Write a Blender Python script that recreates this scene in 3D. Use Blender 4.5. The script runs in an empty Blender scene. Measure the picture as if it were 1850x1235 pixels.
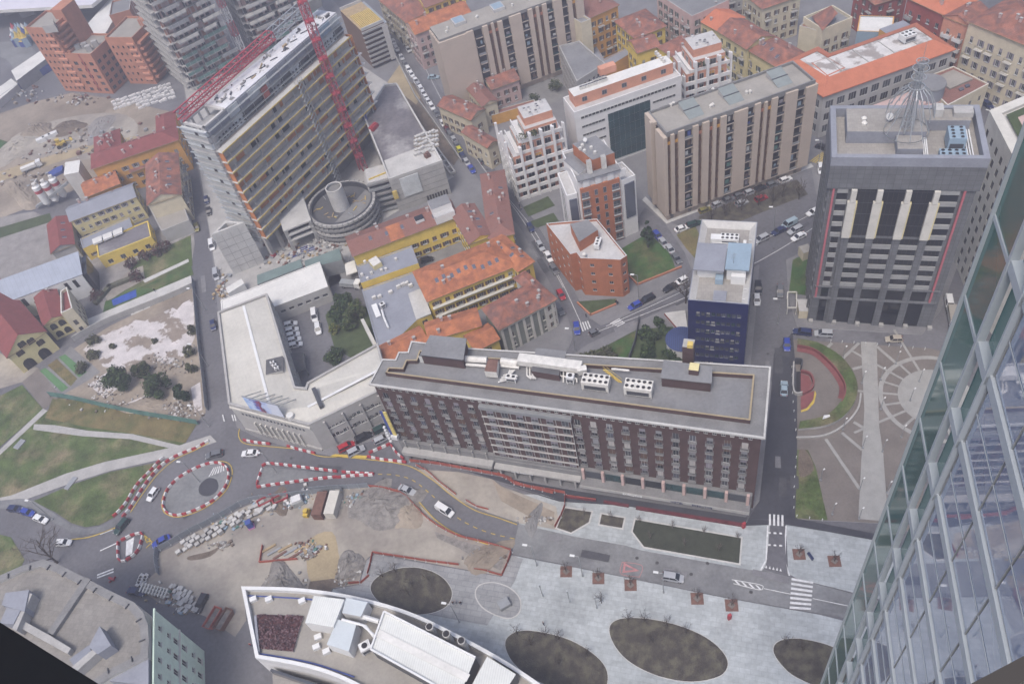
import bpy,math,random
from mathutils import Vector as V,Matrix as M
random.seed(11)
R = math.radians
SC = bpy.context.scene
COL = SC.collection
# ---------------------------------------------------------------- camera
CAMH,FPX,PITCH,ROLL = 165.0,1500.0,R(48.68),R(-13.834)
_F = V((0,math.cos(PITCH),-math.sin(PITCH)));_X0 = V((1,0,0));_U0 = _X0.cross(_F)
_X = _X0*math.cos(ROLL)+_U0*math.sin(ROLL);_U = _X0*-math.sin(ROLL)+_U0*math.cos(ROLL)
cd = bpy.data.cameras.new('camera');cam = bpy.data.objects.new('camera',cd);COL.objects.link(cam)
cam.matrix_world = M(((_X.x,_U.x,-_F.x,0),(_X.y,_U.y,-_F.y,0),(_X.z,_U.z,-_F.z,CAMH),(0,0,0,1)))
cd.sensor_width = 36;cd.lens = FPX/1850*36;cd.clip_start = .05;cd.clip_end = 5000
SC.camera = cam
# ---------------------------------------------------------------- sky, sun, exposure
SUN_EL,SUN_AZ = R(62),R(215)          # azimuth clockwise from +Y: soft light from behind the camera's left
w = bpy.data.worlds.new('World');SC.world = w;w.use_nodes = True
nt = w.node_tree;bg = nt.nodes['Background']
sk = nt.nodes.new('ShaderNodeTexSky');sk.sky_type = 'NISHITA';sk.sun_disc = False
sk.sun_elevation = SUN_EL;sk.sun_rotation = SUN_AZ;sk.air_density = 1.0;sk.dust_density = 4.0;sk.ozone_density = 1.5
nt.links.new(sk.outputs[0],bg.inputs[0]);bg.inputs[1].default_value = .12
sd = bpy.data.lights.new('sun','SUN');sd.energy = 1.25;sd.angle = R(18);sd.color = (1,.955,.9)
so = bpy.data.objects.new('sun',sd);COL.objects.link(so)
so.rotation_euler = (math.pi/2-SUN_EL,0,math.pi-SUN_AZ);so.location = (0,0,300)
SC.view_settings.view_transform = 'Standard';SC.view_settings.look = 'None';SC.view_settings.gamma = 1
SC.view_settings.exposure = 0.88
SC.cycles.use_denoising = True
SC.cycles.max_bounces = 5;SC.cycles.diffuse_bounces = 2;SC.cycles.glossy_bounces = 3;SC.cycles.transmission_bounces = 3
SC.cycles.volume_bounces = 0;SC.cycles.transparent_max_bounces = 6
SC.cycles.caustics_reflective = SC.cycles.caustics_refractive = False
SC.cycles.sample_clamp_indirect = 4

# ---------------------------------------------------------------- surveying: photo pixel -> point at height z
def G(px,py,z=0.):
    d = _F+_X*((px-925)/FPX)-_U*((py-617.5)/FPX)
    t = (z-CAMH)/d.z
    return V((d.x*t,d.y*t,z))
def GG(pts,z=0.):return [G(x,y,z) for x,y in pts]
def R3(a,b,c,h):
    """rectangle (CCW, front edge first) from front-left, front-right and one back pixel at height h"""
    A,B,C = G(*a,h),G(*b,h),G(*c,h)
    u = (B-A).normalized();n = V((-u.y,u.x,0));d = (C-A).dot(n)
    return [A,B,B+n*d,A+n*d]
# ---------------------------------------------------------------- materials
MATS = {}
def mat(name,col,rough=.85,var=.12,scale=.35,spec=.25,metal=0.,pat=None,bump=0.,tint=None):
    if name in MATS:return MATS[name]
    m = bpy.data.materials.new(name);m.use_nodes = True;t = m.node_tree;N = t.nodes;L = t.links
    b = N['Principled BSDF'];b.inputs['Roughness'].default_value = rough;b.inputs['Metallic'].default_value = metal
    b.inputs['Specular IOR Level'].default_value = spec
    c = (*col,1)
    if var <= 0 and not pat:
        b.inputs['Base Color'].default_value = c;MATS[name] = m;return m
    g = N.new('ShaderNodeNewGeometry')
    def noise(s,det=3,rg=.6):
        n = N.new('ShaderNodeTexNoise');n.inputs['Scale'].default_value = s;n.inputs['Detail'].default_value = det
        n.inputs['Roughness'].default_value = rg;L.new(g.outputs['Position'],n.inputs['Vector']);return n
    n1,n2 = noise(scale,4),noise(scale*9,2)
    ad = N.new('ShaderNodeMath');ad.operation = 'MULTIPLY_ADD';ad.inputs[1].default_value = .6
    L.new(n2.outputs['Fac'],ad.inputs[0]);L.new(n1.outputs['Fac'],ad.inputs[2])
    mr = N.new('ShaderNodeMapRange');mr.inputs['From Min'].default_value = .5;mr.inputs['From Max'].default_value = 1.1
    mr.inputs['To Min'].default_value = 1-var*1.6;mr.inputs['To Max'].default_value = 1+var*1.6
    L.new(ad.outputs[0],mr.inputs['Value'])
    src = None
    if pat:
        kind = pat[0]
        if kind == 'pave':      # rows of slabs: (kind, w, h, mortar, dark)
            br = N.new('ShaderNodeTexBrick');br.inputs['Scale'].default_value = 1
            br.inputs['Brick Width'].default_value = pat[1];br.inputs['Row Height'].default_value = pat[2]
            br.inputs['Mortar Size'].default_value = pat[3];br.inputs['Mortar Smooth'].default_value = .3
            br.inputs['Color1'].default_value = c;br.inputs['Color2'].default_value = tuple(x*.86 for x in col)+(1,)
            br.inputs['Mortar'].default_value = tuple(x*pat[4] for x in col)+(1,)
            mp = N.new('ShaderNodeMapping');mp.inputs['Rotation'].default_value = (0,0,R(pat[5]) if len(pat) > 5 else 0)
            L.new(g.outputs['Position'],mp.inputs['Vector']);L.new(mp.outputs[0],br.inputs['Vector']);src = br.outputs['Color']
        elif kind == 'wall':    # masonry grid on upright faces: (kind, w, h, mortar, dark, ux, uy)
            br = N.new('ShaderNodeTexBrick');br.inputs['Scale'].default_value = 1;br.offset = 0
            for k_,v_ in (('Brick Width',pat[1]),('Row Height',pat[2]),('Mortar Size',pat[3])):br.inputs[k_].default_value = v_
            br.inputs['Color1'].default_value = c;br.inputs['Color2'].default_value = tuple(x*.85 for x in col)+(1,);br.inputs['Mortar'].default_value = tuple(x*pat[4] for x in col)+(1,)
            dt = N.new('ShaderNodeVectorMath');dt.operation = 'DOT_PRODUCT';dt.inputs[1].default_value = (pat[5],pat[6],0);L.new(g.outputs['Position'],dt.inputs[0])
            sx = N.new('ShaderNodeSeparateXYZ');L.new(g.outputs['Position'],sx.inputs[0]);cb = N.new('ShaderNodeCombineXYZ');L.new(dt.outputs['Value'],cb.inputs[0]);L.new(sx.outputs[2],cb.inputs[1]);L.new(cb.outputs[0],br.inputs['Vector']);src = br.outputs['Color']
        elif kind == 'rib':     # standing seams: (kind, spacing, angle, dark, width)
            mp = N.new('ShaderNodeMapping');mp.inputs['Rotation'].default_value = (0,0,R(pat[2]))
            L.new(g.outputs['Position'],mp.inputs['Vector'])
            sx = N.new('ShaderNodeSeparateXYZ');L.new(mp.outputs[0],sx.inputs[0])
            md = N.new('ShaderNodeMath');md.operation = 'PINGPONG';md.inputs[1].default_value = pat[1]/2
            L.new(sx.outputs[0],md.inputs[0])
            gt = N.new('ShaderNodeMapRange');gt.inputs['From Min'].default_value = 0;gt.inputs['From Max'].default_value = pat[4]
            gt.inputs['To Min'].default_value = 0;gt.inputs['To Max'].default_value = 1;L.new(md.outputs[0],gt.inputs['Value'])
            mx = N.new('ShaderNodeMix');mx.data_type = 'RGBA';mx.inputs['A'].default_value = tuple(x*pat[3] for x in col)+(1,)
            mx.inputs['B'].default_value = c;L.new(gt.outputs[0],mx.inputs['Factor']);src = mx.outputs['Result']
        elif kind == 'two':     # two colours blotched: (kind, col2, scale, lo, hi)
            n3 = noise(pat[2],5,.62);r2 = N.new('ShaderNodeMapRange');r2.inputs['From Min'].default_value = pat[3];r2.inputs['From Max'].default_value = pat[4]
            L.new(n3.outputs['Fac'],r2.inputs['Value'])
            mx = N.new('ShaderNodeMix');mx.data_type = 'RGBA';mx.inputs['A'].default_value = c;mx.inputs['B'].default_value = (*pat[1],1)
            L.new(r2.outputs[0],mx.inputs['Factor']);src = mx.outputs['Result']
    vm = N.new('ShaderNodeVectorMath');vm.operation = 'SCALE'
    if src is None:vm.inputs[0].default_value = col
    else:L.new(src,vm.inputs[0])
    L.new(mr.outputs[0],vm.inputs['Scale']);L.new(vm.outputs[0],b.inputs['Base Color'])
    if bump:
        bp = N.new('ShaderNodeBump');bp.inputs['Strength'].default_value = min(1,bump);bp.inputs['Distance'].default_value = .15
        L.new(n2.outputs['Fac'],bp.inputs['Height']);L.new(bp.outputs[0],b.inputs['Normal'])
    MATS[name] = m;return m
# grounds
A = mat
A('asphalt',(.148,.146,.156),.9,.2,.12,pat=('two',(.105,.104,.114),.03,.45,.62),bump=.15);A('asphalt_dark',(.055,.056,.066),.9,.16,.15)
A('asphalt_pale',(.2,.203,.205),.9,.18,.15,pat=('two',(.155,.157,.162),.06,.45,.6))
A('pavement',(.185,.182,.188),.9,.12,.25);A('kerbstone',(.36,.36,.37),.85,.1,.6)
A('soil',(.30,.255,.205),.95,.16,.12,pat=('two',(.22,.185,.15),.045,.42,.62),bump=.4)
A('soil_pale',(.35,.32,.275),.95,.13,.1,pat=('two',(.25,.225,.2),.06,.42,.6),bump=.3)
A('soil_tan',(.34,.275,.175),.95,.13,.2);A('soil_dark',(.15,.12,.095),.95,.25,.4,bump=.6)
A('rubble',(.23,.215,.2),.95,.3,.9,bump=.8)
A('gravel',(.25,.235,.225),.95,.2,.3)
A('grass',(.075,.105,.036),.95,.34,.22,pat=('two',(.19,.16,.095),.1,.47,.68),bump=.8)
A('grass_green',(.05,.1,.03),.95,.3,.3,pat=('two',(.1,.105,.045),.2,.45,.65),bump=.7);A('grass_dark',(.06,.08,.035),.95,.25,.4,bump=.5)
A('grass_dry',(.16,.13,.06),.95,.22,.25,pat=('two',(.09,.1,.04),.12,.45,.62),bump=.5)
A('bed_soil',(.07,.062,.054),.95,.25,.5,pat=('two',(.095,.088,.065),.5,.45,.62),bump=.7)
A('bed_dark',(.05,.055,.04),.95,.22,.5,bump=.5)
A('plaza',(.38,.405,.41),.8,.17,.12,pat=('pave',2.0,1.0,.05,.8,24),spec=.4)
A('plaza_mid',(.28,.285,.29),.8,.16,.12,pat=('pave',2.4,1.2,.07,.72,24))
A('plaza_brown',(.175,.155,.14),.85,.12,.25);A('plaza_band',(.31,.305,.29),.85,.1,.5)
A('concrete',(.36,.35,.335),.88,.13,.3);A('concrete_pale',(.47,.46,.44),.88,.12,.25)
A('concrete_dark',(.2,.197,.195),.9,.16,.3);A('lot_white',(.52,.485,.475),.9,.14,.3,pat=('two',(.24,.2,.165),.13,.525,.56))
A('court_green',(.1,.2,.09),.9,.08,.5);A('mat_blue',(.035,.08,.33),.8,.25,.6)
A('paint_white',(.62,.62,.62),.8,.15,1.2);A('paint_yellow',(.5,.36,.07),.8,.15,1.);A('paint_red',(.42,.2,.2),.8,.15,1.)
# buildings
A('tile_red',(.3,.125,.085),.9,.26,.5,pat=('two',(.17,.095,.082),.4,.42,.62),bump=.8)
A('tile_orange',(.42,.16,.075),.9,.2,.6,pat=('two',(.3,.115,.065),.45,.42,.62),bump=.8)
A('tile_brown',(.26,.125,.1),.9,.28,.5,pat=('two',(.18,.095,.08),.5,.44,.6),bump=.8);A('tile_bright',(.46,.16,.09),.9,.1,.5,bump=.3)
A('tile_maroon',(.21,.065,.06),.9,.15,.5,bump=.4)
A('wall_yellow',(.7,.52,.115),.9,.1,.4);A('wall_pale_yellow',(.62,.54,.29),.9,.08,.4);A('wall_cream',(.56,.5,.37),.9,.09,.4)
A('wall_ochre',(.58,.31,.075),.9,.1,.4);A('wall_white',(.68,.67,.66),.85,.06,.4);A('wall_grey',(.4,.39,.375),.9,.08,.4)
A('wall_beige',(.46,.385,.32),.9,.05,.3);A('wall_brick',(.40,.15,.075),.9,.12,.4);A('wall_redbrick',(.30,.075,.06),.9,.14,.4)
A('wall_salmon',(.56,.27,.18),.9,.1,.4);A('wall_terracotta',(.42,.185,.115),.9,.1,.4);A('wall_pink',(.5,.36,.33),.9,.1,.4)
A('wall_greengrey',(.2,.21,.185),.9,.1,.4);A('wall_mint',(.56,.67,.56),.9,.1,.4);A('wall_hotel',(.085,.053,.05),.9,.17,.5)
A('stone_pale',(.55,.53,.48),.88,.1,.4);A('stone_dark',(.15,.154,.163),.7,.12,.4,pat=('wall',1.5,1.2,.06,.62,.917,-.398))
A('roof_grey',(.2,.2,.205),.9,.15,.15);A('roof_beige',(.30,.28,.25),.9,.12,.2);A('roof_pale',(.46,.45,.44),.9,.12,.15)
A('roof_white',(.62,.61,.58),.85,.1,.15);A('roof_metal',(.5,.48,.43),.6,.1,.12,spec=.4,pat=('rib',.9,-17,.93,.09))
A('roof_metal_white',(.62,.63,.6),.6,.06,.12,spec=.4,pat=('rib',.45,21,.8,.08));A('roof_blue',(.25,.33,.4),.6,.08,.2,spec=.4)
A('roof_dark',(.1,.1,.105),.9,.18,.2);A('roof_green',(.15,.2,.19),.8,.14,.2);A('roof_mud',(.15,.14,.15),.9,.25,.1,pat=('two',(.28,.27,.27),.07,.5,.62))
A('roof_slab',(.32,.3,.275),.9,.1,.2,pat=('pave',1.0,1.0,.05,.8,20));A('roof_lead',(.24,.25,.285),.75,.1,.2)
A('blue_clad',(.013,.018,.085),.4,.15,.4,spec=.5);A('pink_clad',(.42,.13,.15),.8,.08,.5)
A('metal_white',(.66,.66,.65),.5,.06,.8,spec=.4);A('metal_grey',(.3,.31,.32),.5,.1,.8,metal=.3,spec=.5)
A('metal_dark',(.06,.062,.07),.5,.1,1,spec=.5);A('metal_galv',(.43,.45,.46),.45,.1,.8,metal=.5)
A('steel_red',(.38,.06,.08),.6,.1,1);A('rust',(.17,.095,.075),.9,.25,.8);A('duct_white',(.6,.58,.54),.6,.15,.8)
A('frame_white',(.5,.5,.48),.7,0);A('frame_grey',(.25,.25,.26),.7,0);A('stone_mid',(.29,.29,.285),.8,.12,.4);A('frame_dark',(.05,.045,.042),.7,0);A('frame_brown',(.13,.08,.055),.8,0);A('frame_green',(.06,.09,.06),.8,0)
A('shutter_brown',(.12,.075,.055),.85,0);A('shutter_green',(.07,.09,.06),.85,0);A('shutter_grey',(.24,.22,.25),.85,0);A('curtain',(.4,.38,.36),.9,0)
A('glass_dark',(.018,.02,.026),.12,0,spec=.6);A('glass_mid',(.06,.066,.078),.12,0,spec=.6);A('glass_teal',(.02,.055,.06),.1,.35,.25,spec=.7)
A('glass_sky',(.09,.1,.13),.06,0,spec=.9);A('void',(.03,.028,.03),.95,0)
A('wood',(.36,.27,.16),.9,.2,.8);A('orange_board',(.48,.19,.075),.9,.12,.5);A('yellow_edge',(.55,.41,.12),.9,.15,.8)
A('net_green',(.1,.2,.175),.95,.2,.4);A('net_white',(.5,.52,.52),.95,.15,.4);A('net_orange',(.36,.1,.075),.95,.2,.8);A('tarp_blue',(.05,.08,.27),.7,.15,1)
A('plastic_red',(.36,.05,.06),.6,.12,1);A('plastic_white',(.62,.61,.6),.6,.1,1)
A('bark',(.085,.07,.06),.95,.2,2);A('bark_pale',(.16,.135,.115),.95,.2,2)
A('leaf_dark',(.03,.052,.022),.8,.3,1.2);A('leaf_mid',(.07,.105,.036),.8,.3,1.2);A('leaf_olive',(.095,.105,.042),.8,.3,1.2);A('leaf_yellow',(.17,.17,.03),.8,.3,1.2)
A('leaf_red',(.09,.035,.035),.9,.3,1.2);A('shrub_grey',(.1,.1,.07),.95,.3,1.2)
A('rubber',(.015,.015,.016),.8,0);A('rim',(.32,.32,.33),.4,0,metal=.6);A('lamp_red',(.35,.02,.02),.3,0);A('lamp_clear',(.6,.6,.58),.2,0)
A('skin',(.45,.28,.2),.7,0);A('cloth_black',(.02,.02,.025),.9,0);A('cloth_blue',(.03,.04,.09),.9,0);A('cloth_red',(.3,.03,.04),.9,0);A('hair',(.03,.02,.015),.9,0)
def emat(name,col):
    return A(name,col,.6,0)
# ---------------------------------------------------------------- mesh building
class MB:
    def __init__(s):s.v = [];s.f = [];s.m = []
    def face(s,pts,mi=0):
        i = len(s.v);s.v += [tuple(p) for p in pts];s.f.append(tuple(range(i,i+len(pts))));s.m.append(mi)
    def faces(s,vs,fs,mi=0):
        i = len(s.v);s.v += [tuple(p) for p in vs]
        for q in fs:s.f.append(tuple(i+k for k in q));s.m.append(mi)
    def prism(s,poly,z0,z1,mi=0,mt=None,bottom=True):
        n = len(poly);i = len(s.v)
        s.v += [(p[0],p[1],z0) for p in poly]+[(p[0],p[1],z1) for p in poly]
        for k in range(n):
            j = (k+1) % n;s.f.append((i+k,i+j,i+n+j,i+n+k));s.m.append(mi)
        s.f.append(tuple(range(i+n,i+2*n)));s.m.append(mi if mt is None else mt)
        if bottom:s.f.append(tuple(range(i+n-1,i-1,-1)));s.m.append(mi)
    def box(s,c,d,rz=0.,mi=0,mt=None):
        """c = centre of the bottom face, d = full sizes"""
        ca,sa = math.cos(rz),math.sin(rz);hx,hy = d[0]/2,d[1]/2
        P = [(c[0]+x*ca-y*sa,c[1]+x*sa+y*ca) for x,y in ((-hx,-hy),(hx,-hy),(hx,hy),(-hx,hy))]
        s.prism(P,c[2],c[2]+d[2],mi,mt)
    def tube(s,a,b,r0,r1=None,n=6,mi=0,cap=True):
        a,b = V(a),V(b);r1 = r0 if r1 is None else r1;d = (b-a)
        if d.length < 1e-6:return
        d.normalize();x = d.orthogonal().normalized();y = d.cross(x);i = len(s.v)
        for p,r in ((a,r0),(b,r1)):
            for k in range(n):
                t = 2*math.pi*k/n;s.v.append(tuple(p+x*(r*math.cos(t))+y*(r*math.sin(t))))
        for k in range(n):
            j = (k+1) % n;s.f.append((i+k,i+j,i+n+j,i+n+k));s.m.append(mi)
        if cap:s.f.append(tuple(range(i+n-1,i-1,-1)));s.m.append(mi);s.f.append(tuple(range(i+n,i+2*n)));s.m.append(mi)
    def bar(s,a,b,w,h,mi=0):
        """box beam from a to b, width w (horizontal), height h centred"""
        a,b = V(a),V(b);d = (b-a).normalized();x = d.cross(V((0,0,1)))
        x = V((1,0,0)) if x.length < 1e-4 else x.normalized();y = x.cross(d)
        vs = [p+x*(sx*w/2)+y*(sy*h/2) for p in (a,b) for sx,sy in ((-1,-1),(1,-1),(1,1),(-1,1))]
        s.faces(vs,[(0,1,5,4),(1,2,6,5),(2,3,7,6),(3,0,4,7),(3,2,1,0),(4,5,6,7)],mi)
    def mesh(s,name,mats,smooth=False):
        me = bpy.data.meshes.new(name);me.from_pydata(s.v,[],s.f)
        for m in mats:me.materials.append(MATS[m] if isinstance(m,str) else m)
        if len(mats) > 1:me.polygons.foreach_set('material_index',s.m)
        if smooth:me.polygons.foreach_set('use_smooth',[True]*len(s.f))
        me.update();return me
WM = {}
def link(name,data,parent=None,mw=None):
    o = bpy.data.objects.new(name,data);COL.objects.link(o)
    mw = mw or M.Identity(4)
    if parent is not None:
        o.parent = parent;o.matrix_parent_inverse = WM[parent.name].inverted()
    o.matrix_basis = mw;WM[o.name] = mw
    return o
def at(loc,rz=0.,s=None):
    m = M.Translation(V(loc)) @ M.Rotation(rz,4,'Z')
    return m @ M.Diagonal((*s,1)) if s else m
def tag(o,label,cat,group=None):
    o['label'] = label;o['category'] = cat
    if group:o['group'] = group
    return o
def thing(name,label,cat,loc=(0,0,0),group=None,rz=0.):
    return tag(link(name,None,None,at(loc,rz)),label,cat,group)
def part(name,mb,mats,parent,smooth=False):
    """a mesh given in world coordinates"""
    return link(name,mb.mesh(name,mats if isinstance(mats,(list,tuple)) else [mats],smooth),parent)
def solo(name,mb,mats,label,cat,group=None,smooth=False):
    return tag(part(name,mb,mats,None,smooth),label,cat,group)
def struct(name,mb,mats,parent=None,kind='structure'):
    o = part(name,mb,mats,parent);
    if parent is None or kind == 'stuff':o['kind'] = kind
    return o
ORD = 'first second third fourth fifth sixth seventh eighth ninth tenth eleventh twelfth thirteenth fourteenth fifteenth sixteenth seventeenth eighteenth nineteenth twentieth'.split()
def nth(i):
    if i < 20:return ORD[i]
    t = ['twenty','thirty','forty','fifty','sixty','seventy','eighty','ninety'][(i+1)//10-2];r = (i+1) % 10
    return (t[:-1]+'ieth') if r == 0 else t+'-'+ORD[r-1]
def centre(P):return V((sum(p[0] for p in P)/len(P),sum(p[1] for p in P)/len(P),0))
def inset(P,d):
    """polygon moved inwards by d (CCW)"""
    out = [];n = len(P)
    for i in range(n):
        a,b,c = V(P[i-1][:2]),V(P[i][:2]),V(P[(i+1) % n][:2])
        u,w_ = (b-a).normalized(),(c-b).normalized();n1,n2 = V((-u.y,u.x)),V((-w_.y,w_.x))
        k = n1+n2;k = k/max(.3,k.dot(n1)) if k.length > 1e-4 else n1
        q = b+k*d;out.append(V((q.x,q.y,P[i][2] if len(P[i]) > 2 else 0)))
    return out
def ccw(P):
    a = sum(P[i-1][0]*P[i][1]-P[i][0]*P[i-1][1] for i in range(len(P)))
    return list(P) if a > 0 else list(reversed(P))
def spline(P,n=6,closed=False):
    """Catmull-Rom through 2D/3D points"""
    P = [V(p) for p in P];m = len(P);out = []
    for i in range(m if closed else m-1):
        g = lambda k:P[k % m] if closed else P[max(0,min(m-1,k))]
        a,b,c,d = g(i-1),g(i),g(i+1),g(i+2)
        for k in range(n):
            t = k/n;out.append(.5*((2*b)+(c-a)*t+(2*a-5*b+4*c-d)*t*t+(3*b-a-3*c+d)*t**3))
    if not closed:out.append(P[-1])
    return out
def walk(P,step,closed=False):
    """(point, direction) every step metres along a polyline, step adjusted to fit"""
    P = list(P)+([P[0]] if closed else []);seg = [(P[i+1]-P[i]).length for i in range(len(P)-1)];T = sum(seg)
    n = max(1,round(T/step));out = []
    for k in range(n):
        d = (k+.5)*T/n;i = 0
        while i < len(seg)-1 and d > seg[i]:d -= seg[i];i += 1
        u = (P[i+1]-P[i]).normalized();out.append((P[i]+u*d,u))
    return out
def ribbon(mb,P,wd,z,mi=0):
    n = len(P);Lp,Rp = [],[]
    for i in range(n):
        u = (P[min(n-1,i+1)]-P[max(0,i-1)]);u = V((u.x,u.y,0)).normalized();s = V((-u.y,u.x,0))*(wd/2)
        Lp.append(P[i]+s);Rp.append(P[i]-s)
    for i in range(n-1):
        mb.face([(q.x,q.y,z) for q in (Rp[i],Rp[i+1],Lp[i+1],Lp[i])],mi)
# ================================================================ ground, roads, pavements
_NS = [0]
def sh(name,pts,z,m,parent=None,smooth=0,kind='structure',world=False):
    P = [V(p) for p in pts] if world else GG(pts)
    if smooth:P = spline(P,smooth,True)
    _NS[0] += 1;z += _NS[0]*.0007
    P = ccw(P);mb = MB();mb.face([(p.x,p.y,z) for p in P])
    return struct(name,mb,m,parent,kind)
def slab(name,pts,z0,z1,m,mside='kerbstone',parent=None,smooth=0,world=False):
    P = [V(p) for p in pts] if world else GG(pts)
    if smooth:P = spline(P,smooth,True)
    mb = MB();mb.prism(ccw(P),z0,z1,0,1,bottom=False)
    return struct(name,mb,[mside,m],parent)
mb = MB();mb.face([(-1600,-600,0),(1600,-600,0),(1600,2600,0),(-1600,2600,0)])
ground = struct('ground',mb,'asphalt')
# --- big blocks (raised 12 cm)
slab('pavement',[(330,150),(362,330),(378,420),(390,520),(398,610),(413,715),(428,772),(470,792),(545,815),(602,823),(640,806),(690,790),(712,800),(735,830),(845,850),(1010,880),(1135,905),(1345,935),(1372,905),(1398,690),(1245,690),(1180,690),(1040,670),(1010,650),(1028,628),(1036,606),(1024,570),(985,495),(940,412),(900,368),(855,312),(800,235),(762,168),(728,105),(660,60),(560,-40),(400,40)],0,.12,'pavement')
slab('pavement',[(722,-60),(735,40),(776,128),(815,190),(890,300),(965,398),(1008,465),(1040,530),(1062,572),(1085,588),(1110,580),(1232,521),(1300,480),(1385,425),(1480,372),(1492,310),(1478,240),(1560,190),(1700,180),(1800,110),(1700,-80)],0,.12,'pavement')
slab('pavement',[(1012,656),(1062,622),(1130,590),(1246,540),(1300,512),(1372,478),(1366,560),(1352,700),(1245,695),(1180,690),(1060,680)],0,.12,'pavement')
slab('pavement',[(1420,470),(1480,440),(1500,300),(1560,190),(1770,190),(1790,320),(1700,560),(1665,605),(1440,590),(1425,540)],0,.12,'pavement')
# --- plots inside the blocks
z = .14
sh('site_floor',[(365,330),(395,520),(420,545),(620,520),(640,430),(820,320),(700,150),(655,120),(560,-20),(330,140)],z,'concrete')
sh('yard',[(505,560),(560,580),(665,500),(650,480),(600,470),(690,640),(560,700),(520,690)],z,'concrete_dark')
sh('yard',[(506,556),(590,520),(650,500),(690,640),(560,705),(515,680)],z+.015,'asphalt')
sh('lawn',[(588,570),(612,540),(680,560),(700,620),(640,650),(605,630)],z+.03,'grass_dark')
sh('courtyard',[(755,470),(845,430),(865,455),(770,490)],z,'concrete_dark')
sh('lawn',[(1122,450),(1165,425),(1215,440),(1232,480),(1150,512),(1136,495)],z,'grass_green')
sh('lawn',[(1042,545),(1113,540),(1118,548),(1068,570)],z,'grass_dark')
sh('road',[(1165,375),(1200,402),(1236,455),(1258,508),(1232,522),(1212,460),(1150,400)],z,'asphalt')
sh('lawn',[(1222,425),(1256,408),(1270,440),(1258,470),(1240,450)],z+.015,'grass_dry')
sh('parking_court',[(1205,400),(1250,372),(1465,300),(1478,372),(1385,425),(1300,470),(1262,490),(1255,420)],z+.005,'asphalt')
sh('lawn',[(1262,392),(1330,362),(1440,325),(1460,352),(1375,385),(1290,420),(1268,410)],z+.02,'bed_soil')
sh('lawn',[(1035,650),(1095,625),(1150,596),(1215,590),(1238,640),(1240,680),(1060,672)],z,'grass_dark')
sh('lawn',[(1112,618),(1150,600),(1140,632),(1122,655),(1090,652)],z+.02,'grass_green')
sh('lawn',[(1432,470),(1462,455),(1464,535),(1425,530)],z,'grass_green')
sh('lawn',[(945,375),(990,355),(1003,372),(955,392)],z,'grass_dark')
sh('lawn',[(955,402),(1000,385),(1010,400),(970,412)],z,'grass_dark')
sh('courtyard',[(935,155),(1010,130),(1020,175),(985,195)],z,'concrete_dark')
# --- left: street, park, plots
sh('earthwork',[(-120,260),(0,205),(60,185),(130,168),(215,180),(320,205),(325,245),(255,330),(130,345),(0,395),(-120,440)],.03,'soil')
sh('earthwork',[(20,250),(110,215),(215,205),(250,235),(200,280),(100,290),(45,285)],.045,'soil_pale',smooth=4)
sh('earthwork',[(52,232),(92,222),(85,240),(55,252)],.06,'soil_dark',smooth=4)
sh('earthwork',[(105,228),(135,218),(128,242),(98,248)],.06,'soil_dark',smooth=4)
sh('earthwork',[(-60,330),(60,290),(160,262),(250,245),(252,256),(160,275),(60,308),(-60,352)],.052,'soil_tan')
sh('lawn',[(-20,252),(12,256),(24,270),(20,284),(-20,290)],.06,'grass_green',smooth=4)
sh('site_floor',[(-40,400),(60,382),(98,400),(140,470),(40,500),(-40,520)],.03,'gravel')
sh('lawn',[(-30,420),(90,385),(95,400),(-30,440)],.045,'grass_dark')
sh('site_floor',[(140,470),(260,430),(345,385),(352,440),(345,485),(190,570),(165,520)],.035,'gravel')
sh('lawn',[(250,470),(345,425),(348,480),(205,560),(190,545)],.05,'grass')
sh('playground',[(188,530),(232,490),(258,480),(262,505),(225,525),(195,545)],.065,'soil_pale')
sh('lawn',[(190,545),(345,480),(350,496),(200,572),(186,565)],.065,'grass_green')
sh('footpath',[(150,580),(345,498),(350,510),(160,592)],.08,'concrete_pale')
sh('footpath',[(258,506),(340,468),(342,473),(262,511)],.082,'concrete_pale')
sh('play_mat',[(202,542),(246,523),(247,536),(205,553)],.085,'mat_blue',parent=None)
sh('paved_court',[(232,560),(265,545),(272,555),(238,570)],.085,'concrete_pale')
sh('vacant_lot',[(118,640),(200,588),(285,548),(350,520),(362,620),(372,745),(356,762),(230,735),(95,716)],.04,'soil')
for i,q in enumerate(([(150,632),(160,622),(195,598),(212,596),(245,578),(262,580),(312,556),(320,560),(330,548),(350,538),(352,610),(338,640),(300,660),(286,652),(260,662),(240,658),(215,668),(186,662),(178,648)],[(160,695),(205,665),(215,700),(190,720)],[(225,730),(270,712),(322,740),(320,752)],[(345,700),(362,690),(366,740),(352,745)])):
    sh('concrete_floor',q,.055+.003*i,'lot_white')
sh('bowling_green',[(72,672),(100,655),(128,625),(182,672),(155,690),(108,716)],.04,'concrete_dark')
sh('bowling_green',[(72,670),(82,664),(124,700),(112,708)],.055,'court_green')
sh('bowling_green',[(106,645),(118,640),(157,672),(143,682)],.055,'court_green')
sh('lawn',[(86,660),(103,648),(140,684),(128,698)],.055,'grass_dry')
sh('forecourt',[(-60,600),(20,650),(70,665),(40,690),(-60,720)],.035,'soil_pale')
sh('lawn',[(-60,745),(40,695),(78,738),(60,755),(-60,860)],.04,'grass')
sh('footpath',[(40,690),(70,665),(108,715),(80,740)],.045,'plaza_brown')
sh('footpath',[(78,738),(86,742),(0,822),(-60,870),(-60,860),(0,812)],.05,'concrete')
sh('lawn',[(86,742),(105,718),(230,738),(357,764),(330,805),(312,808),(-60,930),(-60,872),(0,822)],.04,'grass')
sh('lawn',[(95,720),(230,738),(357,764),(335,800),(250,785),(150,770),(82,755)],.055,'grass_dry')
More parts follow.
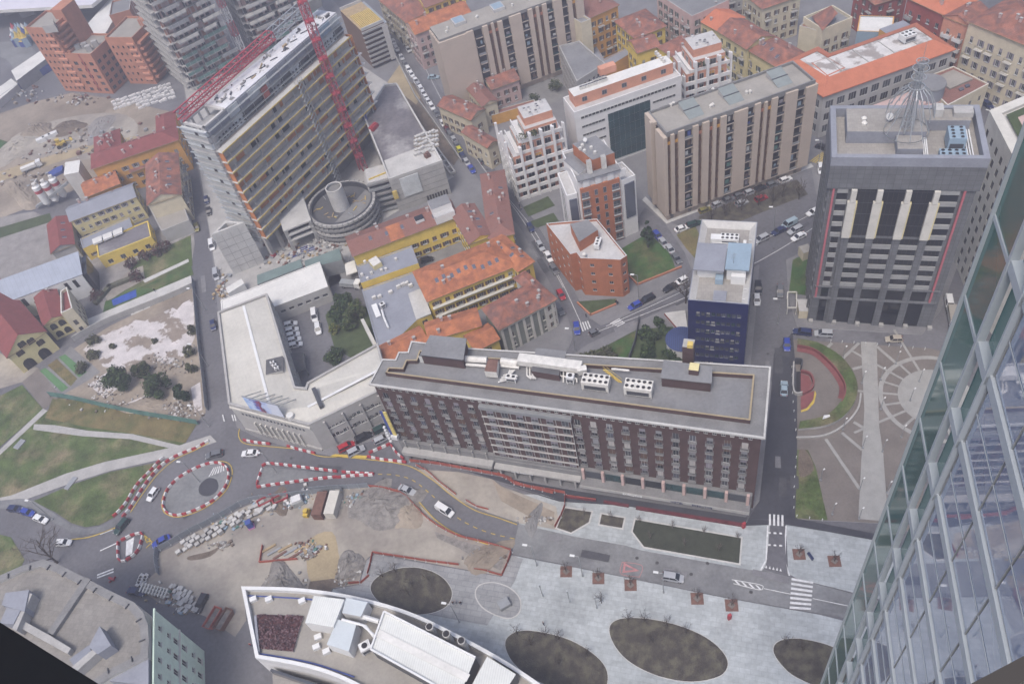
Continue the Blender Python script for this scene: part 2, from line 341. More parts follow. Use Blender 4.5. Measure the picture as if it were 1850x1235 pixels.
sh('footpath',[(62,766),(100,768),(160,778),(240,784),(330,806),(318,812),(235,793),(150,788),(60,776)],.07,'concrete')
sh('footpath',[(392,798),(325,822),(200,850),(130,872),(30,908),(-40,925),(-40,906),(20,895),(120,855),(190,834),(320,806),(380,786)],.06,'concrete')
sh('lawn',[(60,905),(130,875),(200,852),(300,832),(250,880),(225,920),(205,935),(180,948),(155,952),(130,945),(100,925)],.05,'grass')
sh('pavement',[(-40,908),(40,900),(62,905),(100,928),(130,948),(155,955),(185,950),(205,938),(212,950),(180,962),(140,968),(110,950),(50,918),(-40,920)],.065,'asphalt_pale')
sh('lawn',[(-60,955),(0,965),(20,970),(45,1010),(30,1040),(-60,1060)],.05,'grass')
# --- lower site
sh('site_floor',[(288,998),(310,988),(350,963),(400,938),(435,918),(465,905),(500,895),(565,883),(645,880),(700,878),(735,893),(760,913),(785,938),(820,963),(870,978),(925,990),(905,1040),(675,998),(660,1012),(648,1055),(600,1062),(590,1090),(440,1065),(445,1120),(425,1150),(370,1112),(290,1090),(250,1062),(282,1033)],.03,'soil_pale')
sh('earthwork',[(470,1060),(500,1030),(530,1040),(560,1070),(540,1080),(470,1070)],.05,'rubble',smooth=3)
sh('earthwork',[(560,975),(600,960),(612,1000),(612,1040),(570,1055),(555,1030)],.045,'soil_tan',smooth=3)
sh('earthwork',[(560,1050),(600,1045),(650,1050),(600,1062),(592,1085),(555,1070)],.055,'soil_dark')
sh('earthwork',[(612,1010),(635,1000),(655,1010),(650,1040),(615,1050)],.06,'rubble',smooth=3)
sh('earthwork',[(650,900),(690,888),(730,905),(755,928),(740,945),(700,950),(660,940),(640,920)],.05,'rubble',smooth=3)
sh('earthwork',[(785,960),(830,975),(880,990),(915,995),(905,1030),(870,1015),(830,990),(790,972)],.05,'rubble')
sh('earthwork',[(340,1005),(380,995),(400,985),(380,1005),(345,1012)],.05,'soil_dark',smooth=3)
sh('site_floor',[(756,848),(830,853),(890,866),(905,878),(1005,915),(1012,958),(940,945),(880,925),(830,905),(795,878)],.135,'soil_pale')
sh('earthwork',[(890,868),(915,885),(960,905),(1002,925),(1000,950),(950,930),(905,905)],.15,'soil')
# --- boulevard surface (newer pale stretch) and the paved promenade
road = sh('road',[(938,943),(1330,1010),(1400,1035),(1590,1085),(1640,1105),(1640,1160),(1560,1122),(1300,1076),(925,1000)],.03,'asphalt_pale')
slab('plaza',[(925,1003),(1080,1033),(1300,1078),(1480,1110),(1640,1150),(1700,1420),(820,1420),(590,1095),(602,1064),(650,1056),(663,1012),(677,1001),(906,1042)],0,.12,'plaza')
sh('plaza',[(677,1001),(906,1042),(925,1003),(945,1010),(930,1050),(880,1130),(800,1115),(640,1080),(602,1064),(650,1056),(663,1012)],.125,'plaza_mid')
slab('promenade',[(945,893),(1022,893),(1075,902),(1135,912),(1345,948),(1350,940),(1392,945),(1384,1022),(1375,1032),(1338,1026),(1160,994),(1130,985),(1033,968),(938,946),(935,935),(1000,940)],0,.14,'plaza')
slab('promenade',[(1420,948),(1585,975),(1660,1010),(1640,1100),(1590,1082),(1440,1045),(1424,1035)],0,.12,'plaza')
sh('drive',[(900,872),(1010,903),(1140,910),(1348,945),(1352,938),(1392,940),(1440,937),(1585,965),(1590,978),(1420,947),(1345,950),(1130,914),(1010,906)],.145,'asphalt_dark')
sh('drive',[(840,850),(1010,882),(1350,935),(1345,948),(1140,911),(1010,903),(930,878)],.15,'asphalt_dark')
# --- street beside the hotel
sh('road',[(1398,640),(1432,600),(1440,700),(1440,938),(1352,938),(1372,905),(1392,720)],.128,'asphalt_dark')
# --- planted beds and their light kerbs
def bed(pts,m,zz=.14,k=.35,smooth=0):
    P = ccw(spline(GG(pts),smooth,True) if smooth else GG(pts));mb = MB();Q = inset(P,k)
    n = len(P)
    for i in range(n):
        j = (i+1) % n
        mb.face([(P[i].x,P[i].y,zz+.08),(P[j].x,P[j].y,zz+.08),(Q[j].x,Q[j].y,zz+.08),(Q[i].x,Q[i].y,zz+.08)])
        mb.face([(P[i].x,P[i].y,zz-.1),(P[j].x,P[j].y,zz-.1),(P[j].x,P[j].y,zz+.08),(P[i].x,P[i].y,zz+.08)])
    o = struct('kerb',mb,'concrete_pale')
    mb = MB();mb.face([(p.x,p.y,zz+.05) for p in Q]);struct('planting_bed',mb,m)
bed([(1019,915),(1072,923),(1066,945),(1032,965),(1003,955)],'bed_soil')
bed([(1085,926),(1131,934),(1126,957),(1080,949)],'bed_soil')
bed([(1146,936),(1342,970),(1338,1021),(1162,990),(1140,961)],'bed_dark')
OV = [([(669,1062),(680,1043),(710,1028),(750,1024),(785,1033),(808,1050),(818,1072),(808,1095),(780,1108),(745,1110),(705,1100),(680,1083)],'bed_soil'),
      ([(912,1165),(920,1147),(945,1138),(985,1142),(1030,1155),(1070,1178),(1095,1205),(1098,1235),(1080,1260),(1020,1250),(960,1225),(925,1195)],'bed_soil'),
      ([(1100,1140),(1108,1122),(1135,1115),(1180,1118),(1230,1130),(1275,1150),(1305,1175),(1316,1200),(1300,1222),(1250,1232),(1190,1222),(1140,1198),(1112,1170)],'bed_soil'),
      ([(1396,1175),(1405,1158),(1435,1152),(1475,1158),(1510,1170),(1560,1200),(1570,1230),(1500,1245),(1440,1225),(1410,1200)],'bed_soil')]
for q,m in OV:bed(q,m,.13,.12,4)
bed([(858,1075),(865,1057),(890,1051),(920,1060),(940,1080),(940,1105),(922,1118),(895,1112),(870,1097)],'plaza_mid',.13,.25,4)
# --- square with the oval ramp (X1 survey frame)
def S(x,y):return (1380+x/3.087,560+y/3.087)
square = slab('square',[S(165,165),S(930,215),S(1020,240),S(1060,400),S(960,760),S(830,1240),S(670,1190),S(165,1165)],0,.12,'plaza_brown')
sh('paving_band',[S(540,178),S(628,182),S(642,650),S(665,800),S(692,1180),S(526,1165),S(545,800),S(560,560)],.132,'plaza_band',square)
C0 = G(*S(960,490));
def arc(c,r,a0,a1,n=20):return [V((c.x+r*math.cos(a0+(a1-a0)*k/n),c.y+r*math.sin(a0+(a1-a0)*k/n),0)) for k in range(n+1)]
r1 = (G(*S(748,490))-C0).length;r2 = (G(*S(650,470))-C0).length
sh('paving_band',arc(C0,r1,0,2*math.pi,48)[:-1],.132,'plaza_band',square,world=True)
mb = MB();ribbon(mb,arc(C0,r2,R(60),R(275),40),1.0,.134);struct('paving_band',mb,'plaza_band',square)
for a in range(88,275,17):
    u = V((math.cos(R(a)),math.sin(R(a)),0));mb = MB();ribbon(mb,[C0+u*(r1-.2),C0+u*(r2+(9.5 if (a//17) % 2 else .2))],.55,.136);struct('paving_band',mb,'plaza_band',square)
for p,q in (((345,720),(535,1000)),((435,685),(548,780)),((500,625),(560,660)),((530,185),(440,270)),((495,330),(555,315)),((380,185),(350,215)),((630,205),(740,300)),((690,1030),(760,930))):
    mb = MB();ribbon(mb,[G(*S(*p)),G(*S(*q))],.7,.136);struct('paving_band',mb,'plaza_band',square)
sh('lawn',[S(185,780),S(245,780),S(290,880),S(355,1172),S(175,1160)],.14,'grass',square)
sh('lawn',[S(195,790),S(240,790),S(280,890),S(200,930)],.15,'soil_dark',square,smooth=3)
# oval ramp: raised green ring, red retaining wall, paved turn
ro = [S(185,170),S(300,195),S(420,265),S(490,350),S(520,440),S(500,530),S(440,605),S(340,655),S(190,675)]
ri = [S(185,212),S(280,235),S(370,310),S(430,390),S(450,450),S(435,510),S(380,575),S(320,610),S(200,635)]
PO,PI_ = spline(GG(ro),5),spline(GG(ri),5)
sh('ramp_floor',PI_,.14,'plaza_brown',square,world=True)
mb = MB()
for i in range(len(PO)-1):
    a,b,c,d = PO[i],PO[i+1],PI_[i+1],PI_[i]
    mb.face([(a.x,a.y,1.0),(b.x,b.y,1.0),(c.x,c.y,1.2),(d.x,d.y,1.2)],0)
    mb.face([(a.x,a.y,.1),(b.x,b.y,.1),(b.x,b.y,1.0),(a.x,a.y,1.0)],1)
struct('lawn',mb,['grass','concrete'],square)
# ================================================================ building kit
CACHE = {}
def cached(key,fn):
    if key not in CACHE:CACHE[key] = fn()
    return CACHE[key]
def win_mesh(w,h,style,fr,gl,sh_):
    """window in wall axes: x along the wall, -y outwards, origin at the sill's middle"""
    def f():
        mb = MB();t = .07
        if style in ('closed',):
            mb.box((0,.06,0),(w,.05,h),0,2);mb.box((0,.03,0),(.05,.04,h),0,0)
        else:
            mb.face([(-w/2,.14,0),(w/2,.14,0),(w/2,.14,h),(-w/2,.14,h)],1)
            for x in (-w/2+t/2,w/2-t/2):mb.box((x,.11,0),(t,.08,h),0,0)
            for z in (0,h-t):mb.box((0,.11,z),(w-2*t,.08,t),0,0)
            if w > .8 and style != 'strip':
                k = max(1,round(w/.8)-1)
                for i in range(k):mb.box((-w/2+(i+1)*w/(k+1),.115,t),(t*.8,.07,h-2*t),0,0)
            if style == 'half':mb.face([(-w/2+t,.125,h*.45),(w/2-t,.125,h*.45),(w/2-t,.125,h-t),(-w/2+t,.125,h-t)],2)
        if style in ('shut','closed','sill','half'):mb.box((0,-.06,-.1),(w+.25,.24,.1),0,0)
        if style == 'shut':
            for s in (-1,1):mb.box((s*(w*.75+.02),-.05,0),(w*.5,.06,h),0,2)
        return mb.mesh('window',[fr,gl,sh_])
    return cached(('win',w,h,style,fr,gl,sh_),f)
def balcony_mesh(w,d,m_slab,m_rail,solid=False,hh=1.0):
    def f():
        mb = MB();mb.box((0,-d/2,-.18),(w,d,.18),0,0)
        if solid:
            mb.box((0,-d+.06,0),(w,.12,hh),0,1)
            for s in (-1,1):mb.box((s*(w/2-.06),-d/2+.06,0),(.12,d-.14,hh),0,1)
        else:
            mb.box((0,-d+.03,hh-.05),(w,.05,.05),0,1)
            for s in (-1,1):mb.box((s*(w/2-.03),-d/2+.03,hh-.05),(.05,d-.06,.05),0,1)
            n = max(3,int(w/.3))
            for i in range(n+1):mb.box((-w/2+.03+i*(w-.06)/n,-d+.03,0),(.03,.03,hh-.05),0,1)
        return mb.mesh('balcony',[m_slab,m_rail])
    return cached(('bal',w,d,m_slab,m_rail,solid,hh),f)
def wall_open(mb,p0,p1,z0,z1,ops,mi=0,dep=.2):
    """wall sheet p0->p1 (outside on the right) with rectangular openings (u0,u1,v0,v1) and reveals"""
    u = V((p1[0]-p0[0],p1[1]-p0[1],0));Ln = u.length;u.normalize();n = V((u.y,-u.x,0))
    P = lambda a,v,d=0.:(p0[0]+u.x*a-n.x*d,p0[1]+u.y*a-n.y*d,v)
    if not ops:mb.face([P(0,z0),P(Ln,z0),P(Ln,z1),P(0,z1)],mi);return
    us = sorted({0,Ln,*[o[0] for o in ops],*[o[1] for o in ops]});rows = {}
    for o in ops:rows.setdefault((round(o[2],3),round(o[3],3)),[]).append(o)
    zc = z0
    for (a,b),ro in sorted(rows.items()):
        if a > zc:mb.face([P(0,zc),P(Ln,zc),P(Ln,a),P(0,a)],mi)
        x = 0
        for o in sorted(ro):
            if o[0] > x:mb.face([P(x,a),P(o[0],a),P(o[0],b),P(x,b)],mi)
            x = o[1]
            mb.face([P(o[0],a),P(o[0],a,dep),P(o[0],b,dep),P(o[0],b)],mi);mb.face([P(o[1],a,dep),P(o[1],a),P(o[1],b),P(o[1],b,dep)],mi)
            mb.face([P(o[0],a),P(o[1],a),P(o[1],a,dep),P(o[0],a,dep)],mi);mb.face([P(o[0],b,dep),P(o[1],b,dep),P(o[1],b),P(o[0],b)],mi)
            mb.face([P(o[0],a,dep),P(o[1],a,dep),P(o[1],b,dep),P(o[0],b,dep)],mi)
        if x < Ln:mb.face([P(x,a),P(Ln,a),P(Ln,b),P(x,b)],mi)
        zc = b
    if zc < z1:mb.face([P(0,zc),P(Ln,zc),P(Ln,z1),P(0,z1)],mi)
def faces_cam(a,b,tol=-.15):
    u = (V(b)-V(a));n = V((u.y,-u.x)).normalized();m = (V(a)+V(b))/2;m = V((m.x,m.y))
    return n.dot(-m.normalized()) > tol
GLS = ['glass_dark','glass_dark','glass_mid','glass_dark','glass_mid']
class Win:
    """a facade recipe"""
    def __init__(s,fl=3.2,sp=3.2,w=1.1,h=1.7,sill=.95,style='shut',fr='frame_white',sm='shutter_brown',z0=.3,rows=None,balc=0.,bsolid=False,bm=('concrete','metal_dark'),close=.2,top=.5,name='window',bw=2.4):
        s.__dict__.update(locals())
def put_windows(b,a,c,h,W,mb,mi=0,edge_pad=.5,zbase=0.):
    """openings in wall a->c and one window object in each"""
    Ln = (V(c)-V(a)).to_2d().length;n = int((Ln-2*edge_pad)/W.sp)
    if n < 1:
        if Ln > W.w+.6:n = 1
        else:wall_open(mb,a,c,zbase,h,[],mi);return
    rows = W.rows or max(1,int((h-zbase-W.z0-W.top+.4)/W.fl));u = (V(c)-V(a)).to_2d().normalized();rz = math.atan2(u.y,u.x);ops = []
    for r in range(rows):
        v = zbase+W.z0+r*W.fl+W.sill
        if v+W.h > h-.15:break
        for k in range(n):
            x = Ln/2+(k-(n-1)/2)*W.sp*((Ln-2*edge_pad)/(n*W.sp))
            ops.append((x-W.w/2,x+W.w/2,v,v+W.h));pos = (a[0]+u.x*x,a[1]+u.y*x,v)
            st = W.style
            if st in ('shut','sill') and random.random() < W.close:st = random.choice(['closed','half']) if st == 'shut' else 'half'
            sm = W.sm if st != 'half' else random.choice(['curtain','shutter_grey'])
            link(W.name,win_mesh(W.w,W.h,st,W.fr,random.choice(GLS),sm),b,at(pos,rz))
            if W.balc and r > 0 and random.random() < W.balc:
                link('balcony',balcony_mesh(W.bw,1.1,W.bm[0],W.bm[1],W.bsolid),b,at((pos[0],pos[1],v-W.sill),rz))
    wall_open(mb,a,c,zbase,h,ops,mi)
def walls(b,P,h,wall,W=None,blank=(),zbase=0.,name='wall',only=None,Ws=None):
    mb = MB();n = len(P)
    for i in range(n):
        a,c = P[i],P[(i+1) % n];w_ = (Ws or {}).get(i,W)
        if w_ is None or i in blank or (only is not None and i not in only) or not faces_cam(a,c):wall_open(mb,a,c,zbase,h,[],0)
        else:put_windows(b,a,c,h,w_,mb,0,zbase=zbase)
    return part(name,mb,wall,b)
def flat_roof(b,P,h,m,ph=.7,pw=.35,pm='concrete',wall=None,drop=0.):
    """roof sheet with a parapet whose outside is flush with the wall line"""
    I = inset(P,pw);mb = MB();n = len(P);t = h+ph
    for i in range(n):
        j = (i+1) % n;a,c,d,e = P[i],P[j],I[j],I[i]
        mb.face([(a.x,a.y,t),(c.x,c.y,t),(d.x,d.y,t),(e.x,e.y,t)],0)
        mb.face([(a.x,a.y,h),(c.x,c.y,h),(c.x,c.y,t),(a.x,a.y,t)],1)
        mb.face([(d.x,d.y,h-drop),(e.x,e.y,h-drop),(e.x,e.y,t),(d.x,d.y,t)],1)
    par = part('parapet',mb,[pm,wall or pm],b)
    mb = MB();mb.face([(p.x,p.y,h-drop) for p in I]);return part('roof',mb,m,b)
def pitched(b,P,h,m,rise=None,hip=1.,over=.55,axis=None,soffit='wood',gable_wall=None,name='roof'):
    """hip (hip=1) or gable (hip=0) roof on the rectangle P; returns (object, height function)"""
    A_,B_,C_,D_ = [V((p[0],p[1],0)) for p in P];c = (A_+B_+C_+D_)/4
    u,v = (B_-A_),(D_-A_);lu,lv = u.length,v.length;u,v = u/lu,v/lv
    if axis == 1 or (axis is None and lv > lu):u,v,lu,lv = v,-u,lv,lu
    hu,hv = lu/2,lv/2;rise = rise if rise is not None else hv*.42;sl = rise/hv
    ho,wo = hu+over*(1 if hip else .6),hv+over;ze = h-sl*over;zr = h+rise;k = max(0.,hu-hv*hip) if hip else ho
    mb = MB();Q = lambda x,y,z:tuple(c+u*x+v*y)[:2]+(z,)
    E = [Q(-ho,-wo,ze),Q(ho,-wo,ze),Q(ho,wo,ze),Q(-ho,wo,ze)];r0,r1 = Q(-k,0,zr),Q(k,0,zr)
    mb.face([E[0],E[1],r1,r0],0);mb.face([E[2],E[3],r0,r1],0)
    if hip:mb.face([E[1],E[2],r1],0);mb.face([E[3],E[0],r0],0)
    F_ = [(x,y,z-.2) for x,y,z in E]
    for i in range(4):
        j = (i+1) % 4;mb.face([F_[i],F_[j],E[j],E[i]],1)
    mb.face(F_[::-1],1)
    if not hip:
        for s in (-1,1):
            mb.face([Q(s*hu,-hv,h-.1),Q(s*hu,hv,h-.1),Q(s*hu,0,zr-.12)][::s],2)
            mb.face([E[1] if s > 0 else E[0],r1 if s > 0 else r0,E[2] if s > 0 else E[3]],0) if False else None
    o = part(name,mb,[m,soffit,gable_wall or 'wall_cream'],b)
    def zf(x,y):
        d = V((x,y,0))-c;return zr-sl*abs(d.dot(v))
    return o,(c,u,v,hu,hv,zf)
def chimneys(roof,info,n,m='wall_pink',seed=0):
    c,u,v,hu,hv,zf = info;rnd = random.Random(seed)
    for i in range(n):
        p = c+u*rnd.uniform(-.8,.8)*hu+v*rnd.uniform(-.7,.7)*hv;z = zf(p.x,p.y);hh = rnd.uniform(.8,1.6)
        mb = MB();rz = math.atan2(u.y,u.x);mb.box((p.x,p.y,z-.4),(.7,.5,hh+.4),rz,0);mb.box((p.x,p.y,z+hh),(.9,.7,.12),rz,1)
        part('chimney',mb,[m,'concrete'],roof)
def skylights(roof,info,n,seed=0,side=-1):
    c,u,v,hu,hv,zf = info;rnd = random.Random(seed)
    for i in range(n):
        s = side if side else rnd.choice((-1,1));y0 = s*hv*rnd.uniform(.3,.6);x = hu*(-.75+1.5*(i+.5)/n);mb = MB()
        q = []
        for dx,dy in ((-.45,-.6),(.45,-.6),(.45,.6),(-.45,.6)):
            p = c+u*(x+dx)+v*(y0+dy);q.append((p.x,p.y,zf(p.x,p.y)+.1))
        mb.face(q,0);e = [(a,b_,z_-.12) for a,b_,z_ in q]
        for k in range(4):mb.face([e[k],e[(k+1) % 4],q[(k+1) % 4],q[k]],1)
        part('skylight',mb,['glass_sky','frame_white'],roof)
def house(name,label,P,h,wall,W,roof='tile_red',hip=1.,rise=None,cat='building',ch=3,sky=0,group=None,blank=(),only=None,axis=None,over=.55,seed=None,skyside=-1,Ws=None):
    b = thing(name,label,cat,centre(P),group)
    walls(b,P,h,wall,W,blank,only=only,Ws=Ws)
    o,inf = pitched(b,P,h,roof,rise,hip,over,axis,gable_wall=wall)
    sd_ = seed if seed is not None else int(P[0].x*7+P[0].y*13)
    if ch:chimneys(o,inf,ch,'wall_pink',sd_)
    if sky:skylights(o,inf,sky,sd_,skyside)
    return b,inf
def block(name,label,P,h,wall,W,roof='roof_grey',ph=.7,pm='concrete',cat='building',group=None,blank=(),only=None,Ws=None):
    b = thing(name,label,cat,centre(P),group);P = ccw(P)
    walls(b,P,h,wall,W,blank,only=only,Ws=Ws);r = flat_roof(b,P,h,roof,ph,.35,pm,wall)
    return b,r
def addbox(parent,name,c,d,rz,m,mt=None):
    mb = MB();mb.box(c,d,rz,0,1 if mt else 0);return part(name,mb,[m,mt] if mt else m,parent)
def rot_of(a,b):return math.atan2(b[1]-a[1],b[0]-a[0])
def fan_unit(parent,loc,rz,w,d,h,nx,ny,m='metal_white',name='cooling_unit',legs=.5):
    mb = MB();ca,sa = math.cos(rz),math.sin(rz);T = lambda x,y:(loc[0]+x*ca-y*sa,loc[1]+x*sa+y*ca)
    mb.prism([T(-w/2,-d/2),T(w/2,-d/2),T(w/2,d/2),T(-w/2,d/2)],loc[2]+legs,loc[2]+h,0)
    for sx in (-1,1):
        for sy in (-1,1):x,y = T(sx*(w/2-.15),sy*(d/2-.15));mb.box((x,y,loc[2]),(.15,.15,legs),rz,0)
    x,y = T(0,-d/2-.02);mb.box((x,y,loc[2]+legs+.25),(w*.8,.04,(h-legs)*.5),rz,1)
    o = part(name,mb,[m,'metal_dark'],parent);r = min(w/nx,d/ny)*.4
    for i in range(nx):
        for j in range(ny):
            x,y = T(-w/2+(i+.5)*w/nx,-d/2+(j+.5)*d/ny);mb = MB();mb.tube((x,y,loc[2]+h-.05),(x,y,loc[2]+h+.12),r,r,12,0);mb.tube((x,y,loc[2]+h+.1),(x,y,loc[2]+h+.14),r*.82,r*.82,12,1)
            part('fan',mb,[m,'void'],o)
    return o
# ================================================================ large buildings
class Fr:
    """facade frame: u along the wall, d outwards, z up"""
    def __init__(s,a,b):
        s.a = V((a[0],a[1],0));e = V((b[0],b[1],0))-s.a;s.L = e.length;s.u = e/s.L;s.n = V((s.u.y,-s.u.x,0));s.rz = math.atan2(s.u.y,s.u.x)
    def p(s,u,d=0.,z=0.):q = s.a+s.u*u+s.n*d;return (q.x,q.y,z)
    def box(s,mb,u0,u1,d0,d1,z0,z1,mi=0,mt=None):
        P = [s.p(u0,d1),s.p(u1,d1),s.p(u1,d0),s.p(u0,d0)];mb.prism(P,z0,z1,mi,mt)
    def piece(s,name,par,u0,u1,d0,d1,z0,z1,m):
        mb = MB();s.box(mb,u0,u1,d0,d1,z0,z1);return part(name,mb,m,par)
    def put(s,name,mesh,par,u,d,z):return link(name,mesh,par,at(s.p(u,d,z),s.rz))
# ---------------------------------------------------------------- brown brick hotel
HZ = 28.
hp = [G(674,692,HZ),G(1376,787,HZ),G(1386,668,HZ),G(842,634,HZ),G(747,622,HZ),G(741,641,HZ),G(724,641,HZ),G(718,655,HZ),G(694,654,HZ),G(682,677,HZ)]
hotel = thing('hotel','long dark brown brick hotel with grey flat roof and white cornice','hotel',centre(hp))
F = Fr(hp[0],hp[1]);L = F.L;cs = L/24.4
mb = MB();ops = []
ua,ub = 7.3*cs,13.2*cs
rowz = [7.6+3.0*r for r in range(6)]
for k in range(24):
    u = (k+.55)*cs
    if ua-.5 < u < ub+.5:continue
    for r,zz in enumerate(rowz):
        ops.append((u-.62,u+.62,zz,zz+2.25))
        F.put('window',win_mesh(1.24,2.25,random.choice(['plain','half','half','closed']),random.choice(['frame_grey','frame_white','frame_grey']),random.choice(GLS+['glass_sky']),random.choice(['curtain','shutter_grey','frame_grey','shutter_brown'])),hotel,u,0,zz)
        F.put('balcony',balcony_mesh(1.7,.55,'concrete_dark','metal_grey',False,.9),hotel,u,0,zz)
for k in range(48):
    u = (k+.6)*cs/2
    if u+.5 < L:ops.append((u-.42,u+.42,26.0,27.1));F.put('window',win_mesh(.84,1.1,'plain','frame_white',random.choice(GLS+['curtain']),'curtain'),hotel,u,0,26.)
wall_open(mb,hp[0],hp[1],0,HZ,ops)
for i in range(1,len(hp)):wall_open(mb,hp[i],hp[(i+1) % len(hp)],0,HZ,[])
part('wall',mb,'wall_hotel',hotel)
# projecting middle bay: pale grid over dark panels
mb = MB();F.box(mb,ua,ub,0,.55,5.2,24.9);part('bay',mb,'wall_hotel',hotel)
F.piece('bay_cornice',hotel,ua-.2,ub+.2,0,.95,24.9,25.9,'metal_grey')
nb = 6
for r in range(7):
    z0 = 5.6+r*2.78
    F.piece('bay_slab',hotel,ua-.1,ub+.1,.55,.95,z0-.12,z0,'concrete')
    for k in range(nb):
        w_ = (ub-ua)/nb;u = ua+(k+.5)*w_
        F.put('window',win_mesh(1.5,1.9,random.choice(['plain','half']),'metal_grey',random.choice(GLS),'shutter_grey'),hotel,u+.35,.72,z0+.35)
for k in range(nb+1):F.piece('bay_fin',hotel,ua+k*(ub-ua)/nb-.06,ua+k*(ub-ua)/nb+.06,.56,.7,5.3,24.8,'concrete')
# podium
F.piece('podium_wall',hotel,.4,L-.4,.02,.9,0,6.6,'concrete_dark')
F.piece('marble_plinth',hotel,1.2,ua-.6,.9,2.6,3.4,4.6,'concrete')
F.piece('canopy',hotel,ub+.4,L-.6,.9,3.2,3.1,3.6,'concrete_dark')
F.piece('canopy_front',hotel,ub+.4,L-.6,3.2,3.35,2.9,3.9,'concrete')
F.piece('canopy',hotel,ua-.3,ub+.3,.9,2.4,3.3,3.8,'concrete')
for k in range(9):
    u = ub+1+k*(L-ub-2.2)/8;F.piece('pilaster',hotel,u-.3,u+.3,.9,1.6,3.7,7.4,'wall_pink')
    if k < 8:F.piece('glazing',hotel,u+.5,u+(L-ub-2.2)/8-.5,.9,1.0,3.9,6.3,random.choice(['glass_teal','glass_mid','glass_dark']))
for k in range(7):
    u = 2+k*(ua-4)/6;F.piece('pillar',hotel,u-.3,u+.3,.9,1.7,0,3.4,'concrete_dark')
    F.piece('pilaster',hotel,u-.12,u+.12,.9,1.2,4.7,7.6,'concrete')
for k in range(6):
    u = ua+1+k*(ub-ua-2)/5;F.piece('pillar',hotel,u-.2,u+.2,.9,2.2,0,3.3,'concrete')
def letters(par,fr,txt,u,d,z,size,m,name='lettering',tilt=90):
    cu = bpy.data.curves.new(name,'FONT');cu.body = txt;cu.size = size;cu.extrude = .04;cu.materials.append(MATS[m])
    o = link(name,cu,par,at(fr.p(u,d,z),fr.rz) @ M.Rotation(R(tilt),4,'X'))
    return o
letters(hotel,F,'EXECUTIVE',ub+10,3.4,3.05,.85,'paint_white')
letters(hotel,F,'HOTEL',L-17,3.4,3.05,.85,'cloth_blue');letters(hotel,F,'EXECUTIVE',L-12.5,3.4,3.05,.85,'cloth_blue')
letters(hotel,F,'HOTEL EXECUTIVE',ua+4,2.5,3.4,.6,'paint_white')
# cornice, ledge, inner brick parapet, roof
hi = inset(hp,2.3);ho = inset(hp,-.7);mb = MB();n = len(hp)
for i in range(n):
    j = (i+1) % n
    for (P_,Q_,z0,z1,mi) in ((ho,hp,HZ,HZ,2),(ho,ho,HZ+.0,HZ+.45,0)):
        pass
    a,b_,c,d = ho[i],ho[j],hi[j],hi[i]
    mb.face([(a.x,a.y,HZ-.15),(b_.x,b_.y,HZ-.15),(b_.x,b_.y,HZ+.35),(a.x,a.y,HZ+.35)],0)
    w0 = inset(hp,-.3);e,f_ = w0[j],w0[i]
    mb.face([(a.x,a.y,HZ+.35),(b_.x,b_.y,HZ+.35),(e.x,e.y,HZ+.35),(f_.x,f_.y,HZ+.35)],0)
    mb.face([(f_.x,f_.y,HZ+.35),(e.x,e.y,HZ+.35),(e.x,e.y,HZ+.1),(f_.x,f_.y,HZ+.1)],1)
    mb.face([(f_.x,f_.y,HZ+.1),(e.x,e.y,HZ+.1),(c.x,c.y,HZ+.1),(d.x,d.y,HZ+.1)],1)
    mb.face([(hp[i].x,hp[i].y,HZ-.15),(a.x,a.y,HZ-.15),(b_.x,b_.y,HZ-.15),(hp[j].x,hp[j].y,HZ-.15)][::-1],0)
part('cornice',mb,['concrete_pale','concrete_dark'],hotel)
hr = inset(hp,2.3);hk = inset(hp,2.65);mb = MB()
for i in range(n):
    j = (i+1) % n;a,b_,c,d = hr[i],hr[j],hk[j],hk[i];t = HZ+1.3
    mb.face([(a.x,a.y,HZ),(b_.x,b_.y,HZ),(b_.x,b_.y,t),(a.x,a.y,t)],0);mb.face([(c.x,c.y,HZ),(d.x,d.y,HZ),(d.x,d.y,t),(c.x,c.y,t)],0)
    mb.face([(a.x,a.y,t),(b_.x,b_.y,t),(c.x,c.y,t),(d.x,d.y,t)],1)
part('parapet',mb,['wall_hotel','soil_tan'],hotel)
mb = MB();mb.face([(p.x,p.y,HZ+.2) for p in hk]);hroof = part('roof',mb,'roof_grey',hotel)
# roof plant
def P4(par,name,q,z0,z1,m,mt=None,ph=0):
    P = [G(x,y,z1) for x,y in q];mb = MB();mb.prism(ccw(P),z0,z1,0,1 if mt else 0);return part(name,mb,[m,mt] if mt else m,par)
rz_h = F.rz
pent = P4(hotel,'penthouse',[(778,608),(841,614),(835,648),(760,639)],HZ+.2,HZ+3.6,'wall_hotel','roof_grey')
P4(hotel,'penthouse_roof',[(777,605),(843,611),(837,650),(758,641)],HZ+3.6,HZ+3.9,'metal_dark','roof_grey')
for x in (764,796,810):
    q = G(x,655 if x < 780 else 657,HZ+.2);addbox(pent,'door',(q.x,q.y,HZ+.3),(1.0,.12,2.1),rz_h,'frame_white')
pr = P4(hotel,'penthouse',[(1200,652),(1285,664),(1284,690),(1195,680)],HZ+.2,HZ+3.4,'wall_hotel','roof_grey')
P4(hotel,'penthouse_roof',[(1199,650),(1287,662),(1286,692),(1193,682)],HZ+3.4,HZ+3.65,'concrete_dark','roof_grey')
q = G(1222,690,HZ+.3);addbox(pr,'door',(q.x,q.y,HZ+.3),(1.0,.14,2.1),rz_h,'frame_white')
q = G(1239,692,HZ+.3);addbox(pr,'door',(q.x,q.y,HZ+.3),(1.6,.14,1.7),rz_h,'frame_white')
q = G(1244,622,HZ+6);addbox(hotel,'lift_tower',(q.x,q.y,HZ+.2),(2.2,2.2,6.2),rz_h,'wall_hotel','concrete')
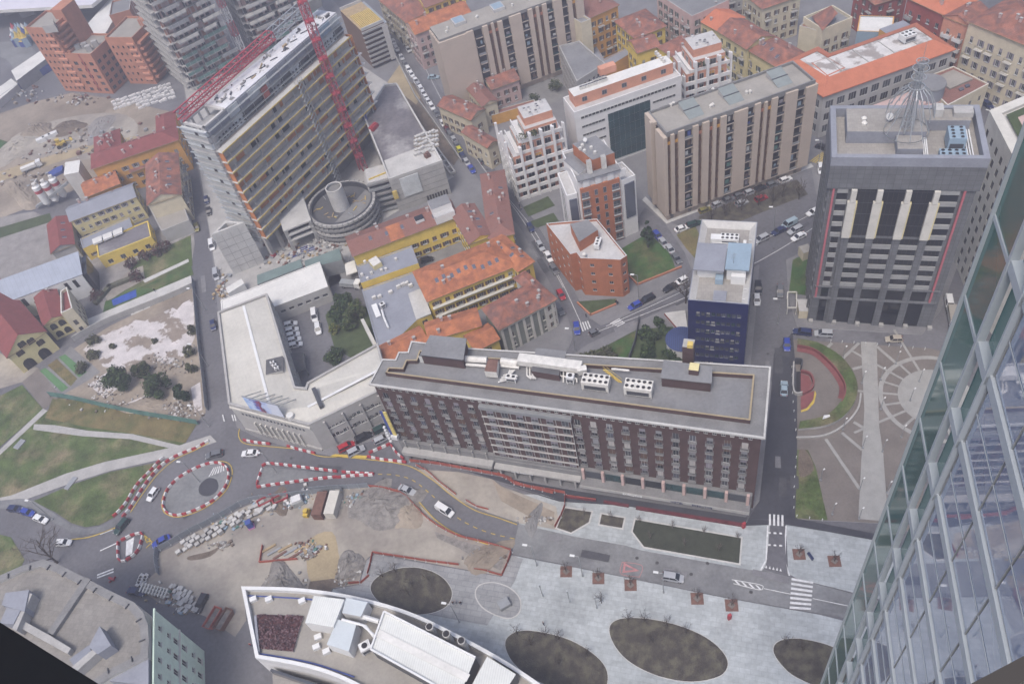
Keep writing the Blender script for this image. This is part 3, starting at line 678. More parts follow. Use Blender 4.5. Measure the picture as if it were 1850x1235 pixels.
q = G(1247,620,HZ+7.3);addbox(hotel,'vent_hood',(q.x,q.y,HZ+6.4),(1.1,1.1,.9),rz_h,'yellow_edge')
q = G(1254,662,HZ+5.2);addbox(hotel,'light_shaft',(q.x,q.y,HZ+.2),(1.9,1.9,5),rz_h,'wall_hotel','wall_pale_yellow')
def pipe(par,pts,r,m='duct_white',n=8,name='duct'):
    mb = MB()
    for a,b_ in zip(pts[:-1],pts[1:]):mb.tube(a,b_,r,r,n)
    return part(name,mb,m,par,smooth=False)
def roofpts(l,z):return [G(x,y,z) for x,y in l]
pipe(hotel,roofpts([(838,648),(880,650)],HZ+1.4),.75);pipe(hotel,roofpts([(842,658),(878,661)],HZ+1),.35);pipe(hotel,roofpts([(905,652),(935,656)],HZ+1.4),.8);pipe(hotel,roofpts([(905,660),(938,664)],HZ+.9),.35)
mb = MB();a,b_ = G(936,645,HZ+3.2),G(1050,660,HZ+3.2);mb.bar((a.x,a.y,HZ+2.6),(b_.x,b_.y,HZ+2.6),2.2,1.5);mb.bar((b_.x,b_.y,HZ+2.6),G(1052,672,HZ+2.4),2.0,1.4);mb.bar((b_.x,b_.y,HZ+1.2),(b_.x,b_.y,HZ+2.2),1.8,1.8)
part('air_duct',mb,'duct_white',hotel)
P4(hotel,'plant_room',[(963,655),(1012,662),(1010,678),(960,670)],HZ+.2,HZ+2.2,'wall_hotel','roof_dark')
ru = P4(hotel,'rusty_unit',[(882,648),(900,650),(897,672),(875,670)],HZ+.8,HZ+2.8,'duct_white','rust')
for i in range(5):pipe(hotel,roofpts([(1012+i*6,668+i*.7),(1012+i*6,678+i),(1018+i*6,680+i),(1018+i*6,690)],HZ+1.0+.1*i),.17,name='pipe')
for i in range(4):pipe(hotel,roofpts([(900+i*3,690-i*4),(915+i*3,686-i*4),(921+i*3,668)],HZ+1.2),.16,name='pipe')
for i in range(3):pipe(hotel,roofpts([(952+i*5,660),(952+i*5,678),(960+i*4,684)],HZ+1.1),.2,name='pipe')
pipe(hotel,roofpts([(915,676),(935,679)],HZ+1.8),.15,name='pipe');pipe(hotel,roofpts([(916,681),(934,684)],HZ+1.8),.15,name='pipe')
q = G(925,688,HZ+.2);fan_unit(hotel,(q.x,q.y,HZ+.2),rz_h,2.2,1.2,1.6,2,1)
q = G(1032,690,HZ+.2);fan_unit(hotel,(q.x,q.y,HZ+.2),rz_h,1.6,1.4,2.3,1,1)
q = G(1077,692,HZ+1.5);fan_unit(hotel,(q.x,q.y,HZ+.2),rz_h,5.6,2.6,2.8,5,2,'duct_white');q = G(1154,702,HZ+1.5);fan_unit(hotel,(q.x,q.y,HZ+.2),rz_h,5.6,2.6,2.8,5,2,'duct_white')
mb = MB();a,b_ = G(1093,668,HZ+2.6),G(1120,690,HZ+.3)
for s in (-.4,.4):mb.bar(a+F.u*s,V((b_.x,b_.y,HZ+.4))+F.u*s,.1,.25);mb.bar(a+F.u*s+V((0,0,1)),V((b_.x,b_.y,HZ+1.4))+F.u*s,.06,.06)
for k in range(9):c_ = a.lerp(V((b_.x,b_.y,HZ+.4)),k/8);mb.bar(c_-F.u*.4,c_+F.u*.4,.28,.05)
part('stair',mb,'yellow_edge',hotel)
for x0,x1 in ((1105,1135),(1110,1137)):pipe(hotel,roofpts([(x0,666),(x1,669)],HZ+2.4),.22,name='pipe')
q = G(1028,655,HZ+.2);P4(hotel,'roof_hatch',[(968,628),(1024,634),(1020,648),(966,642)],HZ-3,HZ+.4,'concrete_dark','roof_grey')
# vertical blade sign on the left corner
F.piece('blade_sign',hotel,-.9,-.15,.9,1.1,9.4,18.6,'tarp_blue');F.piece('sign_panel',hotel,-.15,.75,.9,1.15,9.4,18.6,A('sign_yellow',(.62,.5,.16),.6,.25,1.5));F.piece('sign_box',hotel,-.6,.95,.6,1.7,8.2,9.4,'paint_white')
for k in range(6):F.piece('sign_lamp',hotel,-1.9,-1.35,.9,1.4,6.2+k*1.15,6.7+k*1.15,'metal_white')
# ---------------------------------------------------------------- dark office tower with the mast
TZ = 48.9
tp = [G(1507,282,51),G(1784,284.5,51)];F = Fr(*tp);L = F.L;dp = (G(1504.4,194,51)-tp[0]).dot(-F.n)
tp += [tp[1]-F.n*dp,tp[0]-F.n*dp]
tower = thing('office_tower','dark grey stone office tower with pale columns and roof mast','office tower',centre(tp))
mb = MB();mb.prism(tp,0,TZ-6,0,0);part('core',mb,'stone_dark',tower)
mb = MB();ot = inset(tp,-.5);mb.prism(ot,TZ-6,TZ-.01,0,0);part('crown_band',mb,'stone_dark',tower)
# roof: sunk terrace with coping
it = inset(ot,1.1);mb = MB()
for i in range(4):
    j = (i+1) % 4;a,b_,c,d = ot[i],ot[j],it[j],it[i]
    mb.face([(a.x,a.y,TZ),(b_.x,b_.y,TZ),(b_.x,b_.y,TZ+2.2),(a.x,a.y,TZ+2.2)],0);mb.face([(a.x,a.y,TZ+2.2),(b_.x,b_.y,TZ+2.2),(c.x,c.y,TZ+2.2),(d.x,d.y,TZ+2.2)],0)
    mb.face([(c.x,c.y,TZ),(d.x,d.y,TZ),(d.x,d.y,TZ+2.2),(c.x,c.y,TZ+2.2)],0)
part('coping',mb,'roof_lead',tower)
mb = MB();mb.face([(p.x,p.y,TZ+.03) for p in it]);part('roof',mb,'roof_slab',tower)
Fd = F
mb = MB();F.box(mb,2.6,L*.63,-dp+1.8,-7.0,TZ+.05,TZ+3.0,0,1);part('upper_deck',mb,['roof_lead','roof_slab'],tower)
mb = MB();F.box(mb,L*.63,L-1.8,-dp+1.6,-dp+5.5,TZ+.05,TZ+2.6,0,1);part('upper_deck',mb,['roof_lead','roof_slab'],tower)
mb = MB();F.box(mb,L*.43,L*.60,-6.9,-2.4,TZ+.05,TZ+2.2,0,1);part('stair_head',mb,['roof_lead','roof_slab'],tower)
fan_unit(tower,F.p(L*.82,-6.0,TZ+.05),F.rz,3.2,4.2,3.6,2,4,'roof_blue');fan_unit(tower,F.p(L*.80,-2.6,TZ+.05),F.rz,5.0,2.2,1.3,4,2,'roof_blue',legs=.2)
for k in range(3):pipe(tower,[V(F.p(L-1.9-k*.5,-2.2,TZ+.7)),V(F.p(L-1.9-k*.5,-dp+6,TZ+.7))],.16,'metal_white',name='pipe')
for k in range(3):pipe(tower,[V(F.p(L*.615+k*.35,-2.2,TZ+.5)),V(F.p(L*.60+k*.35,-6,TZ+2.2))],.13,'metal_white',name='pipe')
for u_,d_ in ((L*.21,-9.4),(L*.21,-11)):
    mb = MB();q = F.p(u_,d_,TZ+3);mb.tube(q,(q[0],q[1],TZ+3.5),.5,.5,10);mb.tube((q[0],q[1],TZ+3.5),(q[0],q[1],TZ+3.9),.6,.2,10);part('roof_vent',mb,'duct_white',tower)
mb = MB();F.box(mb,L*.82,L*.95,-dp+2.2,-dp+4.6,TZ+2.6,TZ+3.8);part('plant_box',mb,'concrete',tower)
mb = MB();F.box(mb,L*.69,L*.75,-dp+2.0,-dp+4.4,TZ+2.6,TZ+4.4);part('plant_box',mb,'concrete_pale',tower)
# facade
fac = dict(pk=[.028,.92],pl=[.18,.36,.555,.745])
for f_ in fac['pk']:
    F.piece('pink_strip',tower,f_*L,f_*L+.42,.0,.45,9,TZ-6.05,'pink_clad')
bays = [.045,.16,.36,.555,.745,.918]
for f_ in fac['pl']:
    u = f_*L;F.piece('upper_column',tower,u-.55,u+.55,.0,1.0,39.6,TZ-6.05,'stone_pale')
    F.piece('lower_column',tower,u-.95,u+.75,.0,.9,29.2,39.4,'stone_pale');F.piece('column_edge',tower,u+.75,u+1.05,.0,.7,29.2,39.4,'wall_pale_yellow')
    F.piece('pilaster',tower,u-.75,u+.75,.0,.5,0,29.0,'stone_dark')
pane = 'glass_dark'
for b0,b1 in zip(bays[:-1],bays[1:]):
    u0,u1 = b0*L+.8,b1*L-.8
    edge = b0 < .1 or b1 > .9
    for r in range(5):      # upper storeys
        zz = 29.4+r*3.15
        if edge:
            F.piece('window_strip',tower,u0-.3,u1+.2,.02,.08,zz+.9,zz+2.6,pane);F.piece('spandrel',tower,u0-.3,u1+.2,.02,.35,zz-.4,zz+.7,'stone_mid')
        else:
            F.piece('glazing',tower,u0,u1+.4,.02,.07,zz+.05,zz+3.05,pane)
            k = 4
            for i in range(1,k):F.piece('mullion',tower,u0+i*(u1-u0)/k-.03,u0+i*(u1-u0)/k+.03,.08,.14,zz+.05,zz+3.05,'frame_dark')
    for r in range(5):      # lower storeys
        zz = 13.4+r*3.12;F.piece('spandrel',tower,u0,u1,.02,.3,zz-.2,zz+1.05,'stone_mid')
        F.piece('window_strip',tower,u0+.1,u1-.1,.02,.08,zz+1.1,zz+2.75,pane)
        for i in range(1,4):F.piece('mullion',tower,u0+i*(u1-u0)/4-.03,u0+i*(u1-u0)/4+.03,.09,.15,zz+1.1,zz+2.75,'frame_dark')
    F.piece('glazing',tower,u0,u1,.02,.1,9.2,12.6,'glass_dark');F.piece('glazing',tower,u0,u1,.02,.1,.4,8.6,'glass_dark')
F.piece('ledge',tower,.5,L-.5,0,.6,8.7,9.1,'stone_dark');F.piece('ledge',tower,.5,L-.5,0,.5,12.7,13.0,'stone_dark')
for k in range(6):F.piece('plinth',tower,k*L/5.2+.3,k*L/5.2+1.3,.1,1.0,0,.9,'concrete')
FS = Fr(tp[1],tp[2])
for r in range(13):
    for k in range(6):
        u0 = .5+k*(FS.L-1)/6;FS.piece('window_strip',tower,u0+.15,u0+(FS.L-1)/6-.15,.02,.08,5+r*3.05,6.9+r*3.05,'glass_teal')
FW = Fr(tp[3],tp[0])
for k in range(5):FW.piece('side_rib',tower,1+k*FW.L/5,1.6+k*FW.L/5,0,.5,0,TZ-6.1,'stone_dark')
for r in range(13):FW.piece('side_ledge',tower,.6,FW.L-.6,0,.25,4+r*3.1,4.5+r*3.1,'stone_dark')
# lattice mast
mc = G(1637,236,TZ+3);zt = TZ+19
mast = thing('roof_mast','lattice steel radio mast with ribbed skirt on the tower roof','mast',(mc.x,mc.y,TZ+3))
mb = MB();prof = [(4.3,0),(3.0,4.5),(1.6,9.0),(1.15,11)]
for k in range(16):
    t = 2*math.pi*k/16;pts = [V((mc.x+r_*math.cos(t),mc.y+r_*math.sin(t),TZ+3+z_)) for r_,z_ in ((1.2,10.5),(2.9,9.0),(4.3,6.2),(4.6,4.2))]
    for a,b_ in zip(pts[:-1],pts[1:]):mb.tube(a,b_,.1,.1,4)
part('skirt',mb,'metal_galv',mast)
mb = MB()
for k in range(10):
    t = 2*math.pi*k/10;mb.tube((mc.x+4.3*math.cos(t),mc.y+4.3*math.sin(t),TZ+3.05),(mc.x+1.1*math.cos(t),mc.y+1.1*math.sin(t),TZ+11),.09,.07,5)
for rr,z_ in ((4.3,3.1),(4.3,3.1)):
    for k in range(24):
        t,t2 = 2*math.pi*k/24,2*math.pi*(k+1)/24;mb.tube((mc.x+rr*math.cos(t),mc.y+rr*math.sin(t),TZ+z_),(mc.x+rr*math.cos(t2),mc.y+rr*math.sin(t2),TZ+z_),.08,.08,4)
part('base_frame',mb,'metal_galv',mast)
mb = MB()
for k in range(4):
    t = math.pi/4+math.pi*k/2;mb.tube((mc.x+1.2*math.cos(t),mc.y+1.2*math.sin(t),TZ+3),(mc.x+.45*math.cos(t),mc.y+.45*math.sin(t),zt),.16,.1,4)
for i in range(10):
    z_ = TZ+4+i*1.55;s = (z_-TZ-3)/19;r_ = 1.2-.75*s
    for k in range(4):
        t,t2 = math.pi/4+math.pi*k/2,math.pi/4+math.pi*(k+1)/2
        mb.tube((mc.x+r_*math.cos(t),mc.y+r_*math.sin(t),z_),(mc.x+r_*math.cos(t2),mc.y+r_*math.sin(t2),z_+1.4),.05,.05,4);mb.tube((mc.x+r_*math.cos(t),mc.y+r_*math.sin(t),z_),(mc.x+r_*math.cos(t2),mc.y+r_*math.sin(t2),z_),.05,.05,4)
mb.tube((mc.x,mc.y,zt),(mc.x,mc.y,zt+4),.06,.03,5)
part('lattice',mb,'metal_galv',mast)
for z_,r_ in ((10.5,1.5),(12.5,1.35),(14.5,1.5),(16,1.1)):
    mb = MB()
    for k in range(16):
        t,t2 = 2*math.pi*k/16,2*math.pi*(k+1)/16;mb.tube((mc.x+r_*math.cos(t),mc.y+r_*math.sin(t),TZ+3+z_),(mc.x+r_*math.cos(t2),mc.y+r_*math.sin(t2),TZ+3+z_),.1,.1,4)
    for k in range(4):t = math.pi*k/2;mb.tube((mc.x,mc.y,TZ+3+z_),(mc.x+r_*math.cos(t),mc.y+r_*math.sin(t),TZ+3+z_),.05,.05,4)
    part('ring_platform',mb,'metal_galv',mast)
mb = MB();q = G(1607,213,TZ+4);mb.tube((q.x,q.y,TZ+3),(q.x,q.y,TZ+4.4),.06,.06,5);mb.tube((q.x,q.y,TZ+4.4),(q.x-.15,q.y-.35,TZ+4.5),.75,.7,12);solo('satellite_dish',mb,'metal_white','white satellite dish on the mast tower roof','satellite dish')
# ---------------------------------------------------------------- navy blue office block
BZ = 25.
bp = [G(1243,541.5,BZ),G(1352.7,550,BZ)];F = Fr(*bp);L = F.L;dp = (G(1269,396,BZ)-bp[0]).dot(-F.n);bp += [bp[1]-F.n*dp,bp[0]-F.n*dp]
blue = thing('office_block','navy blue clad office block with pale paved roof terrace','office block',centre(bp))
mb = MB();ops = []
for r in range(7):
    zz = 2.4+r*2.95
    for k in range(9):
        u = L*.13+k*L*.74/8.6+L*.04
        ops.append((u-.42,u+.42,zz,zz+1.25));F.put('window',win_mesh(.84,1.25,random.choice(['plain','plain','half']),random.choice(['metal_dark','frame_grey','metal_dark']),random.choice(['glass_mid','glass_teal','glass_sky']),'curtain'),blue,u,0,zz)
wall_open(mb,bp[0],bp[1],0,BZ-.6,ops)
for i in (1,2,3):wall_open(mb,bp[i],bp[(i+1) % 4],0,BZ-.6,[])
part('wall',mb,'blue_clad',blue)
FS = Fr(bp[1],bp[2])
for r in range(7):FS.piece('window_strip',blue,1.5,FS.L-1.5,0,.06,2.6+r*2.95,3.9+r*2.95,'glass_mid')
ib = inset(bp,1.6);ib0 = inset(bp,.2);mb = MB()
for i in range(4):
    j = (i+1) % 4;a,b_,c,d,e,g_ = bp[i],bp[j],ib0[j],ib0[i],ib[j],ib[i]
    mb.face([(a.x,a.y,BZ-.6),(b_.x,b_.y,BZ-.6),(b_.x,b_.y,BZ),(a.x,a.y,BZ)],0);mb.face([(a.x,a.y,BZ),(b_.x,b_.y,BZ),(c.x,c.y,BZ),(d.x,d.y,BZ)],2)
    mb.face([(d.x,d.y,BZ),(c.x,c.y,BZ),(e.x,e.y,BZ-1.3),(g_.x,g_.y,BZ-1.3)],1)
part('parapet',mb,['blue_clad','concrete_pale','roof_lead'],blue)
mb = MB();mb.face([(p.x,p.y,BZ-1.3) for p in ib]);part('roof',mb,'roof_slab',blue)
F.piece('roof_hatch',blue,L*.40,L*.62,-4.4,-.9,BZ-1.28,BZ-.9,'roof_lead')
mb = MB();F.box(mb,L*.08,L*.52,-15.5,-8.6,BZ-1.28,BZ+2.2);part('plant_house',mb,'metal_white',blue);F.piece('plant_roof',blue,L*.02,L*.54,-16.0,-7.2,BZ+2.2,BZ+2.5,'roof_lead')
mb = MB();F.box(mb,L*.58,L*.90,-15.5,-8.3,BZ-1.28,BZ+2.6);part('plant_house',mb,'metal_white',blue);F.piece('plant_roof',blue,L*.55,L*.95,-16.2,-7.6,BZ+2.6,BZ+2.9,'roof_blue')
F.piece('plant_box',blue,L*.40,L*.53,-8.4,-6.6,BZ-1.28,BZ+.3,'roof_blue');F.piece('plant_box',blue,L*.66,L*.9,-8.2,-7.0,BZ-1.28,BZ+1.2,'metal_white')
fan_unit(blue,F.p(L*.55,-20.3,BZ-1.28),F.rz,4.2,2.2,2.2,4,2)
for k in range(4):pipe(blue,[V(F.p(L*.25,-17.6-k*.5,BZ-.2)),V(F.p(L*.8+k*.15,-17.6-k*.5,BZ-.2)),V(F.p(L*.8+k*.15,-20.5,BZ-.2))],.14,'metal_white',name='pipe')
F.piece('plant_box',blue,L*.22,L*.4,-21.2,-19.4,BZ-1.28,BZ+.7,'metal_white')
for k in range(7):
    q = F.p(L-.8,-2-k*3.2,BZ-.7);mb = MB();mb.box(q,(1.4,.12,.12),F.rz);part('parapet_brace',mb,'metal_white',blue)
mb = MB();q = F.p(L*.68,-9.5,BZ+2.9);mb.tube(q,(q[0],q[1],BZ+6.2),.05,.04,5);
for k in range(4):mb.bar((q[0]-.6,q[1],BZ+4.6+k*.4),(q[0]+.6,q[1],BZ+4.6+k*.4),.04,.04)
part('aerial',mb,'metal_grey',blue)
# low drum with blue seamed roof beside it
mb = MB();c_ = G(1232,612,4);mb.tube((c_.x,c_.y,0),(c_.x,c_.y,4),3.8,3.8,28);mb.tube((c_.x,c_.y,4),(c_.x,c_.y,4.7),4.1,.8,28,1)
solo('rotunda',mb,['wall_white',A('roof_seam',(.05,.07,.17),.5,.1,.3,pat=('rib',.5,20,.5,.1))],'low round pavilion with blue seamed roof against the navy office block','pavilion')
# ---------------------------------------------------------------- beige slab apartment blocks
def stripes(b,F,z0,z1,nf,pat,wall,seed=0,dep=.9):
    rnd = random.Random(seed);fh = (z1-z0)/nf
    for f0,f1,k in pat:
        u0,u1 = f0*F.L,f1*F.L
        if k == 'P':F.piece('wall_panel',b,u0,u1,-dep,.25,z0,z1+rnd.choice([0,.25,.4]),wall);continue
        if k == 'W':
            F.piece('recess',b,u0,u1,-dep,-.5,z0,z1-.2,'frame_brown')
            for r in range(nf):
                zz = z0+r*fh;w_ = u1-u0-.1
                F.piece('spandrel',b,u0+.03,u1-.03,-.5,-.3,zz+.05,zz+1.0,rnd.choice(['shutter_brown','frame_brown','shutter_brown']) if r < nf-1 else rnd.choice(['wall_ochre','wall_terracotta']))
                F.put('window',win_mesh(round(w_,2),1.6,rnd.choice(['plain','half','closed']),'frame_brown',rnd.choice(GLS),rnd.choice(['shutter_brown','curtain','shutter_brown'])),b,(u0+u1)/2,-.56,zz+1.1)
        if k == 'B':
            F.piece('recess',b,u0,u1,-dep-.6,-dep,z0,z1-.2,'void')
            for r in range(nf):
                zz = z0+r*fh;o = F.piece('balcony',b,u0+.03,u1-.03,-dep,.05,zz-.12,zz+.14,wall)
                F.piece('railing',o,u0+.05,u1-.05,-.05,.0,zz+.2,zz+.95,rnd.choice(['glass_mid','metal_dark','glass_teal','metal_grey','metal_dark','glass_dark']))
                if rnd.random() < .55:
                    a = rnd.uniform(u0+.2,u1-1.2);F.piece('awning',o,a,a+rnd.uniform(.6,1.3),-.5,-.42,zz+.3,zz+rnd.uniform(1.2,2.3),rnd.choice(['curtain','frame_white','shutter_grey','roof_blue','net_green','tarp_blue','shutter_brown']))
PATA = [(0,.022,'P'),(.022,.045,'W'),(.045,.068,'P'),(.068,.095,'W'),(.095,.133,'P'),(.133,.188,'B'),(.188,.222,'P'),(.222,.249,'W'),(.249,.292,'P'),(.292,.319,'W'),(.319,.339,'P'),(.339,.366,'W'),(.366,.404,'P'),(.404,.456,'B'),(.456,.542,'P'),(.542,.588,'B'),(.588,.626,'P'),(.626,.652,'W'),(.652,.671,'P'),(.671,.699,'W'),(.699,.738,'P'),(.738,.79,'B'),(.79,.868,'P'),(.868,.924,'B'),(.924,1,'P')]
AZ = 30.
ap = R3((1198.6,249),(1477.9,150),(1156.5,212),AZ)
beige = thing('apartment_slab','tall beige apartment slab with full height panels and brown window strips','apartment block',centre(ap))
ia = inset(ap,1.0);mb = MB();mb.prism(ia,0,AZ-.3,0);part('core',mb,'wall_beige',beige)
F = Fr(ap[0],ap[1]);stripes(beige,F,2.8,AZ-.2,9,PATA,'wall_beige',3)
FL_ = Fr(ap[3],ap[0])
FL_.piece('end_wall',beige,0,FL_.L*.47,-1,.05,2.8,AZ+.9,'wall_beige');FL_.piece('end_wall',beige,FL_.L*.56,FL_.L-.02,-1,.05,2.8,AZ-.3,'wall_beige')
FL_.piece('end_pier',beige,FL_.L*.38,FL_.L*.47,.05,.8,2.8,AZ+1.2,'wall_beige');FL_.piece('service_slot',beige,FL_.L*.47,FL_.L*.56,-.98,-.6,2.8,AZ,'void');pipe(beige,[V(FL_.p(FL_.L*.51,-.4,3)),V(FL_.p(FL_.L*.51,-.4,AZ))],.12,'wall_beige',name='drainpipe')
Fb = Fr(ap[1],ap[2]);Fb.piece('end_wall',beige,0,Fb.L,-1,.05,2.8,AZ-.3,'wall_beige')
rp = inset(ap,-.1);mb = MB();mb.prism([V(F.p(1.2,-1.0)),V(F.p(F.L-1,-1.0)),ap[2]-F.u,ap[3]+F.u*1.2],AZ-.29,AZ+.2,0);part('roof',mb,'roof_beige',beige)
rim = [V(F.p(1,-.3)),V(F.p(F.L-.6,-.3)),ap[2]-F.u*.6,ap[3]+F.u];ri2 = inset(rim,.4);mb = MB()
for i in range(4):
    j = (i+1) % 4;t = AZ+1.0;a,b_,c,d = rim[i],rim[j],ri2[j],ri2[i]
    mb.face([(a.x,a.y,AZ-.6),(b_.x,b_.y,AZ-.6),(b_.x,b_.y,t),(a.x,a.y,t)]);mb.face([(a.x,a.y,t),(b_.x,b_.y,t),(c.x,c.y,t),(d.x,d.y,t)]);mb.face([(c.x,c.y,AZ),(d.x,d.y,AZ),(d.x,d.y,t),(c.x,c.y,t)])
part('parapet',mb,'concrete_dark',beige)
for k,f_ in enumerate((.2,.46,.78)):
    u0 = F.L*f_;mb = MB();q = [V(F.p(u0,-3.2)),V(F.p(u0+4.5,-3.2)),V(F.p(u0+4.5,-9.5)),V(F.p(u0,-9.5))]
    mb.faces([(*q[0].xy,AZ+.25),(*q[1].xy,AZ+.25),(*q[2].xy,AZ+1.9),(*q[3].xy,AZ+1.9),(*q[2].xy,AZ+.2),(*q[3].xy,AZ+.2)],[(0,1,2,3)],0)
    mb.faces([(*q[0].xy,AZ+.2),(*q[1].xy,AZ+.2),(*q[2].xy,AZ+1.9),(*q[3].xy,AZ+1.9),(*q[2].xy,AZ+.2),(*q[3].xy,AZ+.2)],[(1,4,2),(0,3,5),(4,5,3,2)],1)
    part('rooflight',mb,[A('rooflight_glass',(.22,.245,.24),.5,.1,.5),'concrete'],beige);F.piece('rooflight_frame',beige,u0-.1,u0+4.6,-6.5,-6.2,AZ+1.0,AZ+1.2,'metal_dark')
for f_,d_ in ((.36,-5),(.375,-5.2),(.6,-5.5),(.17,-11.2),(.19,-11.4),(.45,-11.4),(.62,-5.2)):
    mb = MB();q = F.p(F.L*f_,d_,AZ+.2);mb.tube(q,(q[0],q[1],AZ+.9),.35,.35,8);mb.tube((q[0],q[1],AZ+.9),(q[0],q[1],AZ+1.3),.5,.2,8);part('roof_vent',mb,'duct_white',beige)
for k in range(8):F.piece('pilotis',beige,2+k*F.L/8,3+k*F.L/8,-2.5,-1.0,0,2.8,'concrete_dark')
sh('terrace',[(1160,362),(1166,356),(1203,392),(1465,296),(1470,302),(1204,405)],.15,'concrete_pale')
A2 = 28.
a2 = R3((791.8,77.8),(1052,-16),(771.7,54),A2)
beige2 = thing('apartment_slab','beige apartment slab with panels and balconies behind the red roofed courtyard houses','apartment block',centre(a2))
ia = inset(a2,1.0);mb = MB();mb.prism(ia,0,A2-.3,0);part('core',mb,'wall_beige',beige2);F = Fr(a2[0],a2[1])
PATB = [(0,.19,'P'),(.19,.235,'P'),(.245,.295,'B'),(.30,.335,'P'),(.335,.36,'W'),(.36,.378,'P'),(.378,.402,'W'),(.402,.435,'P'),(.435,.485,'B'),(.485,.565,'P'),(.565,.615,'B'),(.615,.645,'P'),(.645,.67,'W'),(.67,.69,'P'),(.69,.715,'W'),(.715,.745,'P'),(.745,.79,'B'),(.79,.85,'P'),(.85,.89,'B'),(.89,.92,'P'),(.92,.945,'W'),(.945,1,'P')]
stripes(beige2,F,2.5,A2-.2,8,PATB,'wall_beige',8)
FL_ = Fr(a2[3],a2[0])
for k in range(5):FL_.piece('end_wall',beige2,k*FL_.L/5+.35,(k+1)*FL_.L/5-.02,-1,.05,1.5,A2-.3,'wall_beige');FL_.piece('service_slot',beige2,k*FL_.L/5,k*FL_.L/5+.35,-1,-.4,1.5,A2-.4,'frame_brown')
rim = [V(F.p(.6,-.5)),V(F.p(F.L-.6,-.5)),a2[2]-F.u*.6,a2[3]+F.u*.6];mb = MB();mb.prism(rim,A2-.5,A2+.6,0,1);part('roof',mb,['concrete_dark','roof_beige'],beige2)
for f_ in (.15,.42,.66):F.piece('rooflight',beige2,F.L*f_,F.L*f_+4,-9,-4.5,A2+.6,A2+1.7,'roof_pale');F.piece('rooflight_frame',beige2,F.L*f_+.3,F.L*f_+3.7,-8.6,-4.9,A2+1.7,A2+1.8,'roof_blue')
for f_,d_ in ((.1,-5),(.08,-3),(.3,-5),(.31,-5.6),(.55,-5)):
    mb = MB();q = F.p(F.L*f_,d_,A2+.6);mb.tube(q,(q[0],q[1],A2+1.5),.4,.4,8);part('roof_vent',mb,'duct_white',beige2)
# ================================================================ housing blocks north of the hotel
def mansard(b,P,h,rise,d,m,mt,over=.6):
    O = inset(P,-over);I = inset(P,d);mb = MB();n = len(P)
    for i in range(n):
        j = (i+1) % n;a,b_,c,e = O[i],O[j],I[j],I[i]
        mb.face([(a.x,a.y,h-.2),(b_.x,b_.y,h-.2),(b_.x,b_.y,h+.1),(a.x,a.y,h+.1)],0)
        mb.face([(a.x,a.y,h+.1),(b_.x,b_.y,h+.1),(c.x,c.y,h+rise),(e.x,e.y,h+rise)],0)
    mb.face([(p.x,p.y,h-.2) for p in O][::-1],0);o = part('roof',mb,m,b)
    mb = MB();mb.face([(p.x,p.y,h+rise-.15) for p in I]);part('roof_deck',mb,mt,b);return o
WY = Win(fl=3.1,sp=2.9,w=1.0,h=1.5,sill=.9,style='shut',sm='shutter_brown',fr='frame_white')
WC = Win(fl=3.2,sp=2.8,w=1.0,h=1.7,sill=.8,style='shut',sm='shutter_brown',balc=.25)
WCb = Win(fl=3.2,sp=3.0,w=1.05,h=1.8,sill=.6,style='shut',sm='shutter_green',balc=.45,bm=('concrete','metal_dark'))
WB = Win(fl=3.0,sp=3.1,w=1.1,h=1.3,sill=.9,style='sill',fr='frame_white')
WS = Win(fl=3.2,sp=4.0,w=.9,h=1.1,sill=1.0,style='plain')
# --- yellow courtyard complex
b,i_ = house('courtyard_house','yellow courtyard wing with long brown tiled roof beside the round concrete drum',R3((637,460),(826,389),(627,427),10),10,'wall_yellow',Win(fl=3.3,sp=3.1,w=1.3,h=1.5,sill=.6,sm='shutter_brown',z0=.2),'tile_brown',0,ch=5,sky=5,seed=3)
c,u,v,hu,hv,zf = i_
mb = MB();q = []
for dx,dy in ((-.28,-1.12),(-.02,-1.12),(-.02,-.02),(-.28,-.02)):p = c+u*(dx*hu)+v*(dy*hv);q.append((p.x,p.y,zf(p.x,p.y)+.06))
mb.face(q);part('roof_patch',mb,'tile_orange',b)
p = c+u*hu*.78-v*hv*.2;rz = rot_of((0,0),u);addbox(b,'roof_room',(p.x,p.y,10),(6,4.5,4.2),rz,'wall_white','roof_grey');p = p-v*3.2;addbox(b,'roof_terrace',(p.x,p.y,10),(6,2.2,2.6),rz,'wall_white','roof_pale')
p = c+u*hu*.34-v*hv*.35;addbox(b,'roof_lantern',(p.x,p.y,zf(p.x,p.y)-.3),(2.6,2.2,1.0),rz,'wall_white','glass_dark')
house('courtyard_house','brown tiled house wing lining the long street',R3((884,428),(926,420),(812,326),11),11,'wall_yellow',WY,'tile_brown',1,ch=6,sky=2,seed=5,skyside=0)
b,i_ = house('courtyard_house','yellow gabled wing between cobbled courtyard and street wing',R3((849,439),(889,423),(822,381),11),11,'wall_yellow',WY,'tile_brown',0,ch=4,sky=3,seed=8,axis=1)
b,i_ = house('courtyard_house','yellow house with bright orange hipped roof and many skylights',R3((773,541),(932,477),(751,489),11),11,'wall_yellow',Win(fl=3.3,sp=3.0,w=1.3,h=1.4,sill=.8,sm='shutter_brown',z0=.4,close=.1),'tile_orange',1,ch=4,sky=9,seed=4)
P = R3((773,541),(932,477),(751,489),11);F = Fr(P[0],P[1])
for zz in (4.1,7.4):F.piece('balcony_ledge',b,.5,F.L-2,0,.9,zz,zz+.25,'stone_pale')
house('courtyard_house','orange tiled street end of the yellow courtyard house',R3((936,487),(962,471),(903,424),11),11,'wall_yellow',WY,'tile_orange',1,ch=2,sky=5,seed=6,skyside=0)
P = R3((902,592),(998,541),(873,556),10.5)
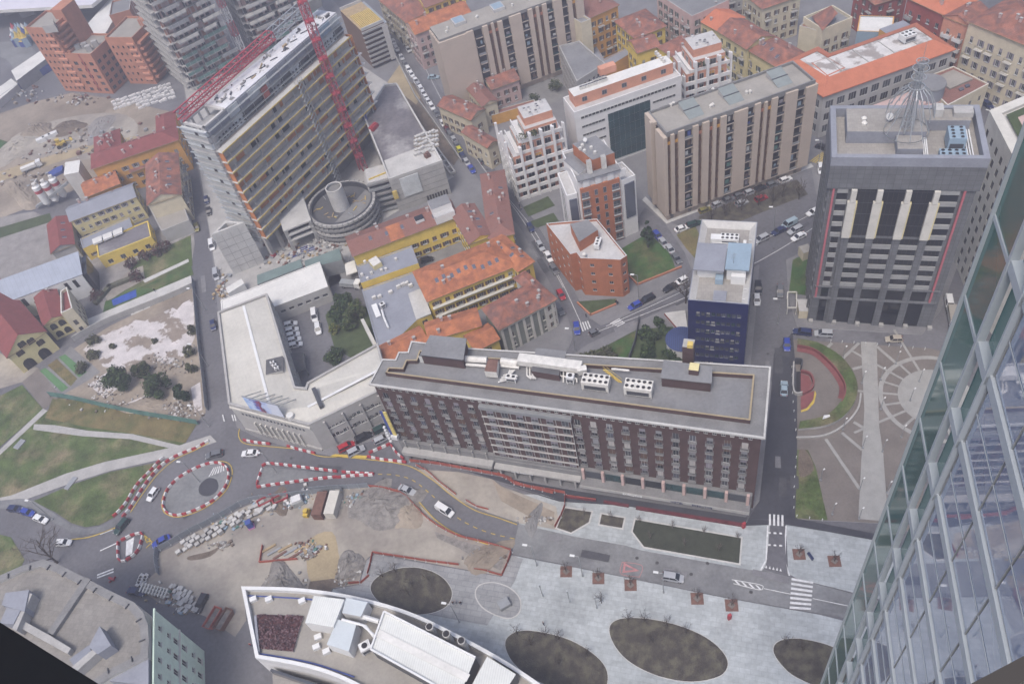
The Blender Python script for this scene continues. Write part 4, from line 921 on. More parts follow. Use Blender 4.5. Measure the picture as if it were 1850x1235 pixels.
b,i_ = house('corner_house','grey green corner house with pale pilasters and weathered tile roof',P,10.5,'wall_greengrey',Win(fl=3.4,sp=3.9,w=1.3,h=1.8,sill=.9,style='sill',fr='stone_pale',z0=.5),'tile_red',1,ch=4,seed=9)
F = Fr(P[0],P[1])
for k in range(8):F.piece('pilaster',b,k*(F.L-.8)/7+.1,k*(F.L-.8)/7+.8,0,.18,0,10,'stone_pale')
F.piece('cornice',b,0,F.L,0,.4,9.5,10.1,'stone_pale')
house('corner_house','tiled street wing behind the grey green corner house',R3((985,549),(1002,538),(951,488),10.5),10.5,'stone_pale',WY,'tile_red',1,ch=2,seed=10)
house('courtyard_house','orange tiled low wing just behind the hotel penthouse',R3((775,612),(868,585),(768,583),9),9,'wall_yellow',WY,'tile_orange',0,ch=3,seed=12)
house('courtyard_house','orange tiled shed roof next to the hotel corner',R3((690,655),(772,614),(692,622),8),8,'wall_yellow',WY,'tile_orange',0,ch=2,seed=13)
house('courtyard_house','small yellow house squeezed between hotel roof and corner house',R3((858,632),(900,610),(852,600),7.5),7.5,'wall_yellow',WY,'tile_orange',0,ch=0,seed=14)
b,r = block('workshop','yellow workshop with blue grey flat roof and small white dormer',GG([(644,481),(744,444),(756,476),(652,512)],8),8,'wall_yellow',Win(fl=3.2,sp=3.6,w=1.8,h=1.6,sill=.7,style='plain'),'roof_lead',.2,'roof_lead')
q = G(677,472,9.5);addbox(r,'dormer',(q.x,q.y,8),(2.6,3.4,1.6),.4,'wall_pale_yellow','duct_white')
for x,y in ((655,498),(665,505),(672,495),(690,490),(698,488),(716,470),(660,475)):q = G(x,y,8);addbox(r,'roof_vent',(q.x,q.y,8),(.7,.7,.9),.4,'duct_white')
b,r = block('workshop','low workshop with wide grey roof, solar panel and ducts',GG([(654,524),(751,490),(779,566),(752,580),(700,630),(684,632)],7),7,'wall_yellow',Win(fl=3.2,sp=3.6,w=1.6,h=1.5,sill=.9,style='plain'),'roof_lead',.2,'roof_lead')
P4(r,'roof_deck',[(737,530),(762,520),(779,566),(752,577)],7.05,7.4,'concrete','concrete_pale')
mb = MB();q = GG([(671,552),(680,548),(687,566),(678,570)],8.2);mb.face([(p.x,p.y,8.4 if k < 2 else 7.4) for k,p in enumerate(q)]);part('solar_panel',mb,'metal_white',r)
pipe(r,roofpts([(690,560),(694,574),(702,592)],7.6),.3,'metal_white');q = G(692,553,7.5);fan_unit(r,(q.x,q.y,7.1),.4,1.4,1.2,1.5,1,1)
for x,y in ((720,518),(728,514),(735,512),(742,516),(676,538),(686,536),(706,528)):q = G(x,y,7.4);addbox(r,'condenser',(q.x,q.y,7.1),(1.1,.7,.9),.4,'duct_white')
# --- brick office by the junction
P = ccw(GG([(1031,462),(1042,459),(1049,469),(1121,472),(1133,464),(1079,398),(987,406)],13.5))
brick = thing('brick_office','orange brick office with pale wedge shaped flat roof','office',centre(P))
walls(brick,P,13.5,'wall_brick',Win(fl=3.1,sp=3.3,w=1.1,h=1.1,sill=1.1,style='plain',z0=.6,fr='frame_white'));flat_roof(brick,P,13.5,'roof_pale',.6,.3,'roof_pale','wall_brick')
P4(brick,'penthouse',[(1030,404),(1063,397),(1080,415),(1046,437)],13.5,17,'wall_brick','roof_grey')
q = G(1080,440,14.5);fan_unit(brick,(q.x,q.y,13.55),1.1,3.2,1.5,1.8,3,1);q = G(1056,462,14.3);mb = MB();mb.tube((q.x,q.y,13.5),(q.x,q.y,15),.25,.25,8);mb.tube((q.x,q.y,15),(q.x,q.y,15.4),.6,.3,8);part('roof_vent',mb,'duct_white',brick)
# --- red and white stepped apartments
rw = thing('apartment_tower','white stepped apartment tower with orange brick front and twin chimneys','apartment block',G(1080,400,0))
Pm = R3((1042,331),(1121,308),(1003,282),24);walls(rw,Pm,24,'wall_white',None);flat_roof(rw,Pm,24,'roof_grey',.8,.3,'wall_white','wall_white')
F = Fr(Pm[0],Pm[1]);F.piece('brick_front',rw,.6,F.L-.6,.0,.5,.1,22,'wall_brick')
for k,f_ in enumerate((.15,.4,.6,.85)):
    w_ = 2.0 if k in (0,3) else .9
    for r in range(7):
        zz = 1+r*2.95;F.put('window',win_mesh(w_,1.9,'plain','metal_grey',random.choice(['glass_dark','glass_mid','glass_sky']),'curtain'),rw,f_*F.L,.66,zz)
        if w_ > 1:F.put('balcony',balcony_mesh(2.3,.5,'concrete','metal_grey'),rw,f_*F.L,.5,zz)
Pl = R3((1024,357),(1043,352),(996,319),20);walls(rw,Pl,20,'wall_white',None,name='wing_wall');flat_roof(rw,Pl,20,'roof_pale',.6,.3,'wall_white','wall_white');F2 = Fr(Pl[0],Pl[1]);F2.piece('bay_window',rw,.5,F2.L-.3,0,.3,2,19,'glass_sky');F3 = Fr(Pl[3],Pl[0])
for k in (.35,.55):F3.piece('slot_window',rw,F3.L*k,F3.L*k+.4,0,.06,3,18,'glass_dark')
Pr = R3((1123,330),(1148,319),(1112,300),20);walls(rw,Pr,20,'wall_white',None,name='wing_wall');flat_roof(rw,Pr,20,'roof_pale',.6,.3,'wall_white','wall_white');F2 = Fr(Pr[0],Pr[1]);F2.piece('bay_window',rw,.7,F2.L-.6,0,.3,7,19,'glass_sky')
Pb = R3((1107,437),(1152,418),(1098,420),0);mb = MB();mb.prism(Pb,0,6.5);part('podium',mb,'wall_brick',rw);F2 = Fr(Pb[0],Pb[1])
for k in range(3):
    for r in range(2):F2.put('window',win_mesh(1.8,2,'plain','metal_grey','glass_teal','curtain'),rw,(k+.5)*F2.L/3,.17,.8+r*2.9)
P4(rw,'penthouse',[(1034,260),(1077,245),(1110,276),(1070,289)],24,27.6,'wall_brick','roof_grey')
P4(rw,'roof_terrace',[(1018,290),(1030,280),(1058,305),(1045,314)],24.1,25.4,'wall_white','roof_grey')
F.piece('eave_slab',rw,.2,F.L-.2,-1.5,.9,24.9,25.2,'roof_grey')
for k in range(4):F.piece('attic_pier',rw,1.5+k*3.4,3.3+k*3.4,.3,.45,22.2,24.7,'wall_white');
for x,y in ((1064,296),(1090,287)):q = G(x,y,28);addbox(rw,'chimney',(q.x,q.y,22),(1.2,1.2,7),F.rz,'duct_white','concrete')
for x,y in ((1052,262),(1068,266),(1075,275),(1056,272),(1048,268)):q = G(x,y,28);addbox(rw,'roof_vent',(q.x,q.y,27.6),(.7,.7,.7),.4,'duct_white')
mb = MB();q = G(1057,252,29);mb.tube((q.x,q.y,27.6),(q.x,q.y,29),.05,.05,5);mb.tube((q.x,q.y,29),(q.x-.1,q.y-.3,29.1),.6,.55,10);part('satellite_dish',mb,'metal_white',rw)
# --- white terraced apartments
def terraced(label,P,nf,nstep,cols,cols2,seed):
    rnd = random.Random(seed);b = thing('terraced_apartments',label,'apartment block',centre(P));fh = 3.05;F = Fr(P[0],P[1]);W_ = Fr(P[3],P[0]);D = W_.L
    for r in range(nf):
        s = max(0,r-(nf-1-nstep));k = 2.6*s;z0 = .3+r*fh
        Q = [V(F.p(k+1.2,-1.2-k*.55)),V(F.p(F.L-1.0,-1.2-k*.55)),V(F.p(F.L-1.0,-D+1+k*.3)),V(F.p(k+1.2,-D+1+k*.3))]
        mb = MB();mb.prism(Q,z0,z0+fh+.02,0,1);part('storey',mb,['wall_salmon','roof_pale'],b)
        QF,QW = Fr(Q[0],Q[1]),Fr(Q[3],Q[0])
        for fr,n in ((QF,cols),(QW,cols2)):
            for i in range(n):
                w_ = rnd.choice([1.4,2.0]);fr.put('window',win_mesh(w_,2.0,rnd.choice(['plain','half','plain']),'frame_white',rnd.choice(GLS),rnd.choice(['curtain','wall_ochre'])),b,(i+.5)*fr.L/n,.16,z0+.2)
        o_ = [V(F.p(k*.9,-k*.5)),V(F.p(F.L,-k*.5)),V(F.p(F.L,-D)),V(F.p(k*.9,-D))];OF,OW = Fr(o_[0],o_[1]),Fr(o_[3],o_[0])
        mb = MB();mb.prism([V((p.x,p.y,0)) for p in o_],z0-.15,z0+.1);part('floor_slab',mb,'wall_white',b)
        OF.piece('parapet',b,0,OF.L,-.25,.05,z0-.3,z0+.95,'wall_white');OW.piece('parapet',b,0,OW.L,-.25,.05,z0-.3,z0+.95,'wall_white')
    zt = .3+nf*fh
    for i in range(cols+1):
        u = i*F.L/cols;top = zt+1.2 if i > nstep*.8 else zt-2.6*(nstep-i)
        F.piece('white_pier',b,max(0,u-.35),min(F.L+.1,u+.35),-.4,.35,0,top,'wall_white');F.piece('pier_cap',b,max(0,u-.3),min(F.L+.1,u+.3),-1.8,-.4,top-2.5,top-.6,'wall_white')
    for i in range(cols2):
        u = i*D/cols2;W_.piece('white_pier',b,u-.3+.35,u+.3+.35,-.4,.35,0,zt-1.5*((i+1) % 3),'wall_white')
    k = 2.6*nstep;Q = [V(F.p(k+2,-3-k*.5)),V(F.p(F.L-1.5,-3-k*.5)),V(F.p(F.L-1.5,-D+2)),V(F.p(k+2,-D+2))]
    mb = MB();mb.prism(Q,zt,zt+2.6,0,1);part('penthouse',mb,['wall_salmon','roof_pale'],b)
    for i in range(7):
        p = Q[0].lerp(Q[1],rnd.random()).lerp(Q[3].lerp(Q[2],rnd.random()),rnd.random());addbox(b,'chimney',(p.x,p.y,zt+2.6),(.7,.7,1.0),F.rz,'wall_white','roof_dark')
    for i in range(4):
        mb = MB();p = V(F.p(k*.5+1.5+rnd.random()*F.L*.5,-1.6-k*.3));clump(mb,p+V((0,0,zt-1.5-rnd.choice([0,2.4]))),1.6,1.1,60,rnd);part('terrace_plants',mb,['leaf_olive','leaf_dark'],b)
    return b
def clump(mb,c,r,h,n,rnd,s=.35,mi=2):
    for _ in range(n):
        a,q = rnd.random()*6.28,rnd.random()**.5;p = c+V((math.cos(a)*r*q,math.sin(a)*r*q,rnd.random()*h*(1-q*.6)))
        d = V((rnd.gauss(0,1),rnd.gauss(0,1),rnd.gauss(0,1))).normalized();e = d.orthogonal().normalized()*s*rnd.uniform(.6,1.3);g_ = d.cross(e).normalized()*s*rnd.uniform(.6,1.3)
        mb.face([p-e,p-g_*.6,p+e,p+g_*.6],rnd.randrange(mi))
terraced('white terraced apartments with planted roof steps lining the long street',R3((937,364),(1033,333),(900,321),0),7,2,5,4,1)
Pq = R3((1236,128),(1322,104),(1222,84),21)
terraced('white terraced apartments with red awnings right of the glass office',Pq,7,1,4,3,2)
# --- white office with teal glass front
P = R3((1037.6,206),(1231,139),(1019,178),22);F = Fr(P[0],P[1])
of = thing('glass_office','white office with teal glass curtain wall and salmon attic','office',centre(P))
walls(of,P,22,'wall_white',None);flat_roof(of,P,22,'roof_pale',.5,.3,'wall_white','wall_white')
for i in range(8):
    for r in range(6):F.piece('curtain_pane',of,F.L*.30+i*F.L*.05,F.L*.30+(i+1)*F.L*.05-.06,.02,.12,1+r*2.85,1+(r+1)*2.85-.12,'glass_teal')
for k in range(26):F.put('window',win_mesh(1.1,.9,'strip','frame_white','glass_dark','curtain'),of,F.L*.07+k*F.L*.86/25,.17,19.4)
for k in range(7):
    for r,zz in enumerate((16.2,13.2,10.2)):
        F.put('window',win_mesh(1.1,.8,'strip','frame_white','glass_dark','curtain'),of,F.L*.07+k*F.L*.2/6.5,.17,zz);F.put('window',win_mesh(1.1,.8,'strip','frame_white','glass_dark','curtain'),of,F.L*.74+k*F.L*.2/6.5,.17,zz)
at_ = [V(F.p(1.5,-3)),V(F.p(F.L-1.2,-3)),P[2]-F.u*1.2-F.n*-1.5,P[3]+F.u*1.5-F.n*-1.5];mb = MB();mb.prism(at_,22,25.6,0,1);part('attic',mb,['wall_salmon','roof_white'],of)
Fa = Fr(at_[0],at_[1])
for k in range(5):Fa.put('window',win_mesh(1.6,1.5,'plain','metal_grey','glass_mid','curtain'),of,Fa.L*(.1+.2*k),.16,23)
for k in range(10):q = Fa.p(Fa.L*(.1+.028*k),-2.2,25.6);addbox(of,'condenser',q,(.8,.6,1.1),F.rz,'duct_white','metal_dark')
for k in range(4):q = Fa.p(Fa.L*(.25+.03*k),-3.6,25.6);addbox(of,'condenser',q,(.8,.6,1.1),F.rz,'duct_white','metal_dark')
Fa.piece('lift_house',of,Fa.L*.34,Fa.L*.5,-7.6,-5.2,25.6,27.8,'wall_salmon')
for k in range(5):q = Fa.p(Fa.L*.93,-1.5-k*1.3,25.6);addbox(of,'condenser',q,(.8,.6,1.1),F.rz,'duct_white')
# --- further buildings, left to right
block('striped_office','small grey flat roofed office with vertical window strips',GG([(1010,86),(1047,77),(1094,118),(1042,150)],14),14,'wall_grey',Win(fl=3.2,sp=1.8,w=.8,h=2.2,sill=.4,style='plain',fr='frame_brown'),'roof_grey')
block('annex','low grey roofed annex round a small court',GG([(1060,84),(1074,80),(1092,108),(1138,84),(1138,98),(1092,126)],6),6,'wall_ochre',None,'roof_lead',.2,'roof_lead')
block('stair_tower','pale blank stair tower in front of the ochre tenement',GG([(1031,33),(1048,26),(1068,38),(1050,45)],19),19,'wall_cream',None,'roof_grey')
house('tenement','ochre tenement with shuttered windows near the top edge',R3((1062,32),(1116,8),(1030,-2),18),18,'wall_ochre',WC,'tile_brown',1,ch=3)
house('tenement','yellow tenement with long brown hipped roof',R3((1112,37),(1147,67),(1202,46),14),14,'wall_yellow',WC,'tile_red',1,ch=3)
house('tenement','yellow gabled wing with brown roof above the glass office',R3((1151,94),(1191,81),(1139,72),13),13,'wall_yellow',WC,'tile_red',0,ch=2,axis=0)
house('tenement','yellow wing with roof lantern beside white terraces',R3((1190,84),(1223,105),(1246,72),13),13,'wall_yellow',WC,'tile_red',1,ch=2)
house('row_house','pale yellow row house with bright red roof',R3((1251,29),(1297,54),(1290,3),14.5),14.5,'wall_pale_yellow',WCb,'tile_bright',1,ch=2)
house('row_house','pale yellow row house with dark balconies and brown roof',R3((1297,54),(1350,87),(1337,30),14.5),14.5,'wall_pale_yellow',WCb,'tile_red',0,ch=2)
house('row_house','cream row house with green shutters and dormered roof',R3((1350,87),(1408,121),(1394,62),13.5),13.5,'wall_pale_yellow',Win(fl=3.3,sp=2.8,w=1.,h=1.8,sill=.7,sm='shutter_green',balc=.3),'tile_red',1,ch=4,sky=3)
block('tenement','pinkish brick apartment block with corner balconies at the top edge',R3((1187,-8),(1250,33),(1245,-40),17),17,'wall_pink',WCb,'roof_grey')
house('tenement','cream tenement with grey shutters behind the red roofed row',R3((1378,14),(1447,-10),(1366,-22),15),15,'wall_cream',WC,'tile_red',1,ch=3)
b,r = block('tenement','cream block with roof terrace next to the blue tarpaulin',R3((1486,58),(1540,36),(1464,30),15.5),15.5,'wall_cream',Win(fl=3.1,sp=2.9,w=1.1,h=1.8,sill=.6,sm='shutter_brown',balc=.4),'roof_grey',.9,'wall_cream',blank=(3,))
mb = MB();q = GG([(1466,30),(1500,22),(1512,36),(1486,56)],16.4);mb.faces([(p.x,p.y,16.4+(2.2 if k in (1,2) else 0)) for k,p in enumerate(q)],[(0,3,2,1)]);part('roof',mb,'tile_red',b)
block('tenement','tall pale blank gable left of the cream terrace block',R3((1444,50),(1484,62),(1466,27),14),14,'wall_cream',None,'tile_red')
b,r = block('gutted_building','gutted building wrapped in blue tarpaulin with white roof',R3((1548,58),(1612,60),(1562,30),13),13,'roof_blue',None,'roof_white',.3,'wall_ochre')
q = R3((1604,60),(1648,44),(1600,46),15);mb = MB();mb.prism(q,12,14.5,0,1);part('roof_room',mb,['wall_ochre','roof_lead'],b)
P = R3((1488,173),(1722,89),(1466,134),15);P2 = R3((1406,120),(1488,173),(1452,92),15);F_ = Fr(P[0],P[1]);P = [P[0],P[1],P[1]-F_.n*17,P[0]-F_.n*17];F_ = Fr(P2[0],P2[1]);P2 = [P2[0],P2[1]-F_.u*.3,P2[1]-F_.u*.3-F_.n*15,P2[0]-F_.n*15]
sch = thing('institute','long cream institute with bright red mansard edge and stained white deck','institute',centre(P))
WI = Win(fl=4.2,sp=3.6,w=2.6,h=2.6,sill=1.0,style='plain',fr='frame_white',z0=.5)
walls(sch,P,15,'wall_grey',WI);walls(sch,P2,15,'wall_grey',WI);RD = A('roof_stained',(.56,.54,.52),.9,.12,.3,pat=('two',(.3,.27,.25),.22,.5,.58))
mansard(sch,P,15,2.6,4.2,'tile_bright','roof_stained');mansard(sch,P2,15,2.62,4.2,'tile_bright','roof_stained')
q = G(1641,60,20);fan_unit(sch,(q.x,q.y,17.5),Fr(P[0],P[1]).rz,4,3,2.4,3,2)
for f_ in (.2,.4,.6,.78):F_ = Fr(P[0],P[1]);F_.piece('deck_seam',sch,F_.L*f_,F_.L*f_+.3,-12.5,-4.5,17.45,17.62,'concrete')
mb = MB();F_ = Fr(P[0],P[1]);F_.box(mb,F_.L*.22,F_.L*.72,5,12,0,9.5);sg = part('rear_annex',mb,'wall_pink',sch)
for k in range(3):F_.piece('gallery',sch,F_.L*.22,F_.L*.72,12,12.6,2.5+k*2.8,3.2+k*2.8,'wall_pink');F_.piece('gallery_glazing',sch,F_.L*.23,F_.L*.71,12,12.1,.6+k*2.8,2.3+k*2.8,'glass_dark')
b,r = block('corner_building','low cream corner building with brown and grey hipped roofs',GG([(1672,140),(1722,121),(1786,153),(1712,192),(1690,172)],9),9,'wall_cream',Win(fl=3.3,sp=3.2,w=1.1,h=1.8,sill=.9,style='plain'),'tile_brown',.3,'stone_pale')
P4(b,'upper_roof',[(1690,140),(1722,126),(1758,142),(1716,160)],9.1,9.6,'roof_beige','roof_beige')
mb = MB();q = G(1681,150,13);mb.tube((q.x,q.y,0),(q.x,q.y,13),4.2,4.2,24);mb.tube((q.x,q.y,13),(q.x,q.y,13.4),4.4,4.2,24,1);part('drum',mb,['roof_lead','roof_grey'],b)
for i,(x,y) in enumerate(((1735,160),(1746,154))):q = GG([(x-3,y),(x+4,y-3),(x+7,y+1),(x,y+4)],9.4);mb = MB();mb.prism(ccw(q),9.05,9.5);part('skylight',mb,'glass_sky',b)
house('tenement','cream stucco tenement with many balconies at the right edge',R3((1752,37),(1905,100),(1810,-12),22),22,'wall_cream',Win(fl=3.6,sp=3.0,w=1.0,h=2.0,sill=.8,sm='shutter_grey',balc=.4,z0=.5,bm=('stone_pale','metal_dark')),'tile_red',1,ch=4)
house('tenement','orange brick tenement with white balcony bands',R3((1706,28),(1752,46),(1742,4),19),19,'wall_salmon',Win(fl=3.2,sp=3.0,w=1.1,h=1.8,sill=.6,style='sill',balc=.9,bsolid=True,bm=('wall_white','wall_white'),bw=3.0),'tile_red',0,ch=3)
house('tenement','red brick tenement with grey balconies behind the institute',R3((1640,-6),(1709,26),(1680,-38),19),19,'wall_redbrick',Win(fl=3.1,sp=3.2,w=1.2,h=1.6,sill=.8,style='sill',balc=.5,bsolid=True,bm=('concrete','concrete')),'tile_bright',1,ch=3)
house('tenement','dark red brick building at the top edge left of red tenement',R3((1582,6),(1640,-12),(1570,-30),14),14,'wall_redbrick',WC,'tile_red',1,ch=2)
house('tenement','cream corner tenement at the far right top',R3((1300,-30),(1376,-50),(1290,-70),15),15,'wall_grey',WC,'roof_grey',1,ch=2)
# --- along the long street
house('street_house','orange roofed brick house beside the beige slab on the long street',R3((750,61),(850,22),(735,40),15),15,'wall_pink',WC,'tile_orange',0,ch=2,axis=0)
house('street_house','brown roofed house at the far end of the long street',R3((733,38),(800,8),(698,-10),14),14,'wall_cream',WC,'tile_red',1,ch=5)
house('street_house','yellow tenement with flat brown roof behind the orange roofed house',R3((768,12),(838,-14),(758,-6),17),17,'wall_yellow',WC,'tile_brown',0,ch=3)
house('street_house','tiled street house with long roof below beige slab',R3((851,215),(875,197),(821,168),9.5),9.5,'wall_cream',WY,'tile_red',0,ch=5,axis=1)
house('street_house','tiled courtyard house behind the long roofed street house',R3((873,191),(897,181),(845,148),9),9,'wall_cream',WY,'tile_brown',0,ch=4,axis=1)
house('street_house','pink courtyard house with tiled roof below beige slab balconies',R3((888,160),(937,142),(866,143),8.5),8.5,'wall_pink',WC,'tile_red',0,ch=4,axis=0)
house('street_house','small tiled house against the beige slab end wall',R3((834,152),(860,143),(822,132),10),10,'wall_pink',WY,'tile_red',1,ch=3)
house('street_house','small tiled house on the left of the terraced apartments',R3((881,265),(898,254),(853,226),9),9,'wall_cream',WY,'tile_red',0,ch=3,axis=1)
P = GG([(875,205),(965,180),(968,186),(880,212)],4);block('garden_wall','ochre garden wall building between tiled houses and terraces',P,4,'wall_ochre',None,'tile_brown',.1)
# ================================================================ construction sites and the left side
def R2(a,b,dep,z,zt=None):
    A_,B_ = G(*a,z),G(*b,z);u = (B_-A_).normalized();n = V((-u.y,u.x,0));return [A_,B_,B_+n*dep,A_+n*dep]
# --- tower under construction
CZ = 47.5
P = R3((375,233),(618,21),(316,232),CZ);F = Fr(P[0],P[1]);W_ = Fr(P[3],P[0]);L,D = F.L,W_.L
ct = thing('unfinished_tower','tall unfinished concrete tower with jutting yellow edged floor slabs','unfinished building',centre(P))
I = [V(F.p(.8,-.8)),V(F.p(L-1,-.8)),V(F.p(L-1,-D)),V(F.p(.8,-D))]
mb = MB();mb.prism(I,8.2,CZ-7.2);part('core',mb,A('site_wall',(.5,.43,.355),.9,.15,.4),ct)
rnd = random.Random(5);nf = 9;fh = (CZ-7.4-8.2)/nf
for r in range(nf+1):
    z0 = 8.2+r*fh
    o = F.piece('floor_slab',ct,-.4,L+1.2-(.0 if r < 8 else 3),-1.0,1.5,z0-.18,z0+.12,'concrete_pale')
    F.piece('edge_form',o,-.4,L*.98,1.5,1.65,z0-.12,z0+.3,'yellow_edge')
    F.piece('deck_boards',o,.2,L*.97,-.7,1.46,z0+.13,z0+.2,'concrete_pale')
    if r == nf:break
    u = 1.0;k = 0
    F.piece('end_board',ct,.0,.25,-2.9,1.0,z0+.14,z0+fh-.2,'orange_board');F.piece('end_board',ct,L-.4,L-.15,-2.9,1.0,z0+.14,z0+fh-.2,'orange_board')
    while u < L-3:
        w_ = rnd.choice([1.2,1.6,2.5,3.5,5]);kind = rnd.choice(['void','orange_board','concrete','orange_board','concrete','void','concrete_pale'])
        if kind in ('void','orange_board'):F.piece('opening' if kind == 'void' else 'board_panel',ct,u,u+w_*(.6 if kind == 'void' else 1.3),-.8,-.73,z0+.14,z0+(2.3 if kind == 'void' else fh-.2),kind)
        u += w_+.8
    for k in range(13):F.piece('column',ct,2+k*(L-4)/12,2.28+k*(L-4)/12,1.0,1.25,z0+.12,z0+fh-.18,'concrete')
# upper storeys behind netting
mb = MB();F.box(mb,.4,L-.6,-D,-1.6,CZ-7.2,CZ-3.4);part('upper_storey',mb,'concrete',ct)
for k in range(14):
    u0 = .6+k*(L-1.4)/14;w_ = (L-1.4)/14
    F.piece('net_screen',ct,u0,u0+w_-.15,-1.6,-1.45,CZ-6.9,CZ-4.2,rnd.choice(['metal_grey','net_white','glass_mid','concrete','net_white']));F.piece('net_screen',ct,u0,u0+w_-.15,-1.7,-1.5,CZ-3.3,CZ-.4,rnd.choice(['roof_lead','net_white','roof_blue','net_white','roof_lead']))
    for q in range(3):F.piece('opening',ct,u0+.5+q*1.6,u0+1.2+q*1.6,-1.44,-1.40,CZ-6.5,CZ-5.0,'void')
    F.piece('scaffold_pole',ct,u0-.05,u0+.05,-.9,-.8,CZ-7.5,CZ+.6,'metal_galv')
for zz in (CZ-5.6,CZ-3.6,CZ-1.6):F.piece('scaffold_deck',ct,.4,L-.5,-1.4,-.6,zz,zz+.1,'metal_galv')
mb = MB();F.box(mb,L*.14,L-1,-D+.8,-1.8,CZ-.3,CZ);rf = part('roof_deck',mb,A('deck_white',(.6,.6,.62),.8,.1,.3,pat=('rib',1.2,49,.75,.12)),ct)
mb = MB();F.box(mb,.2,L*.14,-D+.6,-1.8,CZ-3.4,CZ-3.2);part('open_floor',mb,'concrete_pale',ct)
for (u0,u1,d0,d1) in ((0,L*.14,-D,-D+.7),(0,L*.14,-2.2,-1.5),(0,.7,-D,-1.5),(L*.135,L*.15,-D,-1.5)):F.piece('ring_beam',ct,u0,u1,d0,d1,CZ-.5,CZ+.1,'concrete_pale')
for k in range(4):F.piece('column',ct,.2+k*L*.045,.7+k*L*.045,-D+.1,-D+.6,CZ-3.2,CZ-.5,'concrete_pale');F.piece('column',ct,.1,.6,-D+.5+k*(D-2.5)/3,-D+1.0+k*(D-2.5)/3,CZ-3.2,CZ-.5,'concrete_pale')
for k in range(7):q = F.p(L*(.3+.08*k),-3.5-rnd.random()*2,CZ);mb = MB();mb.bar((q[0]-1,q[1]-.4,CZ+.15),(q[0]+1.2,q[1]+.6,CZ+.2),.2,.2);part('loose_beam',mb,'metal_dark',ct)
for k in range(46):q = F.p(L*rnd.uniform(.16,.97),rnd.uniform(-D+1.5,-2.4),CZ);addbox(ct,'roof_material',(q[0],q[1],CZ+.01),(rnd.uniform(.4,2.4),rnd.uniform(.2,.9),rnd.uniform(.1,.7)),F.rz+rnd.choice([0,0,1.57,.5]),rnd.choice(['wood','metal_galv','concrete','metal_dark','plastic_white','concrete_dark','rust']))
F.piece('tarpaulin',ct,L*.36,L*.40,-1.4,-.9,CZ-5.5,CZ-2.2,'net_orange')
# scaffolded street end
for r in range(20):
    z0 = 6+r*2.05;o = W_.piece('scaffold_lift',ct,-.6,D-.9,.05,.9,z0,z0+1.55,'net_white' if r % 2 else 'concrete_pale');W_.piece('scaffold_board',o,-.9-rnd.random()*.8,D-.6,.9,1.15+rnd.random()*.3,z0+1.55,z0+1.7,'metal_galv')
    if r % 2:W_.piece('window_gap',o,D*.48,D*.60,.9,.95,z0+.1,z0+1.5,'void')
mb = MB();W_.box(mb,0,D-.9,-1.5,.05,6,CZ-3.3);part('end_wall',mb,'concrete',ct)
for k,(x,y) in enumerate(((495,463),(513,446),(528,428),(478,440))):
    q = G(x,y);mb = MB();mb.box((q.x,q.y,0),(1.1,1.1,8.2),F.rz,0);mb.box((q.x,q.y,0),(1.25,1.25,1.2),F.rz,1);part('pilotis',mb,['concrete','plastic_red' if k == 0 else 'concrete'],ct)
mb = MB();F.box(mb,8,L-2,-D+1,-4,0,8.2);part('ground_storey',mb,'concrete_dark',ct)
# stair hoist in front of the slabs
mb = MB();q = V(F.p(L*.55,1.8,0))
for sx in (-1,1):
    for sy in (-.7,.7):mb.tube(q+F.u*sx+F.n*sy,q+F.u*sx+F.n*sy+V((0,0,42)),.08,.08,4)
for k in range(28):mb.bar(q-F.u+V((0,0,1.5*k)),q+F.u+V((0,0,1.5*k+1.4)),.5,.08)
solo('site_hoist',mb,'metal_galv','grey scaffold hoist climbing the slab front of the unfinished tower','hoist')
# --- red tower cranes
def lattice(mb,a,b,w,r=.11,seg=2.2):
    a,b = V(a),V(b);d = (b-a).normalized();x = d.orthogonal().normalized() if abs(d.z) > .9 else V((d.y,-d.x,0)).normalized();y = d.cross(x);n = int((b-a).length/seg)
    C_ = [x*w/2+y*w/2,x*w/2-y*w/2,-x*w/2-y*w/2,-x*w/2+y*w/2]
    for c in C_:mb.tube(a+c,b+c,r,r,4)
    for i in range(n):
        p,q = a.lerp(b,i/n),a.lerp(b,(i+1)/n)
        for k in range(4):mb.tube(p+C_[k],q+C_[(k+1) % 4],r*.6,r*.6,3,cap=False);mb.tube(p+C_[k],p+C_[(k+1) % 4],r*.6,r*.6,3,cap=False)
q = G(657,306);cr = thing('tower_crane','red lattice tower crane standing in front of the unfinished tower','crane',(q.x,q.y,0))
for k in range(10):
    mb = MB();lattice(mb,(q.x,q.y,k*6),(q.x,q.y,k*6+5.7),1.9,.17);mb.box((q.x,q.y,k*6+5.5),(2.2,2.2,.5),.3);part('mast_section',mb,'steel_red',cr)
tp_ = V((q.x,q.y,60));e1 = G(340,200,58);dj = V((e1.x-q.x,e1.y-q.y,0)).normalized()
mb = MB();lattice(mb,tp_-dj*8+V((0,0,2)),tp_-dj*20+V((0,0,2)),1.6,.12);mb.box((*(tp_-dj*18).xy,59.5),(3,2,3),.5);part('counter_jib',mb,'metal_galv',cr)
mb = MB();lattice(mb,tp_+V((0,0,0)),tp_+V((0,0,7)),1.5,.12);part('tower_head',mb,'steel_red',cr)
